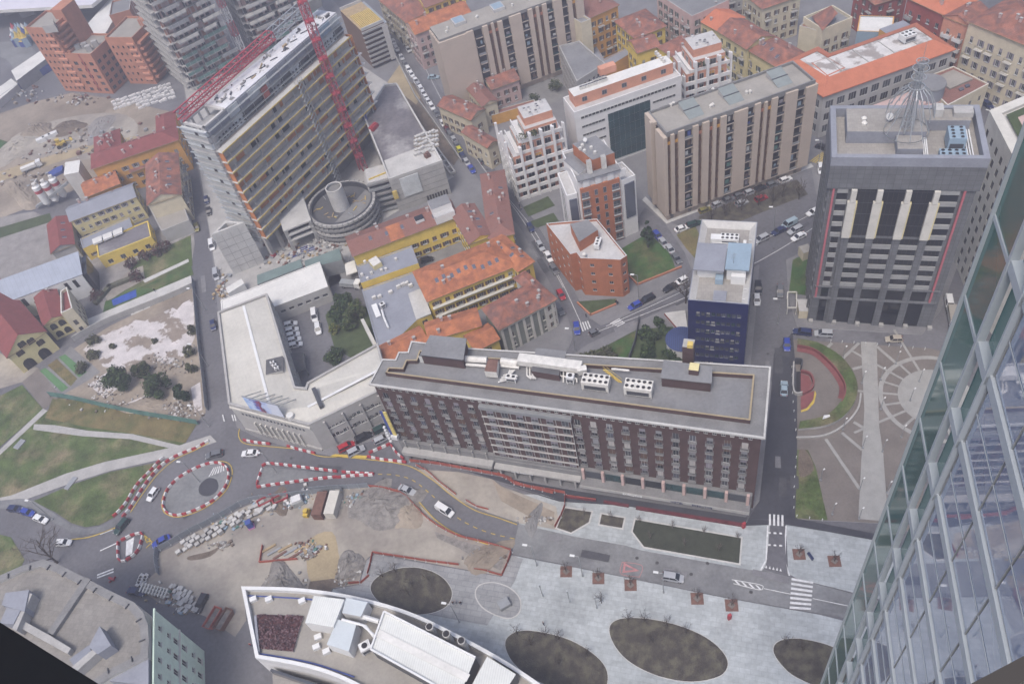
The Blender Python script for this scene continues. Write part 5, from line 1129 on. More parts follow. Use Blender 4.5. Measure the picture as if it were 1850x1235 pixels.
# luffing jib of a second crane, laid along the far roof edge
j0,j1 = G(548,12,52),G(322,212,50);q2 = V((j0.x,j0.y,0));c2 = thing('tower_crane','red crane whose long jib runs along the far edge of the unfinished tower roof','crane',(q2.x,q2.y,0))
m_ = j0.lerp(j1,.28);mb = MB();lattice(mb,j0,m_,2.6,.17,2.6);part('jib',mb,'metal_galv',c2);mb = MB();lattice(mb,m_,j1,2.4,.2,2.6);part('jib',mb,'steel_red',c2)
mb = MB();lattice(mb,(q2.x,q2.y,0),(q2.x,q2.y,52),2.0,.17);part('mast',mb,'metal_galv',c2);mb = MB();mb.box((q2.x+3,q2.y+2,50),(4,3,3),.5);part('counterweight',mb,'concrete_dark',c2)
q3 = G(447,112);c3 = thing('tower_crane','red and white crane mast beside the balconied tower','crane',(q3.x,q3.y,0))
for k in range(9):mb = MB();lattice(mb,(q3.x,q3.y,k*6),(q3.x,q3.y,k*6+6),2.0,.17);part('mast_section',mb,'steel_red' if k % 2 == 0 else 'metal_white',c3)
# --- tilted prow block, drum, podium
P = ccw(GG([(384,428),(443,405),(409,402)],15.8));b = thing('concrete_prow','bare triangular concrete prow block at the foot of the unfinished tower','unfinished building',centre(P));walls(b,P,15.8,'concrete_pale',None);flat_roof(b,P,15.8,'concrete',.8,.9,'concrete_pale','concrete_pale',drop=1.5)
F_ = Fr(P[0],P[1])
for fr in (Fr(P[i],P[(i+1) % 3]) for i in range(3)):
    if faces_cam(fr.a,fr.a+fr.u*fr.L):
        for k in range(1,6):fr.piece('formwork_joint',b,.1,fr.L-.1,0,.03,k*2.6,k*2.6+.1,'concrete_dark')
        for k in range(1,4):fr.piece('formwork_joint',b,k*fr.L/4,k*fr.L/4+.08,0,.03,.2,15.5,'concrete_dark')
P = ccw(GG([(498,372),(545,347),(562,398),(512,418)],9));b = thing('concrete_link','two storey concrete frame between unfinished tower and drum','unfinished building',centre(P));mb = MB();mb.prism(inset(P,1.2),4.5,8.4);part('core',mb,'void',b)
for zz in (4.3,6.4,8.6):mb = MB();mb.prism(P,zz,zz+.5);part('floor_slab',mb,'concrete_pale',b)
for p in inset(P,.5):addbox(b,'column',(p.x,p.y,0),(.9,.9,9),.5,'concrete')
drc = (G(556,371,8)+G(677,361,8))/2;rr = (G(556,371,8)-G(677,361,8)).length/2
dr = thing('concrete_drum','round ribbed concrete drum with a fat central cylinder','unfinished building',(drc.x,drc.y,0))
def ring(mb,c,r0,r1,z0,z1,n=48,mi=0):
    for k in range(n):
        t,t2 = 2*math.pi*k/n,2*math.pi*(k+1)/n;a,b_ = V((math.cos(t),math.sin(t),0)),V((math.cos(t2),math.sin(t2),0))
        q = [c+a*r1,c+b_*r1,c+b_*r0,c+a*r0];z = lambda p,z_:(p.x,p.y,z_)
        mb.face([z(q[0],z1),z(q[1],z1),z(q[2],z1),z(q[3],z1)],mi);mb.face([z(q[0],z0),z(q[1],z0),z(q[1],z1),z(q[0],z1)],mi);mb.face([z(q[2],z0),z(q[3],z0),z(q[3],z1),z(q[2],z1)],mi);mb.face([z(q[3],z0),z(q[2],z0),z(q[1],z0),z(q[0],z0)],mi)
for k in range(5):mb = MB();ring(mb,drc,rr-.9,rr+(.25 if k < 4 else .0),.3+k*1.75,1.0+k*1.75);part('ring_beam',mb,'concrete_dark' if k % 2 else 'concrete',dr)
mb = MB();ring(mb,drc,rr-1.4,rr-.9,0,8.2);part('inner_wall',mb,'metal_dark',dr)
for k in range(40):
    t = 2*math.pi*k/40;addbox(dr,'rib',(drc.x+(rr-.2)*math.cos(t),drc.y+(rr-.2)*math.sin(t),0),(.5,.25,8.2),t,'concrete_dark')
mb = MB();mb.face([(drc.x+(rr-1.2)*math.cos(2*math.pi*k/40),drc.y+(rr-1.2)*math.sin(2*math.pi*k/40),6.6) for k in range(40)]);part('deck',mb,'roof_dark',dr)
mb = MB();mb.face([(drc.x+(rr-1.4)*math.cos(-2.0+2.6*k/20),drc.y+(rr-1.4)*math.sin(-2.0+2.6*k/20),6.65) for k in range(21)]);part('deck',mb,'concrete_dark',dr)
q = G(617,374,6.6);mb = MB();mb.tube((q.x,q.y,6.6),(q.x,q.y,14.5),2.6,2.6,24,0,cap=False);ring(mb,q,2.2,2.6,14.3,14.6,24);mb.face([(q.x+2.3*math.cos(2*math.pi*k/24),q.y+2.3*math.sin(2*math.pi*k/24),13.6) for k in range(24)],1);part('core_cylinder',mb,['concrete_pale','concrete_dark'],dr)
for i in range(22):a = rnd.random()*6.28;r_ = rr*rnd.uniform(.35,.85);addbox(dr,'timber',(drc.x+r_*math.cos(a),drc.y+r_*math.sin(a),6.7),(rnd.uniform(1,2.4),.25,.2),rnd.random()*3,rnd.choice(['metal_galv','wood','yellow_edge']))
P = ccw(GG([(703,327),(800,293),(718,153),(694,156),(658,214),(690,293)],12.5));pd = thing('podium_building','unfinished concrete podium with dirty dark roof along the long street','unfinished building',centre(P))
walls(pd,P,12.5,'concrete',None);flat_roof(pd,P,12.5,'roof_mud',.8,.5,'concrete_pale','concrete_pale')
P4(pd,'roof_slab',[(704,322),(797,289),(778,258),(694,290)],12.55,12.75,'concrete_pale','concrete_pale')
Fp = Fr(G(703,327,12.5),G(800,293,12.5))
for k in range(1,6):Fp.piece('pour_joint',pd,.2,Fp.L-.2,0,.04,k*2.1,k*2.1+.12,'concrete_dark')
for k in range(8):Fp.piece('opening',pd,Fp.L*.55+k*.9,Fp.L*.55+k*.9+.6,0,.05,.4,2.4,'void')
Fp.piece('yellow_form',pd,-.3,1.2,.05,.5,5.5,8.5,'yellow_edge');Fp.piece('net_screen',pd,3,9,.06,.3,5,12,'net_white')
P = R3((664,331),(704,320),(652,308),11);b = thing('stepped_frame','scaffolded stepped concrete frame beside the drum','unfinished building',centre(P));mb = MB();mb.prism(P,0,10.6,0,1);part('core',mb,['void','concrete_pale'],b);F_ = Fr(P[0],P[1]);Fw = Fr(P[3],P[0])
for k in range(6):F_.piece('floor_band',b,-.4,F_.L,0,2.4-.3*k,.6+k*1.9,1.2+k*1.9,'concrete_dark' if k % 2 else 'metal_grey');Fw.piece('floor_band',b,0,Fw.L,0,.5,.6+k*1.9,1.1+k*1.9,'concrete')
mb = MB();F_.box(mb,0,F_.L,-Fw.L,0,10.6,11);part('roof',mb,'concrete_pale',b);q = F_.p(F_.L*.5,-2,11);addbox(b,'formwork_beam',q,(6,.4,.4),F_.rz+.2,'yellow_edge')
# roof clutter of the podium
for i in range(34):
    x,y = 752+(i % 7)*6.2+rnd.uniform(-1,1),248+(i//7)*8+(i % 7)*-1.5+rnd.uniform(-1,1);q = G(x,y,12.6);o = link('stacked_pallet',cached('pal%d' % (i % 3),lambda:(lambda m:(m.box((0,0,0),(1.3,1.1,.15),0,1),m.box((0,0,.15),(1.2,1.0,.5+.2*(i % 3)),0,0),m.mesh('stacked_pallet',['concrete_pale','wood']))[-1])(MB())),None,at(q,.4+rnd.uniform(-.2,.2)))
    tag(o,f'grey material pallet on the podium roof, {nth(i % 7)} from the left in the {nth(i//7)} row','pallet','pallets on the podium roof')
q = G(676,232,12.6);mb = MB();mb.box(q,(3.2,1.8,1.2),.9);mb.box((q.x,q.y,q.z+1.2),(3.2,.3,.3),.9);mb.box((q.x+.4,q.y-.6,q.z+1.2),(3.0,.3,.2),.9);solo('formwork_crate',mb,'plastic_red','red formwork crate on the dirty podium roof','crate')
q = G(660,216,12.6);mb = MB();mb.box(q,(1.2,1.2,2.3),.4,0,1);solo('site_toilet',mb,['tarp_blue','metal_white'],'blue portable toilet at the podium roof edge','toilet')
q = G(773,284,12.6);mb = MB();mb.box(q,(1.8,1.4,1.3),.4);mb.box((q.x+.2,q.y,q.z+1.3),(.9,.9,.6),.4);solo('site_generator',mb,'rust','rusty generator among pallets on the podium roof','generator')
# trench frame and wall beside the street
mb = MB()
for k in range(11):
    a,b_ = G(740+7.4*k,212+10.2*k,.8),G(748+7.4*k,209+10.2*k,.8);mb.bar(a,b_,.5,.8)
    if k < 10:a2_,b2_ = G(740+7.4*(k+1),212+10.2*(k+1),.8),G(748+7.4*(k+1),209+10.2*(k+1),.8);mb.bar(a,a2_,.5,.8);mb.bar(b_,b2_,.5,.8)
solo('foundation_frame',mb,'concrete_pale','ladder shaped concrete foundation frame beside the long street','foundation')
sh('excavation',[(725,160),(748,150),(772,200),(830,285),(820,300),(745,225)],.16,'soil_dark');sh('excavation',[(700,150),(722,118),(760,178),(752,190)],.17,'soil_tan')
def wall_line(name,pts,h,w_,m,label,cat,px=True,z0=0.):
    mb = MB();P = GG(pts) if px else pts
    for a,b_ in zip(P[:-1],P[1:]):u = (b_-a).normalized()*w_*.5;mb.bar(a-u+V((0,0,z0+h/2)),b_+u+V((0,0,z0+h/2)),w_,h)
    return solo(name,mb,m,label,cat)
wall_line('site_wall',[(694,62),(722,118),(752,178),(772,205),(835,295)],1.6,.3,'concrete','low pale wall between the long street and the building site','wall')
# --- balconied towers in scaffolding (top edge)
def balcony_tower(label,P,h,nets,seed):
    rnd = random.Random(seed);b = thing('balconied_tower',label,'unfinished building',centre(P));mb = MB();mb.prism(inset(P,1.5),0,h);part('core',mb,'wall_pink',b);n = int(h/3.2)
    F,S_ = Fr(P[0],P[1]),Fr(P[3],P[0])
    for r in range(n):
        z0 = 1+r*3.2;o = None
        mb = MB();mb.prism(P,z0-.2,z0+.1);part('floor_slab',mb,'concrete',b)
        u = rnd.uniform(0,3)
        while u < F.L-4:
            w_ = rnd.uniform(5,11);w_ = min(w_,F.L+1-u);d = rnd.choice([1.6,2.6,2.6])
            o = F.piece('balcony',b,u,u+w_,0,d,z0-.25,z0+.1,'concrete');net = r < nets and rnd.random() < .8
            F.piece('parapet',o,u,u+w_,d-.15,d,z0+.1,z0+1.25,'net_green' if net else rnd.choice(['stone_pale','concrete','metal_grey','concrete_pale','stone_pale']))
            u += w_+rnd.uniform(.5,5)
        for k in range(10):F.piece('opening' if rnd.random() < .6 else 'infill',b,(k+.15)*F.L/10,(k+.8)*F.L/10,-1.5,-1.4,z0+.15,z0+2.4,rnd.choice(['void','glass_dark','wall_terracotta','wall_pink']))
        S_.piece('balcony',b,rnd.uniform(0,3),S_.L-rnd.uniform(0,4),0,1.4,z0-.2,z0+.1,'concrete')
        for k in range(8):S_.piece('opening',b,(k+.2)*S_.L/8,(k+.7)*S_.L/8,-1.5,-1.42,z0+.15,z0+2.4,'void')
    for k in range(9):F.piece('scaffold_pole',b,k*F.L/8,k*F.L/8+.12,2.7,2.82,0,h,'metal_galv')
    for k in range(7):S_.piece('scaffold_pole',b,k*S_.L/6,k*S_.L/6+.12,1.5,1.62,0,h,'metal_galv')
balcony_tower('tower of staggered balconies with green nets on its lower floors',R2((352,165),(436,120),24,0),50,6,4)
balcony_tower('second tower of staggered balconies beyond the red crane mast',R2((470,100),(580,48),24,0),42,3,9)
P = R2((675,124),(713,107),22,0);b = thing('scaffolded_building','low building in scaffolding with unfinished timber roof by the far street','unfinished building',centre(P));mb = MB();mb.prism(P,0,15.5,0,1);part('core',mb,['frame_brown','wood'],b);F_,S_ = Fr(P[0],P[1]),Fr(P[1],P[2])
for k in range(8):F_.piece('scaffold_deck',b,-.3,F_.L+.3,0,1.3,1.5+k*1.9,1.8+k*1.9,'metal_galv');F_.piece('toe_board',b,-.3,F_.L+.3,1.15,1.3,1.8+k*1.9,2.3+k*1.9,'concrete');S_.piece('scaffold_deck',b,0,S_.L,0,1.2,1.5+k*1.9,1.8+k*1.9,'metal_galv')
F_.piece('boarding',b,F_.L*.82,F_.L+.4,1.3,1.5,1,15,'concrete_pale')
for k in range(12):F_.piece('rafter',b,1+k*F_.L/13,1.3+k*F_.L/13,-14,-1,15.5,15.9,'yellow_edge')
for d in (0,-21.5):F_.piece('wall_plate',b,0,F_.L,d-.4,d,15.5,16.6,'concrete_pale')
# --- brick towers, top left
WR = Win(fl=2.95,sp=2.4,w=.9,h=1.2,sill=1.0,style='plain',fr='frame_brown',z0=.2,balc=0);WR2 = Win(fl=2.95,sp=3.2,w=2.0,h=1.5,sill=.9,style='plain',fr='frame_brown',z0=.2)
P = R2((119,164),(162,167),13,0);b = thing('brick_tower','tall orange brick apartment tower with blank fin wall at top left','apartment block',centre(P));walls(b,P,28,'wall_terracotta',WR,Ws={1:None});flat_roof(b,P,28,'roof_beige',.8,.3,'wall_terracotta','wall_terracotta')
F_ = Fr(P[0],P[1]);S_ = Fr(P[1],P[2]);S_.piece('fin_wall',b,S_.L*.6,S_.L+3,-4,1.6,0,32,'wall_terracotta')
for r in range(5):S_.piece('curved_balcony',b,1.0,S_.L*.58,0,1.6,17.5+r*2.3,18.3+r*2.3,'wall_terracotta');
for r in range(8):F_.piece('planter_balcony',b,F_.L*.62,F_.L*.97,0,.5,3+r*2.95,3.9+r*2.95,'wall_salmon')
P4(b,'roof_room',[(72,36),(95,34),(98,45),(75,48)],28,31,'concrete','roof_beige')
P = R2((162,167.5),(206,170),15,0);walls(b,P,17.3,'wall_terracotta',WR2,name='low_wing');flat_roof(b,P,17.3,'roof_beige',.8,.3,'wall_terracotta','wall_terracotta');F_ = Fr(P[0],P[1]);F_.piece('groove',b,F_.L*.48,F_.L*.54,0,.1,1,18,'wall_redbrick')
for i,(x,y) in enumerate(((140,84),(152,82),(160,88),(172,80))):q = G(x,y,18.2);addbox(b,'roof_box',(q.x,q.y,17.3),(2.2,1.8,1.6+.3*i),.2,'concrete')
P = R2((236,151),(284,152),16,0);b = thing('brick_tower','orange brick apartment tower with rounded balconies beside the balconied tower','apartment block',centre(P));walls(b,P,20,'wall_terracotta',WR,Ws={1:None});flat_roof(b,P,20,'roof_beige',.8,.3,'wall_terracotta','wall_terracotta')
S_ = Fr(P[1],P[2]);S_.piece('fin_wall',b,S_.L*.62,S_.L+2,-3,1.8,0,22.5,'wall_terracotta');F_ = Fr(P[0],P[1])
for r in range(7):S_.piece('curved_balcony',b,1.0,S_.L*.6,0,1.7,2.2+r*2.5,3.1+r*2.5,'wall_terracotta');F_.piece('planter_balcony',b,F_.L*.7,F_.L*.97,0,.5,2+r*2.6,2.8+r*2.6,'wall_salmon')
P = R2((226,80),(262,70),14,0);block('brick_house','plain orange brick block between brick tower and balconied tower',P,13,'wall_terracotta',None,'roof_grey')
# --- far top-left corner
def flatthing(name,label,cat,pts,z0,z1,m,mt=None):
    mb = MB();mb.prism(ccw(GG(pts,z1)),z0,z1,0,1);return solo(name,mb,[m,mt or m],label,cat)
flatthing('station_canopy','huge pale flat canopy at the top left edge','canopy',[(-60,26),(4,18),(165,9),(215,-30),(60,-30),(-60,-10)],9,10.5,'roof_white',A('canopy_white',(.62,.6,.66),.7,.05,.1))
flatthing('long_shed','long low white roofed shed behind brick tower','shed',[(20,128),(76,90),(86,104),(30,146)],0,5,'metal_grey','roof_white')
flatthing('long_shed','white roofed hall running under the brick tower fin','shed',[(128,78),(205,-10),(232,-10),(172,92)],0,6,'roof_pale','roof_white')
wall_line('hoarding',[(-40,218),(0,190),(45,158),(96,126)],3.0,.3,'tarp_blue','blue hoarding around the earthworks at the left edge','hoarding')
flatthing('site_shed','pale flat roofed shed strip along the blue hoarding','shed',[(-30,178),(20,142),(32,152),(-20,196)],0,3,'roof_pale','roof_white')
mb = MB();q = G(128,44,0);mb.tube((q.x,q.y,0),(q.x,q.y,8),6,6,24,0);mb.tube((q.x,q.y,8),(q.x,q.y,8.6),6.2,6.2,24,1);mb.tube((q.x,q.y,8.6),(q.x,q.y,8.65),5,5,24,2);solo('red_rotunda',mb,['plastic_red','roof_white','roof_grey'],'red round hall with white rim beyond the brick tower','rotunda')
mb = MB();ribbon(mb,spline(GG([(-60,100),(0,88),(30,95),(46,112),(46,140),(10,165)]),6),12,.03);struct('road',mb,'asphalt_pale')
for k in range(14):
    q = G(34+(k % 5)*6.5+rnd.uniform(-1,1),66+(k//5)*8+rnd.uniform(-1,1));mb = MB();mb.box(q,(4,2.5,2.5+rnd.random()*2),rnd.random()*3,0,1);mb.tube((q.x,q.y,4),(q.x,q.y,7),1.5,.1,6,1)
    solo('funfair_stall',mb,[rnd.choice(['tarp_blue','plastic_red','roof_blue']),rnd.choice(['roof_blue','tarp_blue','roof_white','paint_yellow','plastic_red'])],f'colourful fairground stall by the road curve, {nth(k % 5)} from left in {nth(k//5)} row','stall','fairground stalls')
for k in range(7):
    P = R2((10+k*30,30-k*6+(k % 2)*10),(34+k*30,22-k*6+(k % 2)*10),10,0);block('distant_block',f'distant grey roofed block below the pale canopy, {nth(k)} from the left',P,7+k % 3,'wall_grey',None,['roof_lead','roof_grey','roof_dark'][k % 3],group='distant blocks')
# --- yellow housing group, left
b,i_ = house('yellow_tenement','long ochre yellow tenement with maroon roof beside the earthworks',R2((166,303),(320,251),9,13),13,'wall_ochre',Win(fl=3.3,sp=3.3,w=1.2,h=1.5,sill=1,sm='shutter_grey',z0=.4),'tile_maroon',1,ch=5)
house('yellow_tenement','maroon roofed cross wing reaching into the earthworks',R3((172,283),(216,268),(178,245),11.5),11.5,'wall_ochre',WY,'tile_maroon',1,ch=9)
house('yellow_tenement','maroon roofed end wing touching the scaffolded tower',R3((284,250),(316,240),(280,210),12),12,'wall_ochre',WY,'tile_maroon',1,ch=2)
b,i_ = house('street_tenement','street tenement with red dormered roof and blank pale gable',R3((267,369),(325,350),(284,288),11),11,'wall_cream',Win(fl=3.1,sp=2.5,w=1.0,h=1.6,sill=.8,sm='shutter_brown',balc=.5),'tile_red',0,ch=6,axis=1,blank=(0,),sky=4,skyside=0)
P = R3((268,380),(338,402),(270,350),4);block('lean_to','pale blank lean-to below the tenement gable',GG([(268,372),(325,352),(342,398),(292,418)],5),5,'wall_grey',None,'roof_beige',.2)
house('yellow_tenement','pale yellow house with long grey roof and lilac shutters',R2((126,398),(244,354),8,9.5),9.5,'wall_pale_yellow',Win(fl=3.0,sp=2.6,w=1.0,h=1.4,sill=.9,sm='shutter_grey',z0=.2),'roof_lead',0,ch=3,axis=0,sky=2,skyside=1)
b,r = block('low_annex','grey roofed annex with a long white rooflight',R2((150,450),(240,410),6,5),5,'wall_yellow',Win(fl=3,sp=3,w=1,h=1,sill=1),'roof_lead',.2,'roof_lead')
for k in range(3):P4(r,'rooflight',[(166+k*18.5,432-k*7.5),(183+k*18.5,425-k*7.5),(184+k*18.5,434-k*7.5),(168+k*18.5,441-k*7.5)],5.1,5.7,'metal_white','roof_white')
block('low_annex','bright yellow low wing with flat brown terrace',R2((178,466),(274,428),9,4.5),4.5,'wall_yellow',Win(fl=3,sp=4,w=1.6,h=1.6,sill=.6,style='plain'),'roof_mud',.3,'wall_yellow')
house('small_house','small house with maroon pitched roof left of the yellow house',R3((93,456),(132,440),(98,400),6.5),6.5,'wall_grey',WY,'tile_maroon',0,ch=0,axis=1,sky=3)
house('yellow_tenement','low ochre wing with salmon tiled roof in front of the maroon tenement',R2((155,354),(215,330),9,8),8,'wall_ochre',WY,'tile_orange',0,ch=3,axis=0)
house('yellow_tenement','low ochre wing with red roof under the ochre tenement windows',R2((235,310),(283,292),6,7.5),7.5,'wall_ochre',WY,'tile_red',0,ch=2,axis=0)
flatthing('batching_tower','pale concrete batching tower beside the silos','tower',[(118,293),(145,289),(142,311),(115,316)],0,12,'concrete_pale','roof_white')
for k,(x,y) in enumerate(((91,373),(106,367),(120,359))):
    q = G(x,y);t = thing('cement_silo',f'white cement silo with red band, {nth(k)} from the left','silo',(q.x,q.y,0),'cement silos');mb = MB();mb.tube((q.x,q.y,.8),(q.x,q.y,2),.5,1.4,14);mb.tube((q.x,q.y,2),(q.x,q.y,9),1.4,1.4,14,0);mb.tube((q.x,q.y,9),(q.x,q.y,9.6),1.4,.5,14);part('tank',mb,'metal_white',t)
    mb = MB();mb.tube((q.x,q.y,6.6),(q.x,q.y,7.8),1.43,1.43,14);part('band',mb,'plastic_red',t);mb = MB();mb.box((q.x,q.y,9.5),(1.2,1.2,1),.3);part('filter_head',mb,'duct_white',t)
mb = MB();a,b_ = G(66,374,1),G(122,330,8);mb.bar(a,b_,1.2,.8);solo('conveyor',mb,'metal_grey','inclined grey conveyor behind the cement silos','conveyor')
# modern hall with seamed metal roof
P = R3((-60,572),(147,496),(-66,540),8.5);b = thing('metal_hall','modern hall with seamed blue grey metal roof and slot windows','hall',centre(P));F_ = Fr(P[0],P[1]);mb = MB();wall_open(mb,P[0],P[1],0,8.5,[]);
for i in (1,2,3):wall_open(mb,P[i],P[(i+1) % 4],0,8.5,[])
part('wall',mb,'metal_white',b)
for k in range(9):
    u = F_.L*(.3+.075*k);zz = 4.6 if k % 3 else 2.2;F_.piece('slot_window',b,u,u+1.1,0,.06,zz,zz+3.0,'glass_dark')
mb = MB();q = [P[0]-F_.u,P[1]+F_.u*.3,P[2]+F_.u*.3,P[3]-F_.u];mb.faces([(*q[0].xy,8.5),(*q[1].xy,8.5),(*q[2].xy,10.5),(*q[3].xy,10.5),(*q[0].xy,8.2),(*q[1].xy,8.2),(*q[2].xy,10.2),(*q[3].xy,10.2)],[(0,1,2,3),(4,5,1,0),(5,6,2,1),(7,3,2,6),(4,0,3,7)]);part('roof',mb,A('seam_roof',(.33,.36,.42),.6,.08,.3,pat=('rib',1.4,-22,.8,.1)),b)
S_ = Fr(P[1],P[2]);S_.piece('glass_end',b,.3,S_.L-.3,.02,1.5,.4,8.2,'glass_dark')
# cream arched house
P = R3((13,643),(80,598),(-80,548),8);b,i_ = house('gabled_hall','cream gabled hall with arched windows and red roof at the left edge',P,8,'wall_pale_yellow',None,'tile_maroon',0,ch=2,axis=1,rise=4);F_ = Fr(P[0],P[1])
def arched(w_,h):
    mb = MB();pts = [(-w_/2,-.04,0),(w_/2,-.04,0)]+[(w_/2*math.cos(math.pi*k/8),-.04,h-w_/2+w_/2*math.sin(math.pi*k/8)) for k in range(9)];mb.face(pts,1)
    for x in (-w_/2,0,w_/2):mb.box((x,-.06,0),(.1,.06,h-w_/2),0,0)
    return mb.mesh('arched_window',['frame_brown','glass_dark'])
am,am2 = arched(1.1,2.0),arched(3.0,3.6)
for u,zz in ((.22,5.5),(.30,5.5),(.58,6.8),(.66,6.8),(.38,7.6),(.46,7.6),(.72,4.6),(.80,4.6)):F_.put('arched_window',am,b,u*F_.L,.0,zz)
F_.put('arched_door',am2,b,F_.L*.25,0,.1);F_.put('arched_door',am2,b,F_.L*.66,0,.1)
P = R3((79,587),(115,569),(40,540),7);b,i_ = house('gabled_hall','cream side wing with arched windows under a maroon roof',P,7,'wall_pale_yellow',None,'tile_maroon',0,ch=1,axis=1);F_ = Fr(P[0],P[1]);am3 = arched(1.8,2.2)
for u in (.3,.72):
    for zz in (.8,3.9):F_.put('arched_window',am3,b,u*F_.L,0,zz)
P = ccw(GG([(113,570),(112,530),(124,522),(134,560)],9));b,r = block('ornate_house','narrow cream house with ornate stepped gable beside terrace',P,9,'wall_cream',Win(fl=3,sp=2.3,w=1.1,h=1.9,sill=.6,style='plain',fr='frame_brown'),'tile_maroon',1.0,'stone_pale')
# --- sheds, grey corner building, billboard
b,r = block('warehouse','long white flat roofed warehouse beside the delivery yard',GG([(402,590),(593,518),(578,473),(399,543)],6),6,'wall_grey',Win(fl=3,sp=2.4,w=1.6,h=1.0,sill=2.6,style='strip',rows=1),'roof_white',.15,'roof_white')
flatthing('green_shed','dark green roofed shed behind the white warehouse','shed',[(465,514),(547,482),(543,468),(464,497)],0,5,'metal_grey','roof_green')
flatthing('green_shed','dark green roofed shed nearest the yellow workshop','shed',[(552,486),(618,469),(613,448),(550,471)],0,5.2,'metal_grey','roof_green')
flatthing('site_cabin','white site cabin under the concrete prow','cabin',[(407,520),(436,503),(441,512),(412,530)],0,3,'metal_white','roof_white');flatthing('site_shelter','white canvas shelter between shed and yellow workshop','shelter',[(622,476),(640,470),(645,490),(626,497)],2.6,2.9,'roof_white')
GP = [(414,732),(559.5,770),(681,711),(694,660),(684,622),(556,693),(553,702),(535,700),(484,532),(394,566)]
P = GG(GP,10.6);b = thing('corner_block','pale grey corner building with white metal roofs at the roundabout','building',centre(P))
WG = Win(fl=4.2,sp=1.25,w=1.0,h=1.3,sill=1.6,style='strip',z0=1.0);mb = MB();ops = [];F_ = Fr(P[0],P[1])
for k in range(18):u = F_.L*(.12+.76*k/17);ops.append((u-.36,u+.36,7.2,8.4));F_.put('window',win_mesh(.72,1.2,'plain','metal_grey','glass_mid','curtain'),b,u,0,7.2)
wall_open(mb,P[0],P[1],0,10.6,ops);ops = [];F2 = Fr(P[1],P[2])
for g_ in range(3):
    for r in range(2):
        for k in range(7):u = F2.L*(.22+.27*g_)+k*1.02;ops.append((u-.42,u+.42,2.9+r*3.6,4.3+r*3.6));F2.put('window',win_mesh(.84,1.4,random.choice(['plain','half']),'frame_white',random.choice(GLS+['glass_teal']),'curtain'),b,u,0,2.9+r*3.6)
wall_open(mb,P[1],P[2],0,10.6,ops)
for i in range(2,len(P)):
    put_windows(b,P[i],P[(i+1) % len(P)],10.6,Win(fl=3.4,sp=2.4,w=1.5,h=1.4,sill=1.1,style='plain'),mb) if i in (7,5) else wall_open(mb,P[i],P[(i+1) % len(P)],0,10.6,[])
part('wall',mb,'wall_grey',b)
for k in range(9):F_.piece('entrance_fin',b,F_.L*(.22+.07*k),F_.L*(.22+.07*k)+.35,0,.5,.3,5.4,'stone_pale')
F_.piece('base_course',b,.2,F_.L-.2,0,.35,0,.8,'concrete');F_.piece('cornice',b,-.1,F_.L,0,.3,9.6,10.2,'stone_pale')
for k in range(4):F2.piece('pier',b,F2.L*(.19+.27*k)-.25,F2.L*(.19+.27*k)+.25,0,.4,0,10,'wall_grey')
I_ = inset(P,.6);mb = MB();n = len(P)
for i in range(n):
    j = (i+1) % n;a,b_,c,d = P[i],P[j],I_[j],I_[i];mb.face([(a.x,a.y,10.6),(b_.x,b_.y,10.6),(b_.x,b_.y,11.3),(a.x,a.y,11.3)]);mb.face([(a.x,a.y,11.3),(b_.x,b_.y,11.3),(c.x,c.y,11.3),(d.x,d.y,11.3)]);mb.face([(c.x,c.y,10.6),(d.x,d.y,10.6),(d.x,d.y,11.3),(c.x,c.y,11.3)])
part('parapet',mb,'concrete',b)
def zz(p,z):return (p.x,p.y,z)
r0,r1 = G(440,552,12),G(490,742,12);r2 = G(556,735,12);r3 = G(690,665,12);mb = MB()
mb.face([zz(I_[9],10.7),zz(I_[0],10.7),zz(r1,12),zz(r0,12)]);mb.face([zz(r0,12),zz(r1,12),zz(I_[7],10.7),zz(I_[8],10.7)]);mb.face([zz(I_[9],10.7),zz(r0,12),zz(I_[8],10.7)]);mb.face([zz(I_[0],10.7),zz(I_[1],10.7),zz(r2,12),zz(r1,12)]);mb.face([zz(r1,12),zz(r2,12),zz(I_[6],10.7),zz(I_[7],10.7)])
mb.face([zz(I_[1],10.7),zz(I_[2],10.7),zz(I_[3],11.2),zz(r3,12),zz(r2,12)]);mb.face([zz(r2,12),zz(r3,12),zz(I_[4],10.7),zz(I_[5],10.7),zz(I_[6],10.7)]);mb.face([zz(I_[3],11.2),zz(I_[4],10.7),zz(r3,12)])
rf = part('roof',mb,'roof_metal',b)
for a,b_ in ((r0,r1),(r2,r3)):mb = MB();mb.bar(zz(a,12.05),zz(b_,12.05),.7,.12);part('ridge_cap',mb,'metal_white',rf)
q = G(497,662,11.4);addbox(b,'roof_well',(q.x,q.y,11.2),(4.4,5,.8),.0,'concrete','roof_dark')
for k in range(3):q = G(492+4*k,655+5*k,12.6);fan_unit(b,(q.x,q.y,12.0),.1,1.1,.8,1.0,1,1)
q0,q1 = G(567,702,12.0),G(581,735,12.0);mb = MB();mb.bar(zz(q0,11.9),zz(q1,11.9),1.0,1.2);part('roof_slot',mb,'metal_dark',b)
a,b_ = G(452,738,11.4),G(514,754,11.4);Fb = Fr(a,b_);bb = thing('billboard','large blue and white billboard on the corner roof','billboard',a)
PM = bpy.data.materials.new('poster');PM.use_nodes = True;t = PM.node_tree;bs = t.nodes['Principled BSDF'];bs.inputs['Roughness'].default_value = .5;MATS['poster'] = PM
gq = t.nodes.new('ShaderNodeNewGeometry');mpn = t.nodes.new('ShaderNodeVectorMath');mpn.operation = 'DOT_PRODUCT';mpn.inputs[1].default_value = tuple(Fb.u);t.links.new(gq.outputs['Position'],mpn.inputs[0])
sb = t.nodes.new('ShaderNodeMath');sb.operation = 'SUBTRACT';sb.inputs[1].default_value = Fb.a.dot(Fb.u);t.links.new(mpn.outputs['Value'],sb.inputs[0])
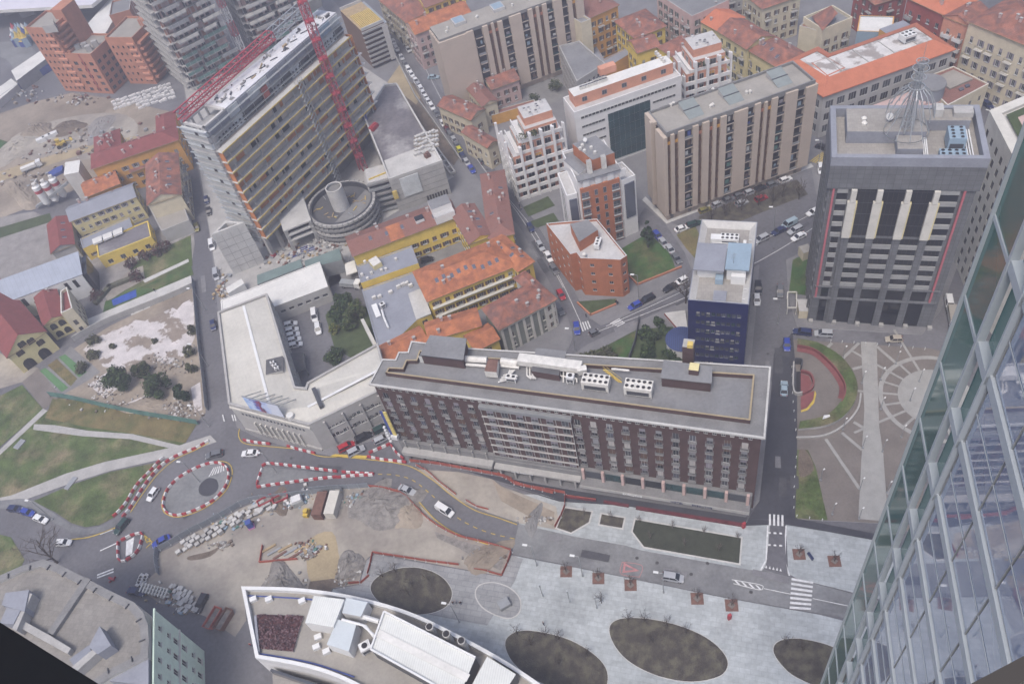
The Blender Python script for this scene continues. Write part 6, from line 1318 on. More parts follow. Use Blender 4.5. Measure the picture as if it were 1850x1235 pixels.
dv = t.nodes.new('ShaderNodeMath');dv.operation = 'DIVIDE';dv.inputs[1].default_value = Fb.L;t.links.new(sb.outputs[0],dv.inputs[0])
nz = t.nodes.new('ShaderNodeTexNoise');nz.inputs['Scale'].default_value = .8;nz.inputs['Detail'].default_value = 4;t.links.new(gq.outputs['Position'],nz.inputs['Vector'])
ad = t.nodes.new('ShaderNodeMath');ad.operation = 'MULTIPLY_ADD';ad.inputs[1].default_value = .55;t.links.new(nz.outputs['Fac'],ad.inputs[0]);t.links.new(dv.outputs[0],ad.inputs[2])
cr_ = t.nodes.new('ShaderNodeValToRGB');el = cr_.color_ramp.elements;el[0].position = .3;el[0].color = (.3,.45,.75,1);el[1].position = .98;el[1].color = (.62,.66,.76,1)
for p_,c_ in ((.45,(.55,.65,.85,1)),(.58,(.1,.15,.45,1)),(.66,(.3,.03,.04,1)),(.72,(.12,.04,.08,1)),(.8,(.45,.55,.8,1))):e = el.new(p_);e.color = c_
t.links.new(ad.outputs[0],cr_.inputs[0]);t.links.new(cr_.outputs[0],bs.inputs['Base Color'])
Fb.piece('panel',bb,0,Fb.L,-.1,0,11.5,16.4,'poster');
for z0,z1 in ((11.3,11.5),(16.4,16.6)):Fb.piece('frame_rail',bb,-.1,Fb.L+.1,-.2,.08,z0,z1,'metal_grey')
for k in range(6):mb = MB();u = k*Fb.L/5;mb.bar(Fb.p(u,-.2,16),Fb.p(u,-5.5,11.6),.18,.18);part('strut',mb,'metal_galv',bb)
for u0,u1 in ((.02,.2),(.35,.5),(.7,.9)):pass
mb = MB();q = G(525,752,11.6);mb.tube((q.x,q.y,11),(q.x,q.y,12.3),.9,.9,14);solo('roof_tank',mb,'roof_white','small white round tank on the corner roof by the billboard','tank')
# --- bottom-left rounded block and the mint facade
MZ = 23.
RP = [(-80,1070),(0,1043),(40,1025),(82,1012),(110,1022),(150,1042),(200,1068),(246,1090),(262,1108),(270,1130),(272,1160),(270,1190),(200,1225),(150,1260),(60,1320),(-80,1320)]
P = ccw(GG(RP,MZ));mint = thing('rounded_block','rounded corner block with beige paved roof and mint green side at lower left','building',centre(P))
mb = MB();n = len(P)
for i in range(n):wall_open(mb,P[i],P[(i+1) % n],0,MZ,[])
part('wall',mb,'stone_pale',mint);flat_roof(mint,P,MZ,A('roof_slab_brown',(.245,.23,.21),.9,.14,.2,pat=('pave',1.,1.,.05,.8,20)),.7,1.5,'concrete_dark','concrete')
ra,rb = G(160,1045,MZ+.5),G(92,1145,MZ+.5);mb = MB();mb.bar(zz(ra,MZ+.4),zz(rb,MZ+.4),1.5,.9);part('fire_wall',mb,'concrete_dark',mint)
Pi = inset(P,1.2)
for k,(p,u) in enumerate(walk([p for p in Pi[:]],4.5,True)):addbox(mint,'gutter_bracket',(p.x,p.y,MZ+.7),(1.1,.15,.35),math.atan2(u.y,u.x)+math.pi/2,'metal_dark')
def sloped(par,q,z0,z1,z2,m,name='roof_room'):
    P_ = [G(x,y,z1) for x,y in q];mb = MB();h_ = [z1,z1,z2,z2]
    mb.faces([(p.x,p.y,z0) for p in P_]+[(p.x,p.y,h_[k]) for k,p in enumerate(P_)],[(4,5,6,7),(0,1,5,4),(1,2,6,5),(2,3,7,6),(3,0,4,7)]);return part(name,mb,m,par)
sloped(mint,[(3,1092),(10,1070),(54,1066),(46,1105)],MZ,MZ+2.6,MZ+2.9,'roof_lead');sloped(mint,[(0,1125),(12,1096),(46,1098),(30,1130)],MZ,MZ+1.8,MZ+2.8,'roof_lead');sloped(mint,[(160,1168),(180,1130),(202,1166),(178,1182)],MZ,MZ+2.6,MZ+2.9,'roof_lead')
sloped(mint,[(125,1190),(160,1165),(172,1184),(140,1208)],MZ,MZ+1.6,MZ+2.4,'roof_lead');P4(mint,'chimney_wall',[(22,1135),(30,1138),(58,1072),(53,1070)],MZ,MZ+2.6,'concrete');P4(mint,'chimney_wall',[(128,1205),(138,1212),(176,1178),(168,1172)],MZ,MZ+2.4,'concrete')
P4(mint,'terrace_wall',[(45,1122),(92,1148),(128,1170),(122,1180),(40,1135)],MZ,MZ+1.4,'concrete');sloped(mint,[(165,1225),(200,1208),(272,1190),(272,1240)],MZ-3,MZ-.5,MZ+.3,'roof_lead','lower_roof')
a,b_ = G(276,1098,MZ-.2),G(274,1260,MZ-.2);Fm = Fr(b_,a);mb = MB();ops = []
Fm = Fr(*( (a,b_) if faces_cam(a,b_) else (b_,a)));mb = MB()
for r in range(6):
    for k in range(int(Fm.L/3.2)):
        u = 1.8+k*3.2;ww,hh = (1.0,1.1) if r in (1,4,5) else (1.2,2.0);z0 = 1.4+r*3.6
        if z0+hh < MZ-.6:ops.append((u-ww/2,u+ww/2,z0,z0+hh));Fm.put('window',win_mesh(ww,hh,'sill','stone_pale',random.choice(GLS),'curtain'),mint,u,0,z0)
wall_open(mb,Fm.p(0),Fm.p(Fm.L),0,MZ-.2,ops);part('mint_wall',mb,'wall_mint',mint)
Fm.piece('string_course',mint,0,Fm.L,0,.25,11.6,12.0,'stone_pale');Fm.piece('string_course',mint,0,Fm.L,0,.3,22.2,22.7,'wall_mint')
# ================================================================ curved pavilion (bottom) and the glass tower (right)
KZ = 11.
outer = spline(GG([(440,1063),(540,1066),(640,1080),(740,1108),(830,1150),(920,1200),(1010,1262),(1090,1330)],KZ),5)
inner = spline(GG([(466,1192),(540,1205),(600,1222),(660,1250),(740,1300),(820,1370)],KZ),5)
P = ccw(outer+inner[::-1]);cv = thing('curved_pavilion','low curved white edged building with roof plant and maroon planted roof bed','building',centre(P))
mb = MB();n = len(P)
for i in range(n):wall_open(mb,P[i],P[(i+1) % n],0,KZ,[])
part('wall',mb,'wall_white',cv)
I_ = inset(P,.7);mb = MB()
for i in range(n):
    j = (i+1) % n;a,b_,c,d = P[i],P[j],I_[j],I_[i];t = KZ+1.3
    mb.face([zz(a,KZ-.2),zz(b_,KZ-.2),zz(b_,t),zz(a,t)]);mb.face([zz(a,t),zz(b_,t),zz(c,t),zz(d,t)]);mb.face([zz(c,KZ),zz(d,KZ),zz(d,t),zz(c,t)])
part('parapet',mb,'metal_white',cv);mb = MB();mb.face([zz(p,KZ+.05) for p in I_]);part('roof',mb,'roof_beige',cv)
P4(cv,'planted_bed',[(464,1109),(548,1112),(530,1176),(468,1170)],KZ+.06,KZ+.5,'concrete','leaf_red')
mb = MB();rnd = random.Random(2);q = GG([(464,1109),(548,1112),(530,1176),(468,1170)],KZ+.5)
for _ in range(900):
    s,t = rnd.random(),rnd.random();p = q[0].lerp(q[1],s).lerp(q[3].lerp(q[2],s),t);d = V((rnd.gauss(0,1),rnd.gauss(0,1),1)).normalized();e = d.orthogonal().normalized()*.25;g_ = d.cross(e);p = p+V((0,0,rnd.random()*.35));mb.face([p-e,p-g_,p+e,p+g_],rnd.randrange(2))
part('sedum',mb,[A('sedum_a',(.07,.03,.035),.9,.3,1),A('sedum_b',(.16,.1,.11),.9,.3,1)],cv)['kind'] = 'stuff'
ab = P4(cv,'plant_house',[(567,1075),(622,1082),(602,1132),(551,1124)],KZ,KZ+4.2,'metal_white','roof_metal_white')
ab2 = P4(cv,'plant_house',[(625,1079),(664,1087),(652,1113),(618,1106)],KZ,KZ+3.6,'metal_white',A('roof_pale_blue',(.5,.54,.56),.6,.05,.3));P4(cv,'plant_house',[(610,1118),(644,1126),(630,1176),(590,1163)],KZ,KZ+3.6,'metal_white','roof_pale_blue')
hl = P4(cv,'roof_hall',[(694,1104),(859,1187),(828,1260),(670,1172)],KZ,KZ+4.6,'metal_dark','roof_metal_white');P4(cv,'roof_hall',[(880,1185),(932,1217),(905,1260),(845,1250)],KZ,KZ+4.0,'metal_dark','roof_metal_white')
for (x0,y0),(x1,y1) in (((694,1104),(859,1187)),((694,1104),(670,1172)),((670,1172),(828,1260))):mb = MB();mb.bar(G(x0,y0,KZ+4.8),G(x1,y1,KZ+4.8),.35,.5);part('roof_trim',mb,'metal_white',hl)
mb = MB();mb.bar(G(682,1142,KZ+4.7),G(846,1224,KZ+4.7),1.4,.1);part('ridge_strip',mb,'roof_white',hl)
for x,y in ((781,1140),(811,1153),(838,1165)):q = G(x,y,KZ+2);mb = MB();mb.tube((q.x,q.y,KZ),(q.x,q.y,KZ+4.5),.75,.75,14);mb.tube((q.x,q.y,KZ+4.5),(q.x,q.y,KZ+4.6),.6,.6,14,1);part('flue',mb,['concrete_pale','void'],cv)
for i in range(3):pipe(cv,roofpts([(618+i*3,1118+i),(655+i*3,1128+i),(676,1146+i*2)],KZ+4),.25,'metal_white',name='duct')
pipe(cv,roofpts([(655,1113),(685,1122)],KZ+2.5),.5,'metal_white');q = G(662,1170,KZ+1);fan_unit(cv,(q.x,q.y,KZ+.1),.3,2.2,1.8,2.2,1,1)
for x,y in ((575,1150),(572,1168),(590,1176),(458,1082),(486,1082),(546,1085)):q = G(x,y,KZ+.5);addbox(cv,'roof_box',(q.x,q.y,KZ+.06),(1.4,1.0,.9),.2,'metal_white')
for a_ in ([(445,1075),(560,1082),(640,1095)],[(470,1180),(560,1196),(640,1222)]):pipe(cv,spline(roofpts(a_,KZ+.4),4),.14,'tarp_blue',name='safety_rail')
mb = MB();mb.bar(G(462,1112,KZ+.6),G(468,1178,KZ+.6),.5,.7);part('bed_edge',mb,'roof_lead',cv)
# lower wing inside the curve
q = GG([(492,1212),(560,1228),(640,1262),(640,1400),(500,1400)],7);mb = MB();mb.prism(ccw(q),0,7,0,1);part('lower_wing',mb,['metal_white','roof_slab'],cv);mb = MB();mb.bar(G(492,1212,8),G(640,1262,8),.5,2.0);part('glazed_edge',mb,'glass_mid',cv)
# ---------------------------------------------------------------- glass tower: west face and corner screen
gc = V((16.1,16.4,0));ga = R(19.8);gu = V((-math.sin(ga),-math.cos(ga),0))     # towards the camera side
gl = thing('glass_tower','mirror glass office tower with pale floor bands at the right edge','glass tower',gc)
fh,nfl = 4.0,42;Fg = Fr(gc+gu*22,gc)          # outside (west) is on the right when walking north? checked below
if Fg.n.x > 0:Fg = Fr(gc,gc+gu*22)
fwd = (Fg.a-gc).length < .01                      # True when u starts at the corner
U = lambda t:t if fwd else 22-t                  # distance from the corner -> u
def gbox(mb,t0,t1,d0,d1,z0,z1,mi=0):a_,b_ = sorted((U(t0),U(t1)));Fg.box(mb,a_,b_,d0,d1,z0,z1,mi)
A('glass_tower_pane',(.18,.23,.34),.02,0,spec=1.0);A('glass_screen',(.06,.14,.13),.05,0,spec=.9);A('band_metal',(.33,.36,.385),.5,.05,.5,spec=.5)
gp = MATS['glass_tower_pane'].node_tree.nodes['Principled BSDF'];gp.inputs['IOR'].default_value = 2.3;gp.inputs['Coat Weight'].default_value = .5;gp.inputs['Coat Roughness'].default_value = .02
mb = MB();gbox(mb,1.6,22,-12,-.25,0,nfl*fh+3);part('core',mb,'void',gl)
pm = {}
def pane_mesh(w_,h_):
    m = MB();m.box((0,0,0),(w_,.06,h_));return m.mesh('pane',['glass_tower_pane'])
bw = 2.9;p_low = pane_mesh(bw-.08,fh-.75);rz_g = Fg.rz
for k in range(nfl):
    z0 = k*fh
    for i in range(7):
        t = 1.7+bw*(i+.5);link('pane',p_low,gl,at(Fg.p(U(t),-.1,z0+.62),rz_g))
    mb = MB();gbox(mb,1.6,22,-.2,.04,z0,z0+.5);part('floor_band',mb,'band_metal',gl)
    mb = MB();gbox(mb,1.6,22,-.06,-.04,z0+2.3,z0+2.36);part('transom',mb,'band_metal',gl)
    mb = MB();gbox(mb,.1,1.5,-.3,-.2,z0+.45,z0+fh-.05);part('corner_pane',mb,'glass_screen',gl)
    mb = MB();gbox(mb,.0,1.6,-.3,.12,z0-.05,z0+.4);part('corner_band',mb,'band_metal',gl)
    mb = MB();gbox(mb,-2.5,-.12,-.02,.03,z0+.12,z0+fh-.12);part('screen_pane',mb,'glass_screen',gl)
    mb = MB();gbox(mb,-2.5,.0,-.08,.07,z0-.1,z0+.1);part('screen_rail',mb,'band_metal',gl)
for i in range(8):
    mb = MB();t = 1.66+bw*i;gbox(mb,t-.02,t+.02,-.1,-.04,0,nfl*fh);part('mullion',mb,'metal_grey',gl)
for t,w_ in ((-2.55,.08),(-.06,.16),(1.55,.1)):mb = MB();gbox(mb,t-w_/2,t+w_/2,-.12,.16,0,nfl*fh);part('corner_post',mb,'band_metal',gl)
# ---------------------------------------------------------------- right: stone block with planted roof terrace
SZ = 40.
P = ccw(GG([(1786,205),(1850,178),(1990,170),(1990,470),(1850,330)],SZ));b = thing('stone_block','pale stone block with planted roof rim behind the glass tower','building',centre(P));walls(b,P,SZ,'stone_pale',Win(fl=3.4,sp=3.0,w=1.3,h=2.0,sill=.8,style='plain',fr='frame_dark'));flat_roof(b,P,SZ,'concrete_pale',.8,2.2,'stone_pale','stone_pale')
I_ = inset(P,3.0);J_ = inset(P,5.0);mb = MB()
for i in range(len(P)):j = (i+1) % len(P);mb.face([zz(I_[i],SZ+.6),zz(I_[j],SZ+.6),zz(J_[j],SZ+.6),zz(J_[i],SZ+.6)])
part('planted_rim',mb,'grass_dark',b);mb = MB();mb.prism(J_,SZ,SZ+.5);part('terrace',mb,'wall_pink',b)
# ---------------------------------------------------------------- the window the view is taken through (bay of the same tower)
wd = .25;wa = R(-11.9);wn = V((math.sin(wa),math.cos(wa),0));wu = V((math.cos(wa),-math.sin(wa),0));wo = V((0,0,CAMH))+wn*wd
vw = thing('viewing_window','dark aluminium window frame at the lower corners of the view','window frame',(wo.x,wo.y,CAMH-1.7))
tm = math.tan(R(-52.3)-wa)*wd
mb = MB()
def wbox(mb,u0,u1,n0,n1,z0,z1):
    q = [wo+wu*u0+wn*n0,wo+wu*u1+wn*n0,wo+wu*u1+wn*n1,wo+wu*u0+wn*n1];mb.prism([(p.x,p.y) for p in q],CAMH+z0,CAMH+z1)
wbox(mb,tm-.12,tm,-.06,0,-1.62,1.3);part('mullion',mb,'frame_dark',vw)
mb = MB();wbox(mb,tm-.12,tm+2.4,-.035,0,-1.74,-1.667);part('sill',mb,'frame_dark',vw)
mb = MB();wbox(mb,tm-.12,tm+2.4,-.4,-.036,-1.8,-1.70);part('floor_edge',mb,'metal_white',vw)
# ================================================================ survey frames of the detail photographs
def ZF(ox,oy,s):return lambda x,y:(ox+x/s,oy+y/s)
X1,X2,X3,X4,X5,X6,X7,X8 = ZF(1380,560,3.087),ZF(0,780,3.86),ZF(200,760,4.117),ZF(560,780,4.116),ZF(900,850,3.7),ZF(1300,850,3.207),ZF(0,980,4.022),ZF(400,1000,2.643)
Y4,Y5,Y6 = ZF(950,380,3.7),ZF(0,500,3.43),ZF(370,440,3.167)
# ================================================================ oval ramp details
mb = MB()
for i in range(0,26):
    a,b_ = PI_[i],PI_[i+1];mb.face([(a.x,a.y,.15),(b_.x,b_.y,.15),(b_.x,b_.y,1.2),(a.x,a.y,1.2)])
    n_ = (PO[i]-a).normalized()*.25;mb.face([(a.x,a.y,1.22),(b_.x,b_.y,1.22),(b_.x+n_.x,b_.y+n_.y,1.22),(a.x+n_.x,a.y+n_.y,1.22)])
    k_ = -n_*5;mb.face([(a.x,a.y,.28),(b_.x,b_.y,.28),(b_.x+k_.x,b_.y+k_.y,.28),(a.x+k_.x,a.y+k_.y,.28)]) if i < 24 else None
solo('ramp_wall',mb,A('ramp_red',(.21,.075,.075),.8,.15,.5),'curved red retaining wall of the oval ramp','wall')
def arcwall(name,pts,h,w_,m,label,cat,zb=.12):
    P = spline(GG(pts),5);mb = MB()
    for a,b_ in zip(P[:-1],P[1:]):mb.bar(a+V((0,0,zb+h/2)),b_+V((0,0,zb+h/2)),w_,h)
    return solo(name,mb,m,label,cat)
arcwall('ramp_kerb',[S(205,350),S(255,365),S(275,410),S(262,450),S(215,475)],1.1,.4,'ramp_red','dark red inner wall around the ramp mouth','wall')
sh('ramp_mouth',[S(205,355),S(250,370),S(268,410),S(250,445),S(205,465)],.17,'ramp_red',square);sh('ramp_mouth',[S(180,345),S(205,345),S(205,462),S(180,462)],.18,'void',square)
sh('ramp_mouth',[S(205,485),S(282,450),S(275,500),S(240,545),S(205,560)],.17,'ramp_red',square);sh('hatching',[S(205,562),S(240,548),S(275,503),S(284,450),S(292,470),S(280,520),S(245,560),S(208,572)],.18,'paint_yellow',square)
arcwall('ramp_portal',[S(170,300),S(208,306),S(205,340)],2.2,.3,'metal_dark','dark portal frame at the ramp mouth','portal');arcwall('ramp_parapet',[S(165,300),S(165,460),S(215,470)],1.0,.35,'concrete','pale parapet between street and ramp mouth','wall')
arcwall('ring_wall',[S(180,715),S(330,705),S(440,650),S(520,560),S(540,470)],.5,.4,'concrete','low curved seat wall outside the oval ramp lawn','wall')
sh('ramp_sign',[S(330,605),S(362,600),S(366,612),S(322,628)],1.3,'paint_white',square)
# ================================================================ road markings
def mark(pts,m='paint_white',name='road_marking',z=.19,par=None):return sh(name,pts,z,m,par or ground)
def stripes_mark(a0,a1,b0,b1,n,duty=.5,m='paint_white',z=.19,name='zebra_stripe'):
    """bars running a->b, stepping from index 0 to 1 along both guide lines"""
    A0,A1,B0,B1 = G(*a0),G(*a1),G(*b0),G(*b1)
    for k in range(n):
        s,t = k/n,(k+duty)/n;sh(name,[A0.lerp(A1,s),A0.lerp(A1,t),B0.lerp(B1,t),B0.lerp(B1,s)],z,m,road,world=True)
stripes_mark((1430,1044),(1426,1104),(1469,1051),(1464,1106),7)                # boulevard crossing
stripes_mark((1389,929),(1419,931),(1389,949),(1419,951),4)                    # crossing at the hotel street
for y in (961,983):stripes_mark((1387,y),(1418,y+2),(1387,y+3),(1418,y+5),3)
for k in range(5):x = 1382+k*6.5;sh('give_way_tooth',[(x,1026+k*1.4),(x+4,1027+k*1.4),(x+2.4,1021+k*1.4)],.19,'paint_white',road)
sh('lane',[(1392,940),(1417,942),(1419,1010),(1423,1034),(1382,1026),(1386,1010)],.15,'asphalt',road)
for p_,q_ in (((1387,950),(1384,1012)),((1384,1012),(1374,1030)),((1420,950),(1417,1012)),((1417,1012),(1426,1040))):mb = MB();ribbon(mb,[G(*p_),G(*q_)],.3,.2);struct('edge_line',mb,'paint_white',road)
def line(pts,w_=.15,m='paint_white',z=.192,name='lane_line',par=None,dash=None):
    P = spline(GG(pts),8) if len(pts) > 2 else GG(pts)
    if not dash:mb = MB();ribbon(mb,P,w_,z);return struct(name,mb,m,par or ground)
    for p,u in walk(P,dash):mb = MB();ribbon(mb,[p-u*dash*.25,p+u*dash*.25],w_,z);struct(name,mb,m,par or ground)
line([(1380,1063),(1428,1073)]);line([(1468,1081),(1535,1095)]);line([(935,960),(1100,990),(1320,1045)],.12,z=.05)
for k in range(4):stripes_mark((1325+k*13,1047+k*3.2),(1329+k*13,1048+k*3.2),(1333+k*13,1056+k*3),(1338+k*13,1057+k*3),1,1)
line([(1322,1047),(1372,1056),(1378,1062),(1370,1065),(1325,1054)],.15)
mb = MB();tri = [X5(840,615),X5(945,670),X5(830,685)];T_ = ccw(GG(tri));mb.face([(p.x,p.y,.19) for p in T_],0);mb.face([(p.x,p.y,.195) for p in inset(T_,.45)],1);struct('road_marking',mb,['paint_red','asphalt_pale'],road)
line([X5(830,612),X5(960,635),X5(945,712)],.12,'paint_red');line([X5(830,612),X5(822,690),X5(945,712)],.12,'paint_red')
stripes_mark(Y4(360,755),Y4(425,740),Y4(380,815),Y4(445,785),4);stripes_mark(Y4(560,760),Y4(620,785),Y4(625,725),Y4(670,760),4)
stripes_mark((1462,293),(1488,300),(1486,276),(1500,283),6,m='paint_yellow');stripes_mark((1780,200),(1795,180),(1795,205),(1815,188),6)
line([(1062,605),(1100,592),(1245,535),(1390,462),(1480,405)],.15);line([(1095,590),(1235,526),(1300,488),(1385,432),(1470,385)],.15)
line([(712,5),(745,75),(800,185),(870,300),(960,410),(1010,500),(1050,585)],.14);line([(880,320),(930,378),(985,462),(1018,520)],.14)
# yellow temporary lines
line([X3(730,165),X3(640,215),X3(480,290),X3(350,400),X3(240,545),X3(150,680)],.22,'paint_yellow');line([X3(380,600),X3(430,490),X3(600,365),X3(780,305),X3(880,320),X3(905,400),X3(850,530),X3(700,650),X3(520,715),X3(410,690),X3(378,620)],.2,'paint_yellow')
line([X3(960,60),X3(955,120),X3(1000,170),X3(1150,190),X3(1400,215),X3(1560,265),X3(1729,270)],.2,'paint_yellow');sh('yellow_wedge',[X4(150,183),X4(190,168),X4(430,180),X4(420,200)],.19,'paint_yellow',ground)
line([X4(180,185),X4(420,205),X4(720,250),X4(900,350),X4(1050,470),X4(1220,580),X4(1400,640),X4(1540,690)],.2,'paint_yellow');line([X4(550,420),X4(680,440),X4(780,490),X4(930,650),X4(1080,750),X4(1300,830),X4(1490,880)],.2,'paint_yellow')
line([X4(490,315),X4(650,325),X4(780,370),X4(940,500),X4(1100,640),X4(1300,740),X4(1540,800)],.18,'paint_yellow',dash=2.2)
line([X2(500,750),X2(640,730),X2(830,660)],.3,'paint_yellow');line([X2(700,715),X2(790,680)],.35);line([X2(700,830),X2(830,770)],.3)
for k in range(2):line([X2(680,1000+k*18),X2(795,955+k*20)],.4)
for a,b_ in (((990,705),(1065,770)),((1065,770),(1020,810)),((1000,715),(1030,775)),((1010,740),(1050,745)),((1020,765),(1055,765))):line([X2(*a),X2(*b_)],.25,'paint_yellow')
stripes_mark(X3(730,420),X3(860,370),X3(770,350),X3(850,330),6);sh('traffic_island',[X3(400,600),X3(510,430),X3(690,335),X3(820,320),X3(883,410),X3(810,560),X3(640,665),X3(480,705)],.1,'asphalt_pale',ground,smooth=4);sh('patch',[X3(660,490),X3(720,430),X3(790,440),X3(800,510),X3(740,560),X3(670,550)],.14,'asphalt_dark',ground,smooth=3)
sh('traffic_island',[X3(1135,345),X3(1690,395),X3(1090,490)],.1,'asphalt_pale',ground);sh('traffic_island',[X2(850,770),X2(960,715),X2(990,770),X2(960,830),X2(860,890)],.1,'asphalt',ground);mark([X2(885,765),X2(940,735),X2(925,850),X2(880,870)])
for k in range(6):stripes_mark((405+k*4.2,762-k*.2),(407.2+k*4.2,762-k*.2),(402+k*4.2,750),(404.2+k*4.2,750),1,1) if k in (0,4,5) else None
# tree pits
for k,(x,y) in enumerate(((455,675),(670,720),(885,765),(1330,855),(1560,900))):
    q = G(*X5(x,y));a = R(-14);mb = MB();mb.box((q.x,q.y,.13),(2.5,2.5,.03),a,0);mb.box((q.x,q.y,.16),(1.1,1.1,.12),a+.78,1);struct('tree_pit',mb,['rust','plaza_brown'])
for x,y in ((460,485),(665,525)):q = G(*X6(x,y));mb = MB();mb.box((q.x,q.y,.13),(2.4,2.4,.04),R(-14),0);mb.box((q.x,q.y,.17),(1.0,1.0,.1),R(31),1);struct('tree_pit',mb,['rust','plaza_brown'])
# ================================================================ vehicles
def car_meshes(kind,colour):
    key = ('car',kind,colour)
    if key in CACHE:return CACHE[key]
    L_,W_,H_ = {'hatch':(3.95,1.7,1.48),'saloon':(4.5,1.76,1.43),'estate':(4.6,1.78,1.5),'mpv':(4.4,1.8,1.65),'van':(4.7,1.85,1.95),'small':(2.8,1.55,1.5),'suv':(4.5,1.85,1.72)}[kind]
    fr = {'hatch':(.27,.42,.9,.985),'saloon':(.27,.42,.75,.88),'estate':(.27,.41,.93,.985),'mpv':(.2,.38,.93,.99),'van':(.17,.3,.975,.995),'small':(.16,.36,.92,.99),'suv':(.26,.4,.93,.99)}[kind]
    bz = H_*.62 if kind != 'van' else H_*.55
    mb = MB();st = [(0,.42,.60,.80),(.04,.25,.70,.93),(.22,.2,bz*.93,1.0),(fr[0]+.05,.2,bz,1.0),(.6,.2,bz+.02,1.0),(.9,.2,bz+.02,.98),(.985,.28,bz-.02,.92),(1,.45,bz-.15,.84)]
    if kind in ('saloon',):st[5] = (.9,.2,bz-.02,.98)
    ringv = []
    for f_,z0,z1,wf in st:
        x = L_/2-f_*L_;w2 = W_/2*wf;ringv.append([(x,-w2*.92,z0),(x,-w2,(z0+z1)/2),(x,-w2*.93,z1-.04),(x,-w2*.78,z1),(x,w2*.78,z1),(x,w2*.93,z1-.04),(x,w2,(z0+z1)/2),(x,w2*.92,z0)])
    vs = [p for r_ in ringv for p in r_];fs = []
    for i in range(len(st)-1):
        for k in range(8):fs.append((i*8+k,i*8+(k+1) % 8,i*8+8+(k+1) % 8,i*8+8+k))
    fs += [tuple(range(8)),tuple(range(len(vs)-1,len(vs)-9,-1))];mb.faces(vs,fs,0)
    X_ = [L_/2-f_*L_ for f_ in fr];wb,wt = W_/2*.93,W_/2*.76;zt = H_
    rf = [(X_[1],-wt,zt-.03),(X_[2],-wt,zt-.03),(X_[2],wt,zt-.03),(X_[1],wt,zt-.03)];rm = [(X_[1]-.1,-wt*.8,zt),(X_[2]+.1,-wt*.8,zt),(X_[2]+.1,wt*.8,zt),(X_[1]-.1,wt*.8,zt)]
    mb.faces(rf+rm,[(4,5,6,7),(0,1,5,4),(1,2,6,5),(2,3,7,6),(3,0,4,7)],0)
    bb = [(X_[0],-wb,bz-.03),(X_[3],-wb,bz-.03),(X_[3],wb,bz-.03),(X_[0],wb,bz-.03)]
    def pil(a,b_,t=.05):mb.bar(a,b_,t,t,0)
    for i,j in ((0,0),(1,1),(2,2),(3,3)):pil(bb[i],rf[j],.09)
    xm = (X_[1]+X_[2])/2
    for s in (-1,1):pil((xm,s*wb,bz),(xm,s*wt,zt-.03),.08)
    if kind == 'van':mb.faces([(xm,-wb*.99,bz),(X_[3]+.05,-wb*.99,bz),(X_[2],-wt*1.02,zt-.05),(xm,-wt*1.02,zt-.05)],[(0,1,2,3)],0);mb.faces([(xm,wb*.99,bz),(X_[3]+.05,wb*.99,bz),(X_[2],wt*1.02,zt-.05),(xm,wt*1.02,zt-.05)],[(3,2,1,0)],0)
    for s in (-1,1):mb.box((X_[0]-.25,s*(W_/2+.06),bz-.05),(.16,.14,.14),0,0)
    body = mb.mesh('body',[colour])
    g = MB();k_ = .985;B2 = [(x*1,y*k_,z) for x,y,z in bb];T2 = [(x,y*k_,z-.01) for x,y,z in rf]
    for i in range(4):j = (i+1) % 4;g.face([B2[i],B2[j],T2[j],T2[i]])
    glass = g.mesh('windows',['glass_dark'])
    wm = cached(('wheel',kind == 'van'),lambda:(lambda m:(m.tube((0,-.1,0),(0,.1,0),.31,.31,14,0),m.tube((0,-.11,0),(0,.11,0),.19,.19,10,1),m.mesh('wheel',['rubber','rim']))[-1])(MB()))
    h = MB();h.box((0,0,0),(.1,.34,.13));hl = cached('headl',lambda:h.mesh('headlight',['lamp_clear']));t_ = MB();t_.box((0,0,0),(.08,.26,.2));tl = cached('taill',lambda:t_.mesh('tail_light',['lamp_red']))
    CACHE[key] = (L_,W_,bz,body,glass,wm,hl,tl);return CACHE[key]
PAINT = {'white':(.68,.68,.68),'silver':(.36,.37,.39),'grey':(.13,.135,.145),'black':(.018,.018,.022),'dark blue':(.02,.03,.09),'blue':(.03,.055,.3),'red':(.36,.02,.03),'dark red':(.12,.02,.025),'yellow':(.55,.5,.03),'dark green':(.02,.05,.045),'olive':(.2,.18,.05),'beige':(.38,.34,.28),'pale blue':(.3,.38,.43)}
for k_,v_ in PAINT.items():A('paint '+k_,v_,.3,0,spec=.5)
SEEN = {}
KN = {'hatch':'hatchback','saloon':'saloon','estate':'estate car','mpv':'people carrier','van':'van','small':'tiny city car','suv':'off-road car'}
def car(px,py,hx,hy,kind,colour,where,group=None,z=0.):
    q = G(px,py,.7+z);e = G(px+hx*10,py+hy*10,.7+z);d = e-q;rz = math.atan2(d.y,d.x)
    t = thing('parked_car' if group else 'car',f'{colour} {KN[kind]} {where}','van' if kind == 'van' else 'car',(q.x,q.y,z+.02),group,rz)
    L_,W_,bz,body,glass,wm,hl,tl = car_meshes(kind,'paint '+colour);m = at((q.x,q.y,z+.02),rz)
    link('body',body,t,m);link('windows',glass,t,m)
    for sx in (.31,-.31):
        for sy in (-1,1):link('wheel',wm,t,m @ M.Translation((sx*L_,sy*(W_/2-.1),.31)))
    for sy in (-1,1):link('headlight',hl,t,m @ M.Translation((L_/2-.1,sy*W_*.33,.6)));link('tail_light',tl,t,m @ M.Translation((-L_/2+.02,sy*W_*.38,.72)))
    return t
sx_,sy_ = .52,.85
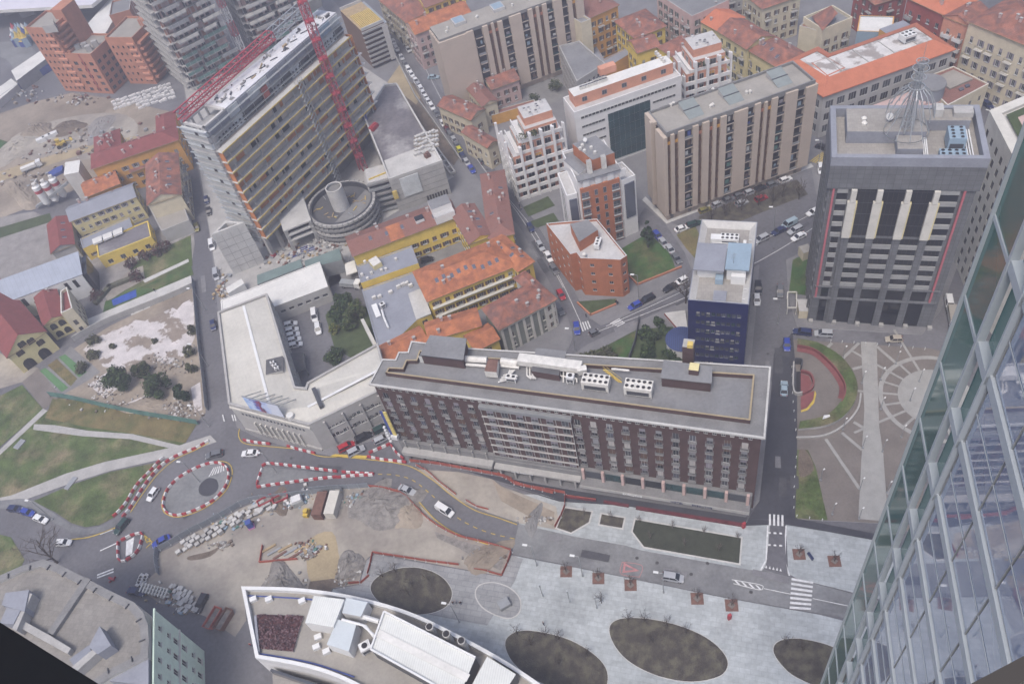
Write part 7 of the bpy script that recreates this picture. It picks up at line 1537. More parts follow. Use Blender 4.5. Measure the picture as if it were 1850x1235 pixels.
rowA = [(716.5,88,'white'),(725,103,'silver'),(731.6,116,'grey'),(738,125.5,'white'),(743.5,134,'white'),(751,145.5,'white'),(756.6,153.5,'silver'),(760.8,161,'white'),(765,168.5,'white'),(769.5,176,'white'),(774,183.5,'white'),(780,192,'white'),(788.5,205,'grey'),(800,222,'white'),(808,234,'dark red'),(814.5,244,'grey'),(820.6,253,'silver'),(825.8,262,'grey'),(830.5,271.5,'yellow'),(837,283,'dark blue'),(843.5,293,'silver'),(852,305,'blue')]
for i,(x,y,c) in enumerate(rowA):car(x,y,sx_,sy_,['hatch','saloon','hatch','estate'][i % 4],c,f'in left kerb row of long street, {nth(i)} from far end','cars along the left kerb of the long street')
for i,(x,y,c) in enumerate([(700,40,'grey'),(706,52,'silver'),(711,76,'white')]):car(x,y,.45,.9,'hatch',c,f'at far end of long street, {nth(i)} from top','cars at the far end of the long street')
for i,(x,y,c) in enumerate([(719,62.7,'grey'),(729,76.5,'grey'),(737.8,89,'silver')]):car(x,y,sx_,sy_,'saloon',c,f'in right lane of long street, {nth(i)} from top','cars in the right lane far up')
car(857,271,-sx_,-sy_,'saloon','black','on the right kerb by the terraced apartments, upper one');car(869.6,288.6,-sx_,-sy_,'hatch','grey','on the right kerb by the terraced apartments, lower one');car(783,139,1,-.02,'saloon','pale blue','parked across the pavement beside the beige slab')
for x,y,k,c,w_ in ((913,385,'hatch','red','driving past the orange tiled wing'),(958.5,410.5,'hatch','dark blue','parked at the kerb above the brick office'),(976,443,'saloon','silver','parked beside the brick office, upper one'),(991,463,'saloon','white','parked beside the brick office between two others'),(1001,485.6,'saloon','grey','parked beside the brick office, lower one'),(1013.7,532,'hatch','red','driving toward the zebra crossing'),(1011,558,'estate','grey','waiting beside the grey green corner house')):car(x,y,.5,.85,k,c,w_)
car(1042,592,.15,1,'saloon','blue','crossing the zebra at the junction');car(1074,600,1,-.5,'small','grey','turning below the zebra at the junction')
for x,y,k,c,w_ in ((1146.8,551.6,'hatch','blue','parked at the kerb under the brick office corner'),(1169,539.5,'estate','black','parked behind the blue hatchback on the cross street'),(1210.8,519,'saloon','black','parked next to the bare tree on the cross street'),(1231,507,'hatch','white','parked by the bare tree on the cross street')):car(x,y,-1,.5,k,c,w_)
for i,(x,y,c) in enumerate(((1187.8,424.6,'blue'),(1198.6,438,'silver'),(1210.8,450,'silver'),(1222,466,'grey'))):car(x,y,.6,.8,'saloon',c,f'parked beside the green lawn, {nth(i)} from the top','cars beside the green lawn')
car(1232,412,1,-.35,'saloon','white','parked below the beige slab corner');car(1254,404,1,-.35,'estate','dark green','parked left of the navy office roof')
for x,y,k,c,w_ in ((1375.7,431,'mpv','silver','parked right of the navy office roof'),(1406.8,416.5,'saloon','dark blue','parked next to the blue grey van'),(1425.7,404,'van','pale blue','parked under the street lamp by the bare trees'),(1436.5,415,'estate','silver','driving in the middle lane below the van'),(1443,427,'saloon','white','driving in the near lane below the estate car'),(1470,382,'saloon','white','driving up beside the mast tower')):car(x,y,-1,.5,k,c,w_)
car(1370,519,.05,1,'estate','black','parked along the navy office side');car(1367.6,541,.05,1,'hatch','white','parked along the navy office side below black estate');car(1409.5,524.6,.02,1,'saloon','grey','parked by the lawn of the mast tower');car(1421.6,622,.05,1,'hatch','blue','parked at the corner of the square');car(1416.6,701,.02,-1,'saloon','pale blue','driving in the street beside the oval ramp')
car(1449.6,599,-1,-.12,'estate','dark blue','parked at the foot of the mast tower, left one');car(1488.5,602,-1,-.05,'mpv','silver','parked at the foot of the mast tower, middle one');car(1615,612,-1,.02,'hatch','beige','parked at the foot of the mast tower, right one')
for i,(x,y,k,c) in enumerate(((1297.7,368,'hatch','silver'),(1316,360,'saloon','grey'),(1337,352,'hatch','grey'),(1356,346,'hatch','silver'),(1374,339.6,'saloon','black'),(1396,332,'hatch','grey'),(1419.4,324,'hatch','white'))):car(x,y,1,-.4,k,c,f'against the beige slab, {nth(i)} from left','cars against the beige slab')
car(1375.4,357.8,1,-.4,'hatch','red','among the bare trees below the beige slab');car(1274,379,1,-.35,'hatch','olive','beside the bare shrub below the beige slab');car(1340,366,1,-.4,'hatch','silver','in the middle of the bare tree court')
car(1483,304.7,.15,1,'mpv','white','below the yellow zebra');car(1486.8,266,1,.3,'saloon','black','above the yellow zebra')
for i,(x,y,c) in enumerate(((1737.4,453,'white'),(1741,472,'black'),(1745,492,'grey'))):car(x,y,.1,1,'saloon',c,f'parked behind the mast tower, {nth(i)} from the top','cars behind the mast tower')
car(1741,434,.1,1,'small','red','parked behind the mast tower above the others');car(1715,548,.2,1,'van','white','standing beside the mast tower base')
car(1791.6,166,1,.4,'hatch','blue','at the corner by the cream tenement');car(1808,173,-1,-.1,'saloon','silver','driving by the cream tenement');car(1784,188,.8,.6,'saloon','dark blue','turning by the white zebra at the right')
for x,y,k,c,w_ in ((372.8,361.7,'hatch','dark blue','in the left street below the scaffold, upper one'),(377,381.7,'hatch','black','in the left street below the scaffold, lower one'),(355,410.6,'hatch','olive','on the left kerb of the left street'),(382.8,443,'van','white','beside the concrete prow, upper one'),(390.8,496,'van','silver','beside the concrete prow, lower one'),(385,587,'hatch','dark blue','driving beside the pale grey corner building')):car(x,y,.12,1,k,c,w_)
for i,(x,y) in enumerate(((524.7,585),(527,595.5),(529,604.5),(531.7,613),(534,622.5))):car(x,y,1,-.25,'hatch','white',f'in the delivery yard row, {nth(i)} from the top','white cars in the delivery yard',.15)
car(568,569.5,.12,1,'van','white','alone in the delivery yard, upper one',z=.15);car(574.6,593,.12,1,'mpv','white','alone in the delivery yard, lower one',z=.15)
for x,y,k,c,w_ in ((689,773,'estate','dark green','parked under the pale grey corner building'),(657,789,'suv','black','parked under the pale grey corner building'),(690.5,792,'estate','silver','at the hotel end by the barrier triangle'),(625.8,806,'mpv','red','parked under the pale grey corner building'),(643,814,'suv','silver','beside the yellow wedge marking')):car(x,y,1,-.5,k,c,w_)
car(386.5,820.7,-1,.25,'estate','grey','rounding the oval traffic island');car(451.4,818,-1,.05,'saloon','white','leaving the junction below the corner building');car(275.8,892,-.6,.85,'hatch','white','between barrier line and oval traffic island');car(219,949.5,-.65,.8,'estate','dark green','at the end of the double barrier line');car(291,977,-1,.55,'saloon','blue','entering by the site fence corner')
car(27,918.6,1,.15,'hatch','dark blue','in the queue at the left edge');car(50,925,1,.3,'hatch','blue','in the queue at the left edge, middle one');car(73,936.7,1,.4,'saloon','white','in the queue at the left edge, front one');car(115,979.5,1,-.03,'hatch','white','near the big bare tree')
car(735.4,884.5,1,.42,'saloon','silver','in the road bend by the rubble');car(803.7,921,1,.62,'van','white','in the road bend behind the silver saloon');car(1216,1042,1,.17,'mpv','silver','alone on the wide boulevard');car(363,1089,-.5,1,'estate','black','parked beside the grey pallets at the site gate');car(246,1068,1,.2,'saloon','dark blue','half hidden by the rounded block');car(771.4,468.6,1,-.3,'hatch','black','in the cobbled courtyard',z=.15)
def truck(px,py,hx,hy,cab,load,label,ln=7.):
    q = G(px,py,1);e = G(px+hx*10,py+hy*10,1);d = e-q;rz = math.atan2(d.y,d.x);t = thing('truck',label,'truck',(q.x,q.y,.15));m = at((q.x,q.y,.15),rz)
    def bx(name,c,s,mt):b_ = MB();b_.box(c,s);link(name,b_.mesh(name,[mt]),t,m)
    bx('cab',(ln/2-.9,0,.6),(1.8,2.2,1.9),cab);bx('windscreen',(ln/2-.02,0,1.5),(.08,1.9,.8),'glass_dark');bx('bed',(-.8,0,.8),(ln-2.1,2.2,.25),'metal_grey');bx('load',(-.9,0,1.05),(ln-2.6,1.9,1.0),load)
    for sx in (-.3,.32):
        for s in (-1,1):link('wheel',CACHE[('wheel',False)],t,m @ M.Translation((sx*ln,s*1.0,.45)) @ M.Scale(1.45,4))
truck(633.6,514,1,.1,'metal_white','metal_galv','white crane lorry beside the yellow workshop');truck(57,302,1,-.4,'metal_white','roof_white','white tanker lorry on the earthworks',8)
truck(1722,575,.15,1,'metal_white','roof_beige','white flatbed lorry beside the mast tower',8)
# ================================================================ road repairs and covers
rnd = random.Random(77);A('tar_patch',(.075,.075,.083),.9,.2,.5);A('patch_pale',(.19,.187,.195),.9,.2,.4);A('iron',(.07,.068,.07),.7,.2,2)
for k in range(46):
    ln_ = rnd.choice([[(716,60),(800,200),(900,350),(1020,545)],[(370,380),(385,560),(402,740)],[(300,940),(470,850),(700,850),(880,960)],[(1080,600),(1240,535),(1460,405)],[(1405,640),(1412,800),(1415,920)],[(430,830),(560,835),(700,850)],[(1000,980),(1250,1030),(1400,1065)]]);P = spline(GG(ln_),8);p = P[rnd.randrange(len(P)-1)];i = P.index(p);u = (P[min(i+1,len(P)-1)]-P[max(0,i-1)]).normalized();s = V((-u.y,u.x,0));c = p+s*rnd.uniform(-2.6,2.6);a,b_ = rnd.uniform(.6,4.5),rnd.uniform(.3,.9)
    if k % 3 == 0:mb = MB();mb.face([(c.x+.36*math.cos(t*.524),c.y+.36*math.sin(t*.524),.215) for t in range(12)]);struct('manhole_cover',mb,'iron',ground)
    else:sh('road_patch',[c+u*a+s*b_,c-u*a+s*b_,c-u*a-s*b_,c+u*a-s*b_],.04+(.1 if ln_[0][0] in (1405,1000) else 0),rnd.choice(['tar_patch','patch_pale','tar_patch']),ground,world=True)
for w_,pts in ((2.2,[(720,70),(800,205),(900,352),(1015,535)]),(2.4,[(372,400),(386,560),(404,740)])):pass
# ================================================================ barriers, fences, site stores
def barrier_mesh(m):
    def f():
        mb = MB();mb.prism([(-.5,-.26),(.5,-.26),(.5,.26),(-.5,.26)],0,.18);vs = [(-.5,-.26,.18),(.5,-.26,.18),(.5,.26,.18),(-.5,.26,.18),(-.46,-.14,.8),(.46,-.14,.8),(.46,.14,.8),(-.46,.14,.8)]
        mb.faces(vs,[(0,1,5,4),(1,2,6,5),(2,3,7,6),(3,0,4,7),(4,5,6,7)]);return mb.mesh('road_barrier',[m])
    return cached(('barr',m),f)
def barriers(frame,pts,where,closed=False,z=.02,step=1.18):
    P = spline(GG([frame(*p) for p in pts]),6,closed)
    for i,(p,u) in enumerate(walk(P,step,closed)):
        red = i % 2 == 0;tag(link('road_barrier',barrier_mesh('plastic_red' if red else 'plastic_white'),None,at((p.x,p.y,z),math.atan2(u.y,u.x),(1.12,1,1))),f'{"red" if red else "white"} plastic barrier block {where}, {nth(i)} in line','barrier','red and white road barriers')
barriers(X3,[(20,715),(60,680),(120,610),(170,525),(220,455),(290,385),(350,320),(395,275)],'in the outer barrier line by the lawn')
barriers(X3,[(90,720),(150,650),(215,545),(280,450),(350,365),(400,320),(480,270),(560,235),(640,205),(735,150)],'in the inner barrier line by the lawn')
barriers(X3,[(400,600),(410,560),(440,500),(510,430),(600,375),(690,335),(760,318),(820,320),(870,355),(883,410),(865,480),(810,560),(740,615),(640,665),(560,695),(480,705),(420,680),(398,640)],'around the oval traffic island',True,.12)
barriers(X3,[(1130,345),(1170,322),(1280,330),(1400,345),(1560,365),(1690,380)],'along the top of the long triangle island',z=.12);barriers(X3,[(1090,498),(1200,480),(1350,460),(1500,440),(1690,420)],'along the bottom of the long triangle island',z=.12)
barriers(X3,[(1092,480),(1110,420),(1132,360)],'on the short side of the triangle island',z=.12);barriers(X4,[(240,300),(350,308),(480,315)],'on the tip of the triangle island, upper');barriers(X4,[(205,340),(330,328),(470,322)],'on the tip of the triangle island, lower')
barriers(X3,[(990,145),(1090,165),(1190,175)],'by the left of the corner building front');barriers(X3,[(1315,190),(1400,215),(1525,245)],'by the right of the corner building front')
barriers(X4,[(440,160),(520,125),(600,92)],'on the upper side of the hotel corner triangle');barriers(X4,[(605,100),(640,150),(700,205)],'on the right side of the hotel corner triangle');barriers(X4,[(430,185),(540,208),(720,228)],'on the lower side of the hotel corner triangle')
barriers(X2,[(830,770),(828,830),(835,890),(880,900),(960,840),(990,770),(995,715),(930,722),(850,760)],'around the small leaf shaped island',z=.12)
def fence(frame,pts,h,m,mp,label,step=2.6,w_=.06,cat='fence',z=.05,smooth=True):
    P = [p for p in (spline(GG([frame(*p) for p in pts]),5) if smooth and len(pts) > 2 else GG([frame(*p) for p in pts]))];t = thing('site_fence',label,cat,P[0]);W = walk(P,step);st = sum((b_-a).length for a,b_ in zip(P[:-1],P[1:]))/len(W)
    for p,u in W:
        a,b_ = p-u*st*.49,p+u*st*.49;mb = MB();mb.bar(a+V((0,0,z+h/2)),b_+V((0,0,z+h/2)),w_,h);part('panel',mb,m,t)
        mb = MB();mb.tube(a+V((0,0,z)),a+V((0,0,z+h+.1)),.06,.06,5);mb.box((a.x,a.y,z),(.7,.3,.15),math.atan2(u.y,u.x)+1.57);part('post',mb,mp,t)
idf = lambda x,y:(x,y)
A('mesh_grey',(.24,.26,.29),.8,.1,1)
fence(X3,[(370,960),(480,900),(600,830),(740,760),(900,670),(980,625),(1100,585),(1200,580),(1330,560),(1729,520)],1.9,'mesh_grey','metal_galv','grey mesh fence between the roundabout road and building site')
fence(X3,[(355,960),(350,1050),(365,1150)],1.9,'mesh_grey','metal_galv','grey mesh fence at the site gate');fence(X4,[(0,440),(140,430),(310,420),(440,410)],1.9,'mesh_grey','metal_galv','grey mesh fence behind the two containers')
fence(X4,[(440,410),(560,425),(690,465),(790,560),(870,640),(980,715),(1120,780),(1300,825),(1500,885)],1.1,'net_orange','metal_galv','red net fence along the inside of the road bend');fence(X4,[(1500,895),(1470,980),(1430,1070)],1.2,'net_orange','metal_galv','red net fence at the end of the pale road');fence(X4,[(470,900),(700,935),(900,965),(1110,990)],1.0,'net_orange','metal_galv','red net fence along the top of the paved plaza');fence(X4,[(470,900),(440,1030),(400,1110),(290,1130)],1.0,'net_orange','metal_galv','red net fence left of the brown oval bed');fence(X4,[(1220,1025),(1300,1035),(1430,1070)],.9,'net_orange','metal_galv','short red net fence beside the trench')
fence(X4,[(745,222),(940,242),(1100,270),(1380,322),(1480,350),(1560,395),(1811,462)],1.2,'net_orange','metal_galv','long red net fence in front of the hotel podium',z=.15);fence(X5,[(0,25),(70,65),(130,98),(290,128),(450,155)],1.2,'net_orange','metal_galv','red net fence above the dirt strip',z=.16);fence(X5,[(450,160),(440,260),(380,385)],1.2,'net_orange','metal_galv','red net fence across the first planting bed',z=.16)
fence(X4,[(790,250),(880,300),(960,370),(1090,470)],.8,'net_orange','metal_galv','leaning red net on the outside of the road bend',z=.1);fence(X4,[(1160,510),(1240,555),(1330,580)],.7,'net_orange','metal_galv','fallen red net beside the pale dirt',z=.14)
fence(Y5,[(315,740),(450,760),(620,800),(850,850),(1060,885),(1235,915)],2.2,'net_green','metal_dark','green netted fence along the bottom of the vacant lot',step=3);fence(Y5,[(1205,30),(1220,180),(1240,400),(1270,640),(1290,830)],2.2,'mesh_grey','metal_dark','poster covered fence beside the left street',step=3);fence(Y5,[(460,400),(640,300),(860,210),(1060,130),(1195,70)],2.0,'concrete','concrete_dark','grey concrete panel wall between park and vacant lot',step=3,w_=.25)
fence(X5,[(450,172),(655,200)],.9,'net_orange','rust','rusty red rail along the dark drive, left');A('hedge_red',(.12,.035,.04),.95,.3,1)
for pts,w_ in (([(450,168),(655,196),(655,210),(450,184)],'left'),([(708,202),(875,232),(872,248),(704,220)],'middle'),([(925,242),(1645,358),(1645,380),(920,262)],'right')):
    mb = MB();mb.prism(ccw(GG([X5(*p) for p in pts])),.14,.55,0,0);solo('low_hedge',mb,'hedge_red',f'low dark red hedge strip between promenade and drive, {w_} piece','hedge')
# pallets of paving
def pal_mesh(k):
    def f():
        mb = MB();mb.box((0,0,0),(1.15,.95,.14),0,1);mb.box((0,0,.14),(1.05,.88,.55+.18*k),0,0);mb.box((0,0,.7+.18*k),(1.0,.84,.04),0,2);return mb.mesh('paver_pallet',[['concrete','concrete_dark','concrete'][k % 3],'wood',['concrete_pale','concrete','concrete_pale'][k % 3]])
    return cached(('pp',k),f)
rnd = random.Random(21)
base = [(530+45*i,962-21*i) for i in range(0,11)]
for r in range(3):
    for i,(x,y) in enumerate(base):
        if rnd.random() < .08:continue
        xx,yy = X3(x-20+r*16+rnd.uniform(-5,5),y-r*38+20+rnd.uniform(-5,5)-(12 if i > 7 else 0));q = G(xx,yy);rz = .55+rnd.uniform(-.1,.1)
        tag(link('paver_pallet',pal_mesh(rnd.randrange(3)),None,at((q.x,q.y,.06),rz,(1.1,1.1,rnd.uniform(.8,1.3)))),f'pale pallet of paving by the site fence, {nth(i)} along the {nth(r)} row from the left','pallet','pallets by the road fence')
for i in range(26):
    x,y = X7(1255+(i % 6)*26-(i//6)*0+rnd.uniform(-6,6)+(i//6)*18,320+(i//6)*42+(i % 6)*10+rnd.uniform(-5,5));q = G(x,y)
    tag(link('paver_pallet',pal_mesh(rnd.randrange(3)),None,at((q.x,q.y,.06),.9+rnd.uniform(-.15,.15),(1,1,rnd.uniform(.7,1.2)))),f'grey pallet beside the black estate car, {nth(i % 6)} in the {nth(i//6)} row','pallet','pallets at the site gate')
for i in range(14):
    x,y = X3(1040+(i % 5)*48+rnd.uniform(-10,10),720-(i % 5)*18+(i//5)*-34+rnd.uniform(-6,6));q = G(x,y)
    tag(link('paver_pallet',pal_mesh(rnd.randrange(3)),None,at((q.x,q.y,.06),.5+rnd.uniform(-.5,.5),(1.3,1,rnd.uniform(.6,1.1)))),f'white wrapped bundle near the red skips, {nth(i % 5)} in the {nth(i//5)} row','bundle','bundles by the red skips')
k = 0
for r in range(5):
    for i in range(14):
        x,y = 206+i*7.6+r*2.5+rnd.uniform(-1,1),186-i*2.4+r*5.4+rnd.uniform(-1,1)
        if x > 318 or (r > 2 and i < 5):continue
        q = G(x,y);tag(link('white_sack',cached('sack',lambda:(lambda m:(m.box((0,0,0),(1.7,1.1,.7)),m.box((0,0,.7),(1.4,.8,.25)),m.mesh('white_sack',['plastic_white']))[-1])(MB())),None,at((q.x,q.y,.05),.35+rnd.uniform(-.3,.3),(1,1,rnd.uniform(.7,1.3)))),f'white sack below the brick towers, {nth(i)} along the {nth(r)} row','sack','white sacks on the earthworks')
for i,(x,y) in enumerate(((77,256),(87,251),(98,246))):q = G(x,y);mb = MB();mb.box(q,(3.6,2.0,1.6),.35);mb.box((q.x,q.y,1.6),(3.2,1.6,.1),.35);solo('white_container',mb,'metal_white',f'small white container on the earthworks, {nth(i)} from the left','container','white containers on the earthworks')
q = G(113,264);mb = MB();mb.box((q.x,q.y,.8),(3.4,2.0,1.0),.5);mb.box((q.x-.6,q.y,1.8),(1.5,1.6,1.4),.5,0);mb.bar((q.x+1.5,q.y+.8,1.4),(q.x+3.4,q.y+1.8,.6),.3,.3,0);mb.box((q.x+3.6,q.y+1.9,.3),(.8,2.4,.9),.5,0)
for sx in (-1,1):
    for sy in (-1,1):mb.tube((q.x+sx*1.1-.3*sy,q.y+sy*1.1+.4*sx,.7),(q.x+sx*1.1-.5*sy,q.y+sy*1.5+.4*sx,.7),.7,.7,10,1)
solo('wheel_loader',mb,['paint_yellow','rubber'],'muddy yellow wheel loader on the earthworks','loader')
def shipping(px,py,rz,m,label,L_=6.1):
    q = G(px,py,1.3);t = thing('shipping_container',label,'container',(q.x,q.y,.1));mb = MB();mb.box((q.x,q.y,.15),(L_,2.44,2.45),rz);part('shell',mb,m,t);ca,sa = math.cos(rz),math.sin(rz)
    for i in range(18):d = -L_/2+.3+i*(L_-.6)/17;mb = MB();mb.box((q.x+d*ca,q.y+d*sa,2.6),(.12,2.3,.05),rz);part('roof_rib',mb,m,t)
    for s in (-1,1):mb = MB();mb.box((q.x-(L_/2+.02)*ca-s*.6*-sa*-1,q.y-(L_/2+.02)*sa-s*.6*ca,.25),(.06,1.1,2.2),rz);part('door',mb,m,t)
a0,a1 = G(*X3(1575,545)),G(*X3(1525,720));rzc = rot_of(a0,a1)
shipping(*X3(1562,630),rzc,'rust','rust red shipping container beside the road fence');shipping(*X3(1655,622),rzc,'stone_pale','dirty white shipping container next to the red one')
def skip(px,py,rz,m,label,s=(3.8,1.8,1.3)):
    q = G(px,py);ca,sa = math.cos(rz),math.sin(rz);mb = MB();T = lambda x,y,z:(q.x+x*ca-y*sa,q.y+x*sa+y*ca,z);x,y,h = s[0]/2,s[1]/2,s[2]
    o,i_ = [T(-x,-y,h),T(x,-y,h),T(x,y,h),T(-x,y,h)],[T(-x+.15,-y+.15,h),T(x-.15,-y+.15,h),T(x-.15,y-.15,h),T(-x+.15,y-.15,h)];b_ = [T(-x*.8,-y,.1),T(x*.8,-y,.1),T(x*.8,y,.1),T(-x*.8,y,.1)];f_ = [T(-x+.3,-y+.2,h*.55),T(x-.3,-y+.2,h*.55),T(x-.3,y-.2,h*.55),T(-x+.3,y-.2,h*.55)]
    for k in range(4):j = (k+1) % 4;mb.face([o[k],o[j],i_[j],i_[k]]);mb.face([b_[k],b_[j],o[j],o[k]]);mb.face([i_[k],i_[j],f_[j],f_[k]])
    mb.face(f_,1);solo('waste_skip',mb,[m,'rubble'],label,'skip')
skip(*X3(1160,605),.3,'plastic_red','red waste skip by the road fence, left one');skip(*X3(1270,588),.3,'plastic_red','red waste skip by the road fence, right one');skip(*X7(1560,560),1.0,'net_orange','orange red waste skip beside the curved pavilion',(5,2,1.6));skip(*X7(1640,570),1.0,'rust','brown loaded skip beside the curved pavilion',(5,2,1.6))
q = G(*X3(1050,790));mb = MB();mb.box((q.x,q.y,.05),(1.5,1.3,.5),.2,1);mb.box((q.x,q.y,.5),(1.2,1.2,2.0),.2,0);mb.box((q.x,q.y,2.5),(1.3,1.3,.15),.2,0);solo('site_toilet',mb,['tarp_blue',A('pink_plastic',(.5,.2,.4),.6,0)],'blue and pink portable toilet on the site','toilet')
q = G(*X3(1465,695));mb = MB();mb.box((q.x,q.y,.2),(2.0,1.2,1.0),1.2);mb.box((q.x,q.y,1.2),(.9,1.0,.8),1.2);mb.tube((q.x-.6,q.y-.7,.35),(q.x-.6,q.y+.7,.35),.35,.35,10,1);solo('mini_dumper',mb,['paint_yellow','rubber'],'small yellow dumper left of the containers','dumper')
q = G(*X3(1400,610));mb = MB();mb.box((q.x,q.y,.05),(2.6,2.2,1.7),.2,0);mb.box((q.x,q.y,1.75),(2.2,1.8,.5),.2,1);solo('material_cage',mb,['metal_galv','plastic_white'],'white heaped material cage left of the containers','cage')
for i in range(9):q = G(*X3(1180+i*40,950+(i % 3)*26));mb = MB();mb.bar((q.x-1.6,q.y-.5,.2+.1*(i % 2)),(q.x+1.6,q.y+.6,.25),.5,.35);solo('timber_stack',mb,['wood','metal_grey','rust'][i % 3],f'long timber bundle inside the red bay, {nth(i)} from the left','timber','timber bundles in the red bay')
for i,(a,b_) in enumerate((((1135,930),(1115,1050)),((1110,1055),(1390,1030)))):wall_line('bay_board',[X3(*a),X3(*b_)],.9,.12,'net_orange',f'red board closing the timber bay, {["left side", "lower side"][i]}','board')
mb = MB()
for i in range(9):a,b_ = G(*X7(1060+i*22,300+i*6)),G(*X7(1030+i*22,370+i*6));mb.bar(a+V((0,0,1.1)),b_+V((0,0,1.1)),.35,.3)
for i in range(3):a,b_ = G(*X7(1060,310+i*28)),G(*X7(1240,350+i*28));mb.bar(a+V((0,0,.8)),b_+V((0,0,.8)),.25,.4)
solo('formwork_stack',mb,'stone_pale','pale formwork frames stacked by the rounded block','formwork')
for i in range(8):q = G(*X7(1010+(i % 2)*34-(i//2)*6+i//2*14,285-(i//2)*20+20));mb = MB();mb.box((q.x,q.y,.05),(1.1,1.0,.5),.9);solo('glass_crate',mb,'roof_pale',f'pale flat crate in the double column at the gate, {nth(i)} from below','crate','flat crates at the gate')
# rubble and blue pipes
def debris(name,spots,n,mats,label_m,s=(.3,1.0),z=.05):
    mb = MB();r_ = random.Random(len(spots)*7+n)
    for _ in range(n):
        x,y,sx,sy = r_.choice(spots);q = G(x+r_.gauss(0,sx),y+r_.gauss(0,sy));d = r_.uniform(*s);mb.box((q.x,q.y,z),(d,d*r_.uniform(.4,1),d*r_.uniform(.3,.8)),r_.random()*3,r_.randrange(len(mats)))
    o = part(name,mb,mats,None);o['kind'] = 'stuff';return o
debris('rubble',[(512,1052,16,8),(632,1028,8,12),(620,1040,6,8),(690,915,22,12),(660,905,12,8),(880,1005,18,8),(965,938,14,3),(555,1000,8,5),(500,910,18,6),(400,985,10,3)],1100,['concrete','rubble','rubble','soil_dark','soil','concrete_dark','concrete_pale'],'',(.15,.7))
debris('rubble',[(250,730,50,12),(190,700,14,10),(320,740,20,8),(300,660,20,10)],420,['concrete_pale','soil','soil_dark','concrete','rubble'],'',(.2,.7))
debris('rubble',[(100,270,60,20),(180,250,40,14),(60,330,40,12),(40,170,20,8),(140,180,30,6)],260,['concrete_pale','soil','soil_dark','metal_grey','rust','concrete'],'',(.4,1.6))
debris('rubble',[(560,455,40,8),(600,440,20,5),(530,470,30,8),(400,520,8,14)],260,['concrete_pale','metal_grey','wood','rust','concrete'],'',(.3,1.2),.17)
debris('site_litter',[(480,912,14,6),(520,905,14,6),(545,900,8,8),(640,905,10,8),(425,945,20,9),(560,990,14,7),(300,1075,14,8),(330,1095,12,8)],420,['concrete_pale','metal_grey','wood','roof_blue','plastic_white','concrete_dark','rust','net_green'],'',(.2,.9))
for i in range(4):pipe(None,GG([(515+i*3,460+i*2),(560+i*4,442+i*2)],.4),.12,'tarp_blue',name='blue_pipe');tag(bpy.context.scene.objects[-1] if False else [o for o in COL.objects if o.name.startswith('blue_pipe')][-1],f'long blue plastic pipe lying at the tower foot, {nth(i)} from the back','pipe','blue pipes')
wall_line('hedge',[(252,500),(200,520),(176,548)],1.2,1.4,'shrub_grey','grey leafless hedge behind the playground','hedge')
flatthing('blue_tarpaulin','crumpled blue tarpaulin near the batching tower','tarpaulin',[(86,312),(100,303),(113,298),(112,308),(96,316)],.05,1.2,'tarp_blue')
flatthing('ventilation_grille','grey ground grille in the lawn below the path','grille',[(115,882),(122,884),(140,862),(132,860)],.05,.4,'concrete','metal_grey');flatthing('ventilation_grille','grey ground grille beside the diagonal path','grille',[(23,808),(32,811),(46,795),(38,792)],.05,.4,'concrete','metal_grey')
mb = MB();q = G(*X8(1352,245));mb.box((q.x,q.y,.14),(2.4,1.9,1.1),.3);solo('plaza_kiosk',mb,'metal_grey','small grey box on the pale oval of the plaza','box')
for i,(x,y) in enumerate(((1640,380),(1545,990))):q = G(*X5(x,y));mb = MB();mb.box((q.x,q.y,.14),(.7,.5,2.0),.3);solo('red_totem',mb,'plastic_red',['red totem at the promenade end by the hotel street','red totem on the pale plaza below tree pit'][i],'totem')
mb = MB();q = G(*X6(525,500));mb.box((q.x,q.y,.3),(.5,1.6,.5),.2);mb.tube((q.x-.05,q.y-.7,.4),(q.x+.05,q.y-.7,.4),.3,.3,10);mb.tube((q.x-.05,q.y+.7,.4),(q.x+.05,q.y+.7,.4),.3,.3,10);mb.tube((q.x,q.y+.5,.8),(q.x,q.y+.5,1.2),.05,.05,5);solo('scooter',mb,'paint dark blue','dark blue scooter beside tree pit at the right','scooter')
q = G(204,1047);mb = MB();mb.box((q.x,q.y,.3),(.5,1.5,.6),1);mb.tube((q.x-.5,q.y-.4,.3),(q.x-.4,q.y-.5,.3),.3,.3,10);mb.tube((q.x+.5,q.y+.4,.3),(q.x+.6,q.y+.3,.3),.3,.3,10);solo('scooter',mb,'plastic_red','red scooter on the road by the rounded block','scooter')
# pergola and kiosk beside the mast tower
mb = MB();P = GG([Y4(1750,545),Y4(1810,545),Y4(1810,650),Y4(1750,650)],2.6)
for i in range(4):mb.bar(P[i],P[(i+1) % 4],.25,.3);mb.tube((P[i].x,P[i].y,.1),(P[i].x,P[i].y,2.6),.12,.12,6)
solo('pergola',mb,'stone_pale','pale square pergola frame at the lawn end by the mast tower','pergola');flatthing('kiosk','pale roofed kiosk in the lawn strip by the mast tower','kiosk',[(1443,445),(1460,440),(1466,452),(1452,458)],0,3,'wall_cream','roof_beige')
flatthing('gate_house','pale flat roofed gatehouse beside the pergola','gatehouse',[(1440,540),(1461,540),(1461,562),(1444,562)],0,2.8,'wall_cream','roof_pale')
wall_line('garden_wall',[(1044,548),(1067,570),(1112,551)],.6,.4,'wall_terracotta','low brick wall round the wedge lawn at the junction','wall');wall_line('garden_wall',[(1137,500),(1152,515),(1230,484)],.7,.4,'wall_terracotta','low brick wall along the green lawn','wall');wall_line('garden_fence',[(1155,580),(1148,620),(1130,672)],2.0,.2,'metal_dark','dark fence dividing the garden by the navy office','fence')
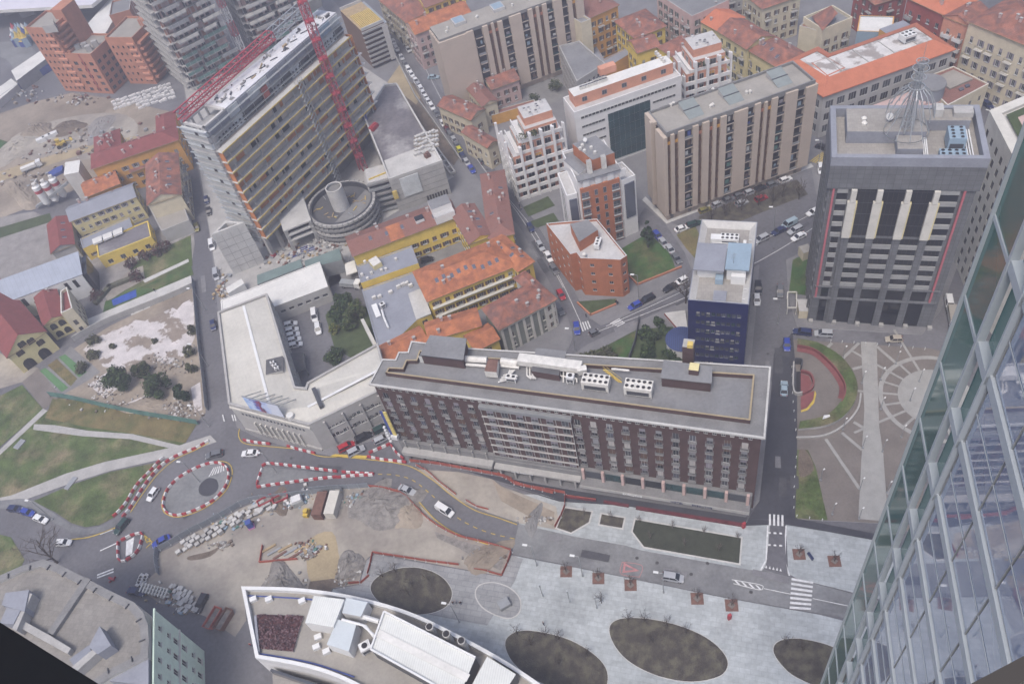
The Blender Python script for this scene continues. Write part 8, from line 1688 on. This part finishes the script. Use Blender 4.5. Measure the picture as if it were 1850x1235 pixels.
flatthing('retaining_block','dark stone forecourt wall with gate beside garden','wall',[(1200,565),(1238,560),(1243,600),(1222,590)],.1,.9,'wall_redbrick','concrete_pale')
for i,pts in enumerate(([(365,640),(330,690)],)):pass
flatthing('white_wall','tall white wall stub beside the evergreen yard trees','wall',[(651,577),(657,575),(680,620),(674,623)],0,5,'concrete_pale')
# yard stair and cage
P = GG([(500,640),(548,636),(552,665),(510,680)],3);mb = MB();mb.prism(ccw(P),2.6,3.0,0,1);[mb.tube((p.x,p.y,0),(p.x,p.y,3),.12,.12,5) for p in P];solo('steel_canopy',mb,['metal_grey','roof_dark'],'dark steel canopy against the corner building in the yard','canopy')
# ================================================================ heaps of spoil and rubble
def mound(px,py,rx,ry,h,m,seed=0,rz=0.):
    r_ = random.Random(seed);q = G(px,py);mb = MB();N_,K_ = 22,7;vs = [(q.x,q.y,h)]
    for k in range(1,K_+1):
        for i in range(N_):
            a = 2*math.pi*i/N_;s = k/K_*(1+.18*math.sin(a*3+seed)+r_.uniform(-.06,.06));x,y = rx*s*math.cos(a),ry*s*math.sin(a);c,d = math.cos(rz),math.sin(rz)
            vs.append((q.x+x*c-y*d,q.y+x*d+y*c,.02 if k == K_ else h*(1-(k/K_)**1.4)*r_.uniform(.7,1.15)+.05))
    fs = [(0,1+i,1+(i+1) % N_) for i in range(N_)]+[(1+(k-1)*N_+i,1+k*N_+i,1+k*N_+(i+1) % N_,1+(k-1)*N_+(i+1) % N_) for k in range(1,K_) for i in range(N_)]
    mb.faces(vs,fs);struct('spoil_heap',mb,m)
for i,a in enumerate(((700,918,9,5,1.6,'rubble'),(670,905,6,4,1.2,'rubble'),(735,925,5,4,1.0,'soil'),(512,1050,6,3.5,1.4,'rubble'),(632,1022,3.2,4,1.5,'rubble'),(880,1006,6,3,1.0,'soil'),(965,938,4.5,1.6,.8,'concrete_dark'),(505,906,4,2.5,1.0,'soil_dark'),(70,238,9,5,2.5,'soil'),(120,232,8,5,2.2,'soil_dark'),(30,270,12,8,2.0,'soil_pale'),(180,232,10,5,1.4,'gravel'),(40,345,14,5,2.0,'soil'),(265,735,8,3,.8,'soil'))):mound(*a,seed=i,rz=i*.7)
# ================================================================ trees, lamps, people
def bare_mesh(key,h,spread,depth,seed,m='bark'):
    def f():
        r_ = random.Random(seed);tr,cr = MB(),MB();tr.tube((0,0,-.2),(0,0,h*.3),h*.022+.03,h*.016+.02,6)
        def grow(p,d,ln,rad,lv):
            q = p+d*ln;cr.tube(p,q,rad,rad*.6,4 if lv > 1 else 3,cap=False)
            if lv == 0:return
            for _ in range(3 if lv > 1 else 4):
                t = r_.uniform(.45,1);nd = (d+V((r_.gauss(0,1),r_.gauss(0,1),r_.uniform(-.1,.5)))*spread).normalized();grow(p.lerp(q,t),nd,ln*r_.uniform(.5,.75),rad*.55,lv-1)
        for k in range(5):
            a = k*1.26+r_.random();grow(V((0,0,h*(.2+.03*k))),V((math.cos(a)*spread,math.sin(a)*spread,1)).normalized(),h*.42,h*.012+.015,depth)
        grow(V((0,0,h*.3)),V((r_.gauss(0,.1),r_.gauss(0,.1),1)).normalized(),h*.45,h*.014+.015,depth)
        return tr.mesh('trunk',[m]),cr.mesh('crown',[m])
    return cached(('bare',key),f)
def bare(px,py,h,label,key=0,group=None,spread=.55,depth=2,z=.05,m='bark',name='bare_tree'):
    q = G(px,py);rz = random.random()*6;t = thing(name,label,'tree',(q.x,q.y,z),group,rz);s = h/6.;tr,cr = bare_mesh((key,spread,depth,m),6.,spread,depth,key+3,m);mt = at((q.x,q.y,z),rz,(s,s,s));link('trunk',tr,t,mt);link('crown',cr,t,mt)
def leafy(px,py,h,r,label,mats=('leaf_dark','leaf_mid'),n=1500,cone=False,seed=0,group=None,leaf=.3,base=.25,name='evergreen_tree'):
    q = G(px,py);r_ = random.Random(seed+int(px));t = thing(name,label,'tree' if h > 2.5 else 'shrub',(q.x,q.y,.05),group);mb = MB();mb.tube((q.x,q.y,0),(q.x,q.y,h*.6),.06*h*.4+.05,.05,6);part('trunk',mb,'bark',t)
    for k in range(4):a = r_.random()*6.3;mb = MB();mb.tube((q.x,q.y,h*.25),(q.x+math.cos(a)*r*.6,q.y+math.sin(a)*r*.6,h*.65),.07,.03,4);part('limb',mb,'bark',t)
    mb = MB();cl = []
    for k in range(18):
        a,e = r_.random()*6.3,r_.random();zz_ = h*(base+(1-base)*e);rr_ = r*((1-e)*.9+.08 if cone else math.sqrt(max(.05,1-((e-.45)/.6)**2)))*r_.uniform(.35,.9);cl.append((V((q.x+math.cos(a)*rr_,q.y+math.sin(a)*rr_,zz_)),r*(.28 if cone else .42)*r_.uniform(.7,1.2)*(1.1-e if cone else 1)))
    for _ in range(n):
        c,cr = r_.choice(cl);d = V((r_.gauss(0,1),r_.gauss(0,1),r_.gauss(0,.8))).normalized();p = c+d*cr*r_.uniform(.55,1.05);nrm = (d+V((r_.gauss(0,.5),r_.gauss(0,.5),r_.gauss(0,.5)))).normalized();e = nrm.orthogonal().normalized()*leaf*r_.uniform(.6,1.3);g_ = nrm.cross(e).normalized()*leaf*r_.uniform(.5,1)
        mb.face([p-e,p-g_,p+e,p+g_],0 if r_.random() < .6 else 1)
    part('crown',mb,list(mats),t)
leafy(224,700,6,3.7,'large dark evergreen in the vacant lot, left one',n=3200);leafy(293,710,5.5,3.6,'large dark evergreen in the vacant lot, middle one',n=3200);leafy(337,722,5,2.2,'dark evergreen by the street fence of the vacant lot',('leaf_dark','leaf_dark'),n=1600);leafy(262,676,4,2.4,'olive evergreen behind the two large ones',('leaf_dark','leaf_olive'),n=1500)
for i,(x,y,h,r) in enumerate(((170,645,2.4,2.2),(150,668,2.2,2.0),(205,628,1.2,.9),(280,618,1.0,.8),(345,640,3,1.8),(350,670,3,1.6),(350,600,2.4,1.5),(172,618,2,2.4))):leafy(x,y,h,r,f'scrubby olive bush {["near the bowling green", "below the bowling green corner", "on the white concrete edge", "in the middle of the white concrete", "by the street fence, upper", "by the street fence, lower", "by the street fence, topmost", "along the concrete panel wall"][i]}',('shrub_grey','leaf_olive'),450,seed=i,name='bush',base=.05)
for i,(x,y,h,r,w_) in enumerate(((630,562,6,2.9,'upper'),(648,576,5.5,2.8,'right'),(616,580,5,2.5,'left'),(634,592,4.5,2.3,'lower'))):leafy(x,y,h,r,f'dense evergreen in the delivery yard garden, {w_} one',('leaf_mid','leaf_olive') if i % 2 else ('leaf_dark','leaf_mid'),1400,seed=i)
leafy(606,648,3,2.6,'round clipped dark bush behind the corner building',n=1500,name='bush',base=.05);leafy(606,600,3,1.4,'yellow green bush in the delivery yard lawn',('leaf_yellow','leaf_mid'),500,name='bush',base=.05)
leafy(1171,447,10,3.0,'tall dark conifer at the green lawn',('leaf_dark','leaf_dark'),2200,True)
for i,(x,y,h,r) in enumerate(((1165,606,2.6,1.7),(1180,616,2.6,1.8),(1172,642,3,2.0),(1202,602,2.6,1.6),(1208,650,3,1.9),(1225,660,3,1.8),(1160,662,2.5,1.6),(1190,586,2.2,1.4))):leafy(x,y,h,r,'dark garden shrub between hotel and navy office, topmost left' if i < 1 else f'dark garden shrub between hotel and navy office, {["", "second below the first", "by the dividing fence", "nearest the red forecourt wall", "near the hotel roof edge", "under the blue rotunda", "lowest left of the garden", "at the street edge"][i]}',('leaf_dark','leaf_mid'),900,seed=i,name='garden_shrub',base=.05)
for i in range(8):leafy(1055+i*7,652-i*1.5+(i % 2)*8,2,2.0,f'brownish hedge bush behind the hotel roof, {nth(i)} from the left',('shrub_grey','leaf_olive'),350,seed=i,group='hedge bushes behind the hotel',name='hedge_bush',base=.05)
for i,(x,y) in enumerate(((250,505),(240,480),(178,540),(265,470),(285,460),(300,452))):leafy(x,y,3,2.2,f'reddish leafless bush by the playground, {["lower middle", "upper middle", "by the metal hall", "right of the middle", "near the climbing frame", "farthest right"][i]}',('leaf_red','shrub_grey'),380,seed=i,name='red_bush',base=.1)
bare(104,1016,11,'big bare tree rising behind the rounded block',1,spread=.75,depth=3);bare(1239,548,9,'bare tree beside the navy office',2,depth=3)
for i,(x,y) in enumerate(((1396,370),(1413,356),(1443,361),(1340,380),(1370,372),(1310,392),(1285,400))):bare(x,y,6,f'bare tree in the court below the beige slab, {["in front of the red car", "next to the first", "nearest the mast tower", "left of the middle", "in the middle", "fourth from the navy office", "nearest the navy office"][i]}',3+i % 3,depth=3)
sap = [(945,350),(1015,460),(1165,385),(1245,500),(1375,420),(1475,535),(1600,460)]
for i,p in enumerate(sap):bare(*X5(*p),3.2,f'thin bare sapling in the long dark bed, {nth(i)} from the left',7,'saplings in the long bed',.35,1,.2,'bark_pale','sapling')
for i,p in enumerate(((575,300),(755,320))):bare(*X5(*p),3.2,f'thin bare sapling in the {["left", "middle"][i]} small bed',7,None,.35,1,.2,'bark_pale','sapling')
for i,p in enumerate(((455,675),(670,720),(885,765),(1330,855),(1560,900))):bare(*X5(*p),3.6,f'bare street sapling in a rusty square pit, {nth(i)} from the left',8,'street saplings',.4,2,.2,'bark','sapling')
for i,p in enumerate(((460,485),(665,525))):bare(*X6(*p),3.4,f'bare sapling in a brick red pit, {["left", "right"][i]} one',8,None,.4,2,.2,'bark','sapling')
ovs = [(692,1042),(715,1032),(745,1056),(775,1048),(740,1075),(935,1145),(985,1150),(1010,1155),(960,1165),(1060,1185),(1135,1120),(1165,1122),(1205,1132),(1240,1145),(1180,1160),(1420,1165),(1450,1175),(1010,1200)]
for i,(x,y) in enumerate(ovs):bare(x,y,3.6,f'bare shrub tree in the {["brown", "lower left", "large middle", "right"][0 if i < 5 else 1 if i < 10 or i == 17 else 2 if i < 15 else 3]} oval bed, {nth(i)} overall from the left',9+i % 2,'bare shrubs in the oval beds',.5,2,.15,'bark','bare_shrub')
bare(*X8(1815,235),3.5,'small leafy evergreen sapling standing on the plaza',9,None,.5,3,.12)
for i,(x,y) in enumerate(((1005,165),(965,190),(1075,95),(1120,75))):leafy(x,y,4,2.4,f'courtyard bush {["beside the glass office", "by the ochre garden wall", "behind the grey annex", "under the yellow tenement"][i]}',('leaf_olive','leaf_dark'),500,seed=i,name='bush')
# lamps
def lamp(px,py,h,label,group=None,arm=(1.4,0),z=.1,n=None):
    q = G(px,py);t = thing('street_lamp',label,'lamp',(q.x,q.y,z),group);mb = MB();mb.tube((q.x,q.y,z),(q.x,q.y,z+h),.11 if h > 6 else .07,.06,6);mb.box((q.x,q.y,z),(.4,.4,.3));part('pole',mb,'metal_grey',t)
    mb = MB();e = (q.x+arm[0],q.y+arm[1],z+h+.15);mb.tube((q.x,q.y,z+h),e,.05,.05,5);part('arm',mb,'metal_grey',t);mb = MB();mb.box((e[0],e[1],e[2]-.08),(1.0,.45,.18) if h > 6 else (.45,.25,.12),math.atan2(arm[1],arm[0]+1e-6));part('lamp_head',mb,'metal_white',t)
for i,(x,y,w_) in enumerate(((361.5,870.5,'on the oval traffic island'),(501,855,'on the triangle island'),(96,938,'at the left queue of cars'),(970,1021,'on the boulevard edge, left'),(1052.7,1040,'on the boulevard edge, middle'),(1198.6,1070,'on the boulevard edge beside the silver people carrier'),(1154,540,'at the brick office corner'),(1040,636,'behind the hotel pipes at the junction'),(1397,420,'beside the blue grey van'),(830,1123,'in front of the brown oval bed'),(1405,585,'by the square corner'),(378,770,'at the green fence corner'),(1478,300,'at the yellow zebra'),(372,560,'along the left street, upper'),(376,660,'along the left street, lower'))):lamp(x,y,9,f'tall grey street lamp {w_}',arm=(-1.2,.5))
for i,p in enumerate(((440,270),(735,300),(545,410),(650,390),(865,400),(815,505),(650,555),(440,670),(550,770),(660,790),(765,710),(535,1000),(685,1020),(315,950),(380,1140),(530,1165))):lamp(*S(*p),4,f'slim lamp post on the square, {nth(i)} counted from the top','lamp posts on the square',(.4,.2),.12)
for i,p in enumerate(((300,840),(480,880),(660,920))):
    q = G(*X5(*p));mb = MB();mb.tube((q.x,q.y,.12),(q.x,q.y,5),.12,.1,6);mb.box((q.x,q.y,5),(.3,.3,.8));solo('light_column',mb,'metal_galv',f'slim light column on the pale plaza, {nth(i)} from the left','lamp','light columns on the plaza')
bm = cached('boll',lambda:(lambda m:(m.tube((0,0,0),(0,0,.8),.09,.09,8),m.tube((0,0,.8),(0,0,.9),.12,.05,8),m.mesh('bollard',['metal_white']))[-1])(MB()))
for w_,pts,fr in (('along the square lawn edge',[(182,800),(168,960),(165,1150),(360,1180)],S),('along the top edge of the square',[(340,178),(520,190),(930,225)],S),('beside the ramp parapet',[(155,300),(160,500),(180,700)],S)):
    for i,(p,u) in enumerate(walk(GG([fr(*q) for q in pts]),2.6)):tag(link('bollard',bm,None,at((p.x,p.y,.12))),f'short pale bollard {w_}, {nth(i)} in the row','bollard','bollards of the square')
# people
def person_mesh(k):
    def f():
        J = [(0,0,.95),(0,0,1.2),(0,0,1.42),(0,0,1.52),(0,.02,1.66),(.1,0,.9),(.12,.08*k,.5),(.12,-.02,.06),(.13,.14,.03),(-.1,0,.9),(-.12,-.08*k,.5),(-.12,-.1*k,.06),(-.13,.06,.03),(.2,0,1.4),(.26,-.04,1.12),(.25,.1,.88),(-.2,0,1.4),(-.26,.04,1.12),(-.25,.12,.88)]
        E_ = [(0,1),(1,2),(2,3),(3,4),(0,5),(5,6),(6,7),(7,8),(0,9),(9,10),(10,11),(11,12),(2,13),(13,14),(14,15),(2,16),(16,17),(17,18)]
        rad = [.15,.16,.15,.06,.12,.1,.075,.05,.05,.1,.075,.05,.05,.075,.06,.045,.075,.06,.045]
        me = bpy.data.meshes.new('person_cage');me.from_pydata(J,E_,[]);o = bpy.data.objects.new('person_cage',me);COL.objects.link(o);md = o.modifiers.new('s','SKIN');o.modifiers.new('u','SUBSURF').levels = 1
        for i,v_ in enumerate(me.skin_vertices[0].data):v_.radius = (rad[i],rad[i]*.8);v_.use_root = i == 0
        dg = bpy.context.evaluated_depsgraph_get();nm = bpy.data.meshes.new_from_object(o.evaluated_get(dg));bpy.data.objects.remove(o);nm.materials.clear()
        for m_ in ('cloth_blue',['cloth_black','cloth_red','curtain'][k % 3],'skin','hair'):nm.materials.append(MATS[m_])
        for p in nm.polygons:z_ = p.center.z;p.material_index = 0 if z_ < .95 and abs(p.center.x) < .2 else 1 if z_ < 1.47 and not (z_ < .93) else 3 if z_ > 1.7 or (z_ > 1.55 and p.center.y < -.01) else 2
        return nm
    return cached(('per',k),f)
for i,(p,w_,k,z) in enumerate(((X8(1110,243),'in the group near the plaza lamp, left one',0,.13),(X8(1122,238),'in the group near the plaza lamp, middle one',2,.13),(X8(1145,243),'in the group near the plaza lamp, right one',0,.13),(X8(1540,340),'walking alone above the lower oval bed',0,.13),(Y4(605,625),'on the pavement by the wedge lawn, left one',0,.13),(Y4(615,632),'on the pavement by the wedge lawn, right one',0,.13),((939,376),'by the terraced apartments, upper one',0,.13),((942,381),'by the terraced apartments, lower one',2,.13),(Y4(405,715),'waiting at the zebra corner',0,.13),(X7(1830,750),'in orange beside the curved pavilion wall',1,.05),((698,110),'walking on the far pavement of the long street',0,.13),(Y5(965,95),'walking on the pale park footpath',0,.1))):
    q = G(*p);tag(link('person',person_mesh(k),None,at((q.x,q.y,z),i*1.7)),f'person {w_}','person')
# ================================================================ haze: one closed box of even air
HAZE_DENSITY = .00095
mb = MB();mb.prism([(-1650,-650),(1650,-650),(1650,2650),(-1650,2650)],-1,172)
hz = mb.mesh('haze',[]);hm = bpy.data.materials.new('haze_air');hm.use_nodes = True;t = hm.node_tree;t.nodes.clear()
ou = t.nodes.new('ShaderNodeOutputMaterial');pv = t.nodes.new('ShaderNodeVolumePrincipled');pv.inputs['Color'].default_value = (.87,.86,.98,1);pv.inputs['Density'].default_value = HAZE_DENSITY;pv.inputs['Anisotropy'].default_value = .2
t.links.new(pv.outputs[0],ou.inputs['Volume']);hz.materials.append(hm);ho_ = link('haze',hz);ho_['kind'] = 'stuff'
# lettering as real meshes
dg = bpy.context.evaluated_depsgraph_get()
for o in [o for o in COL.objects if o.type == 'FONT']:
    me = bpy.data.meshes.new_from_object(o.evaluated_get(dg));p_,mw,pi_,nm = o.parent,o.matrix_basis.copy(),o.matrix_parent_inverse.copy(),o.name
    bpy.data.objects.remove(o);n_ = bpy.data.objects.new('lettering',me);COL.objects.link(n_);n_.parent = p_;n_.matrix_parent_inverse = pi_;n_.matrix_basis = mw
bpy.context.view_layer.update()
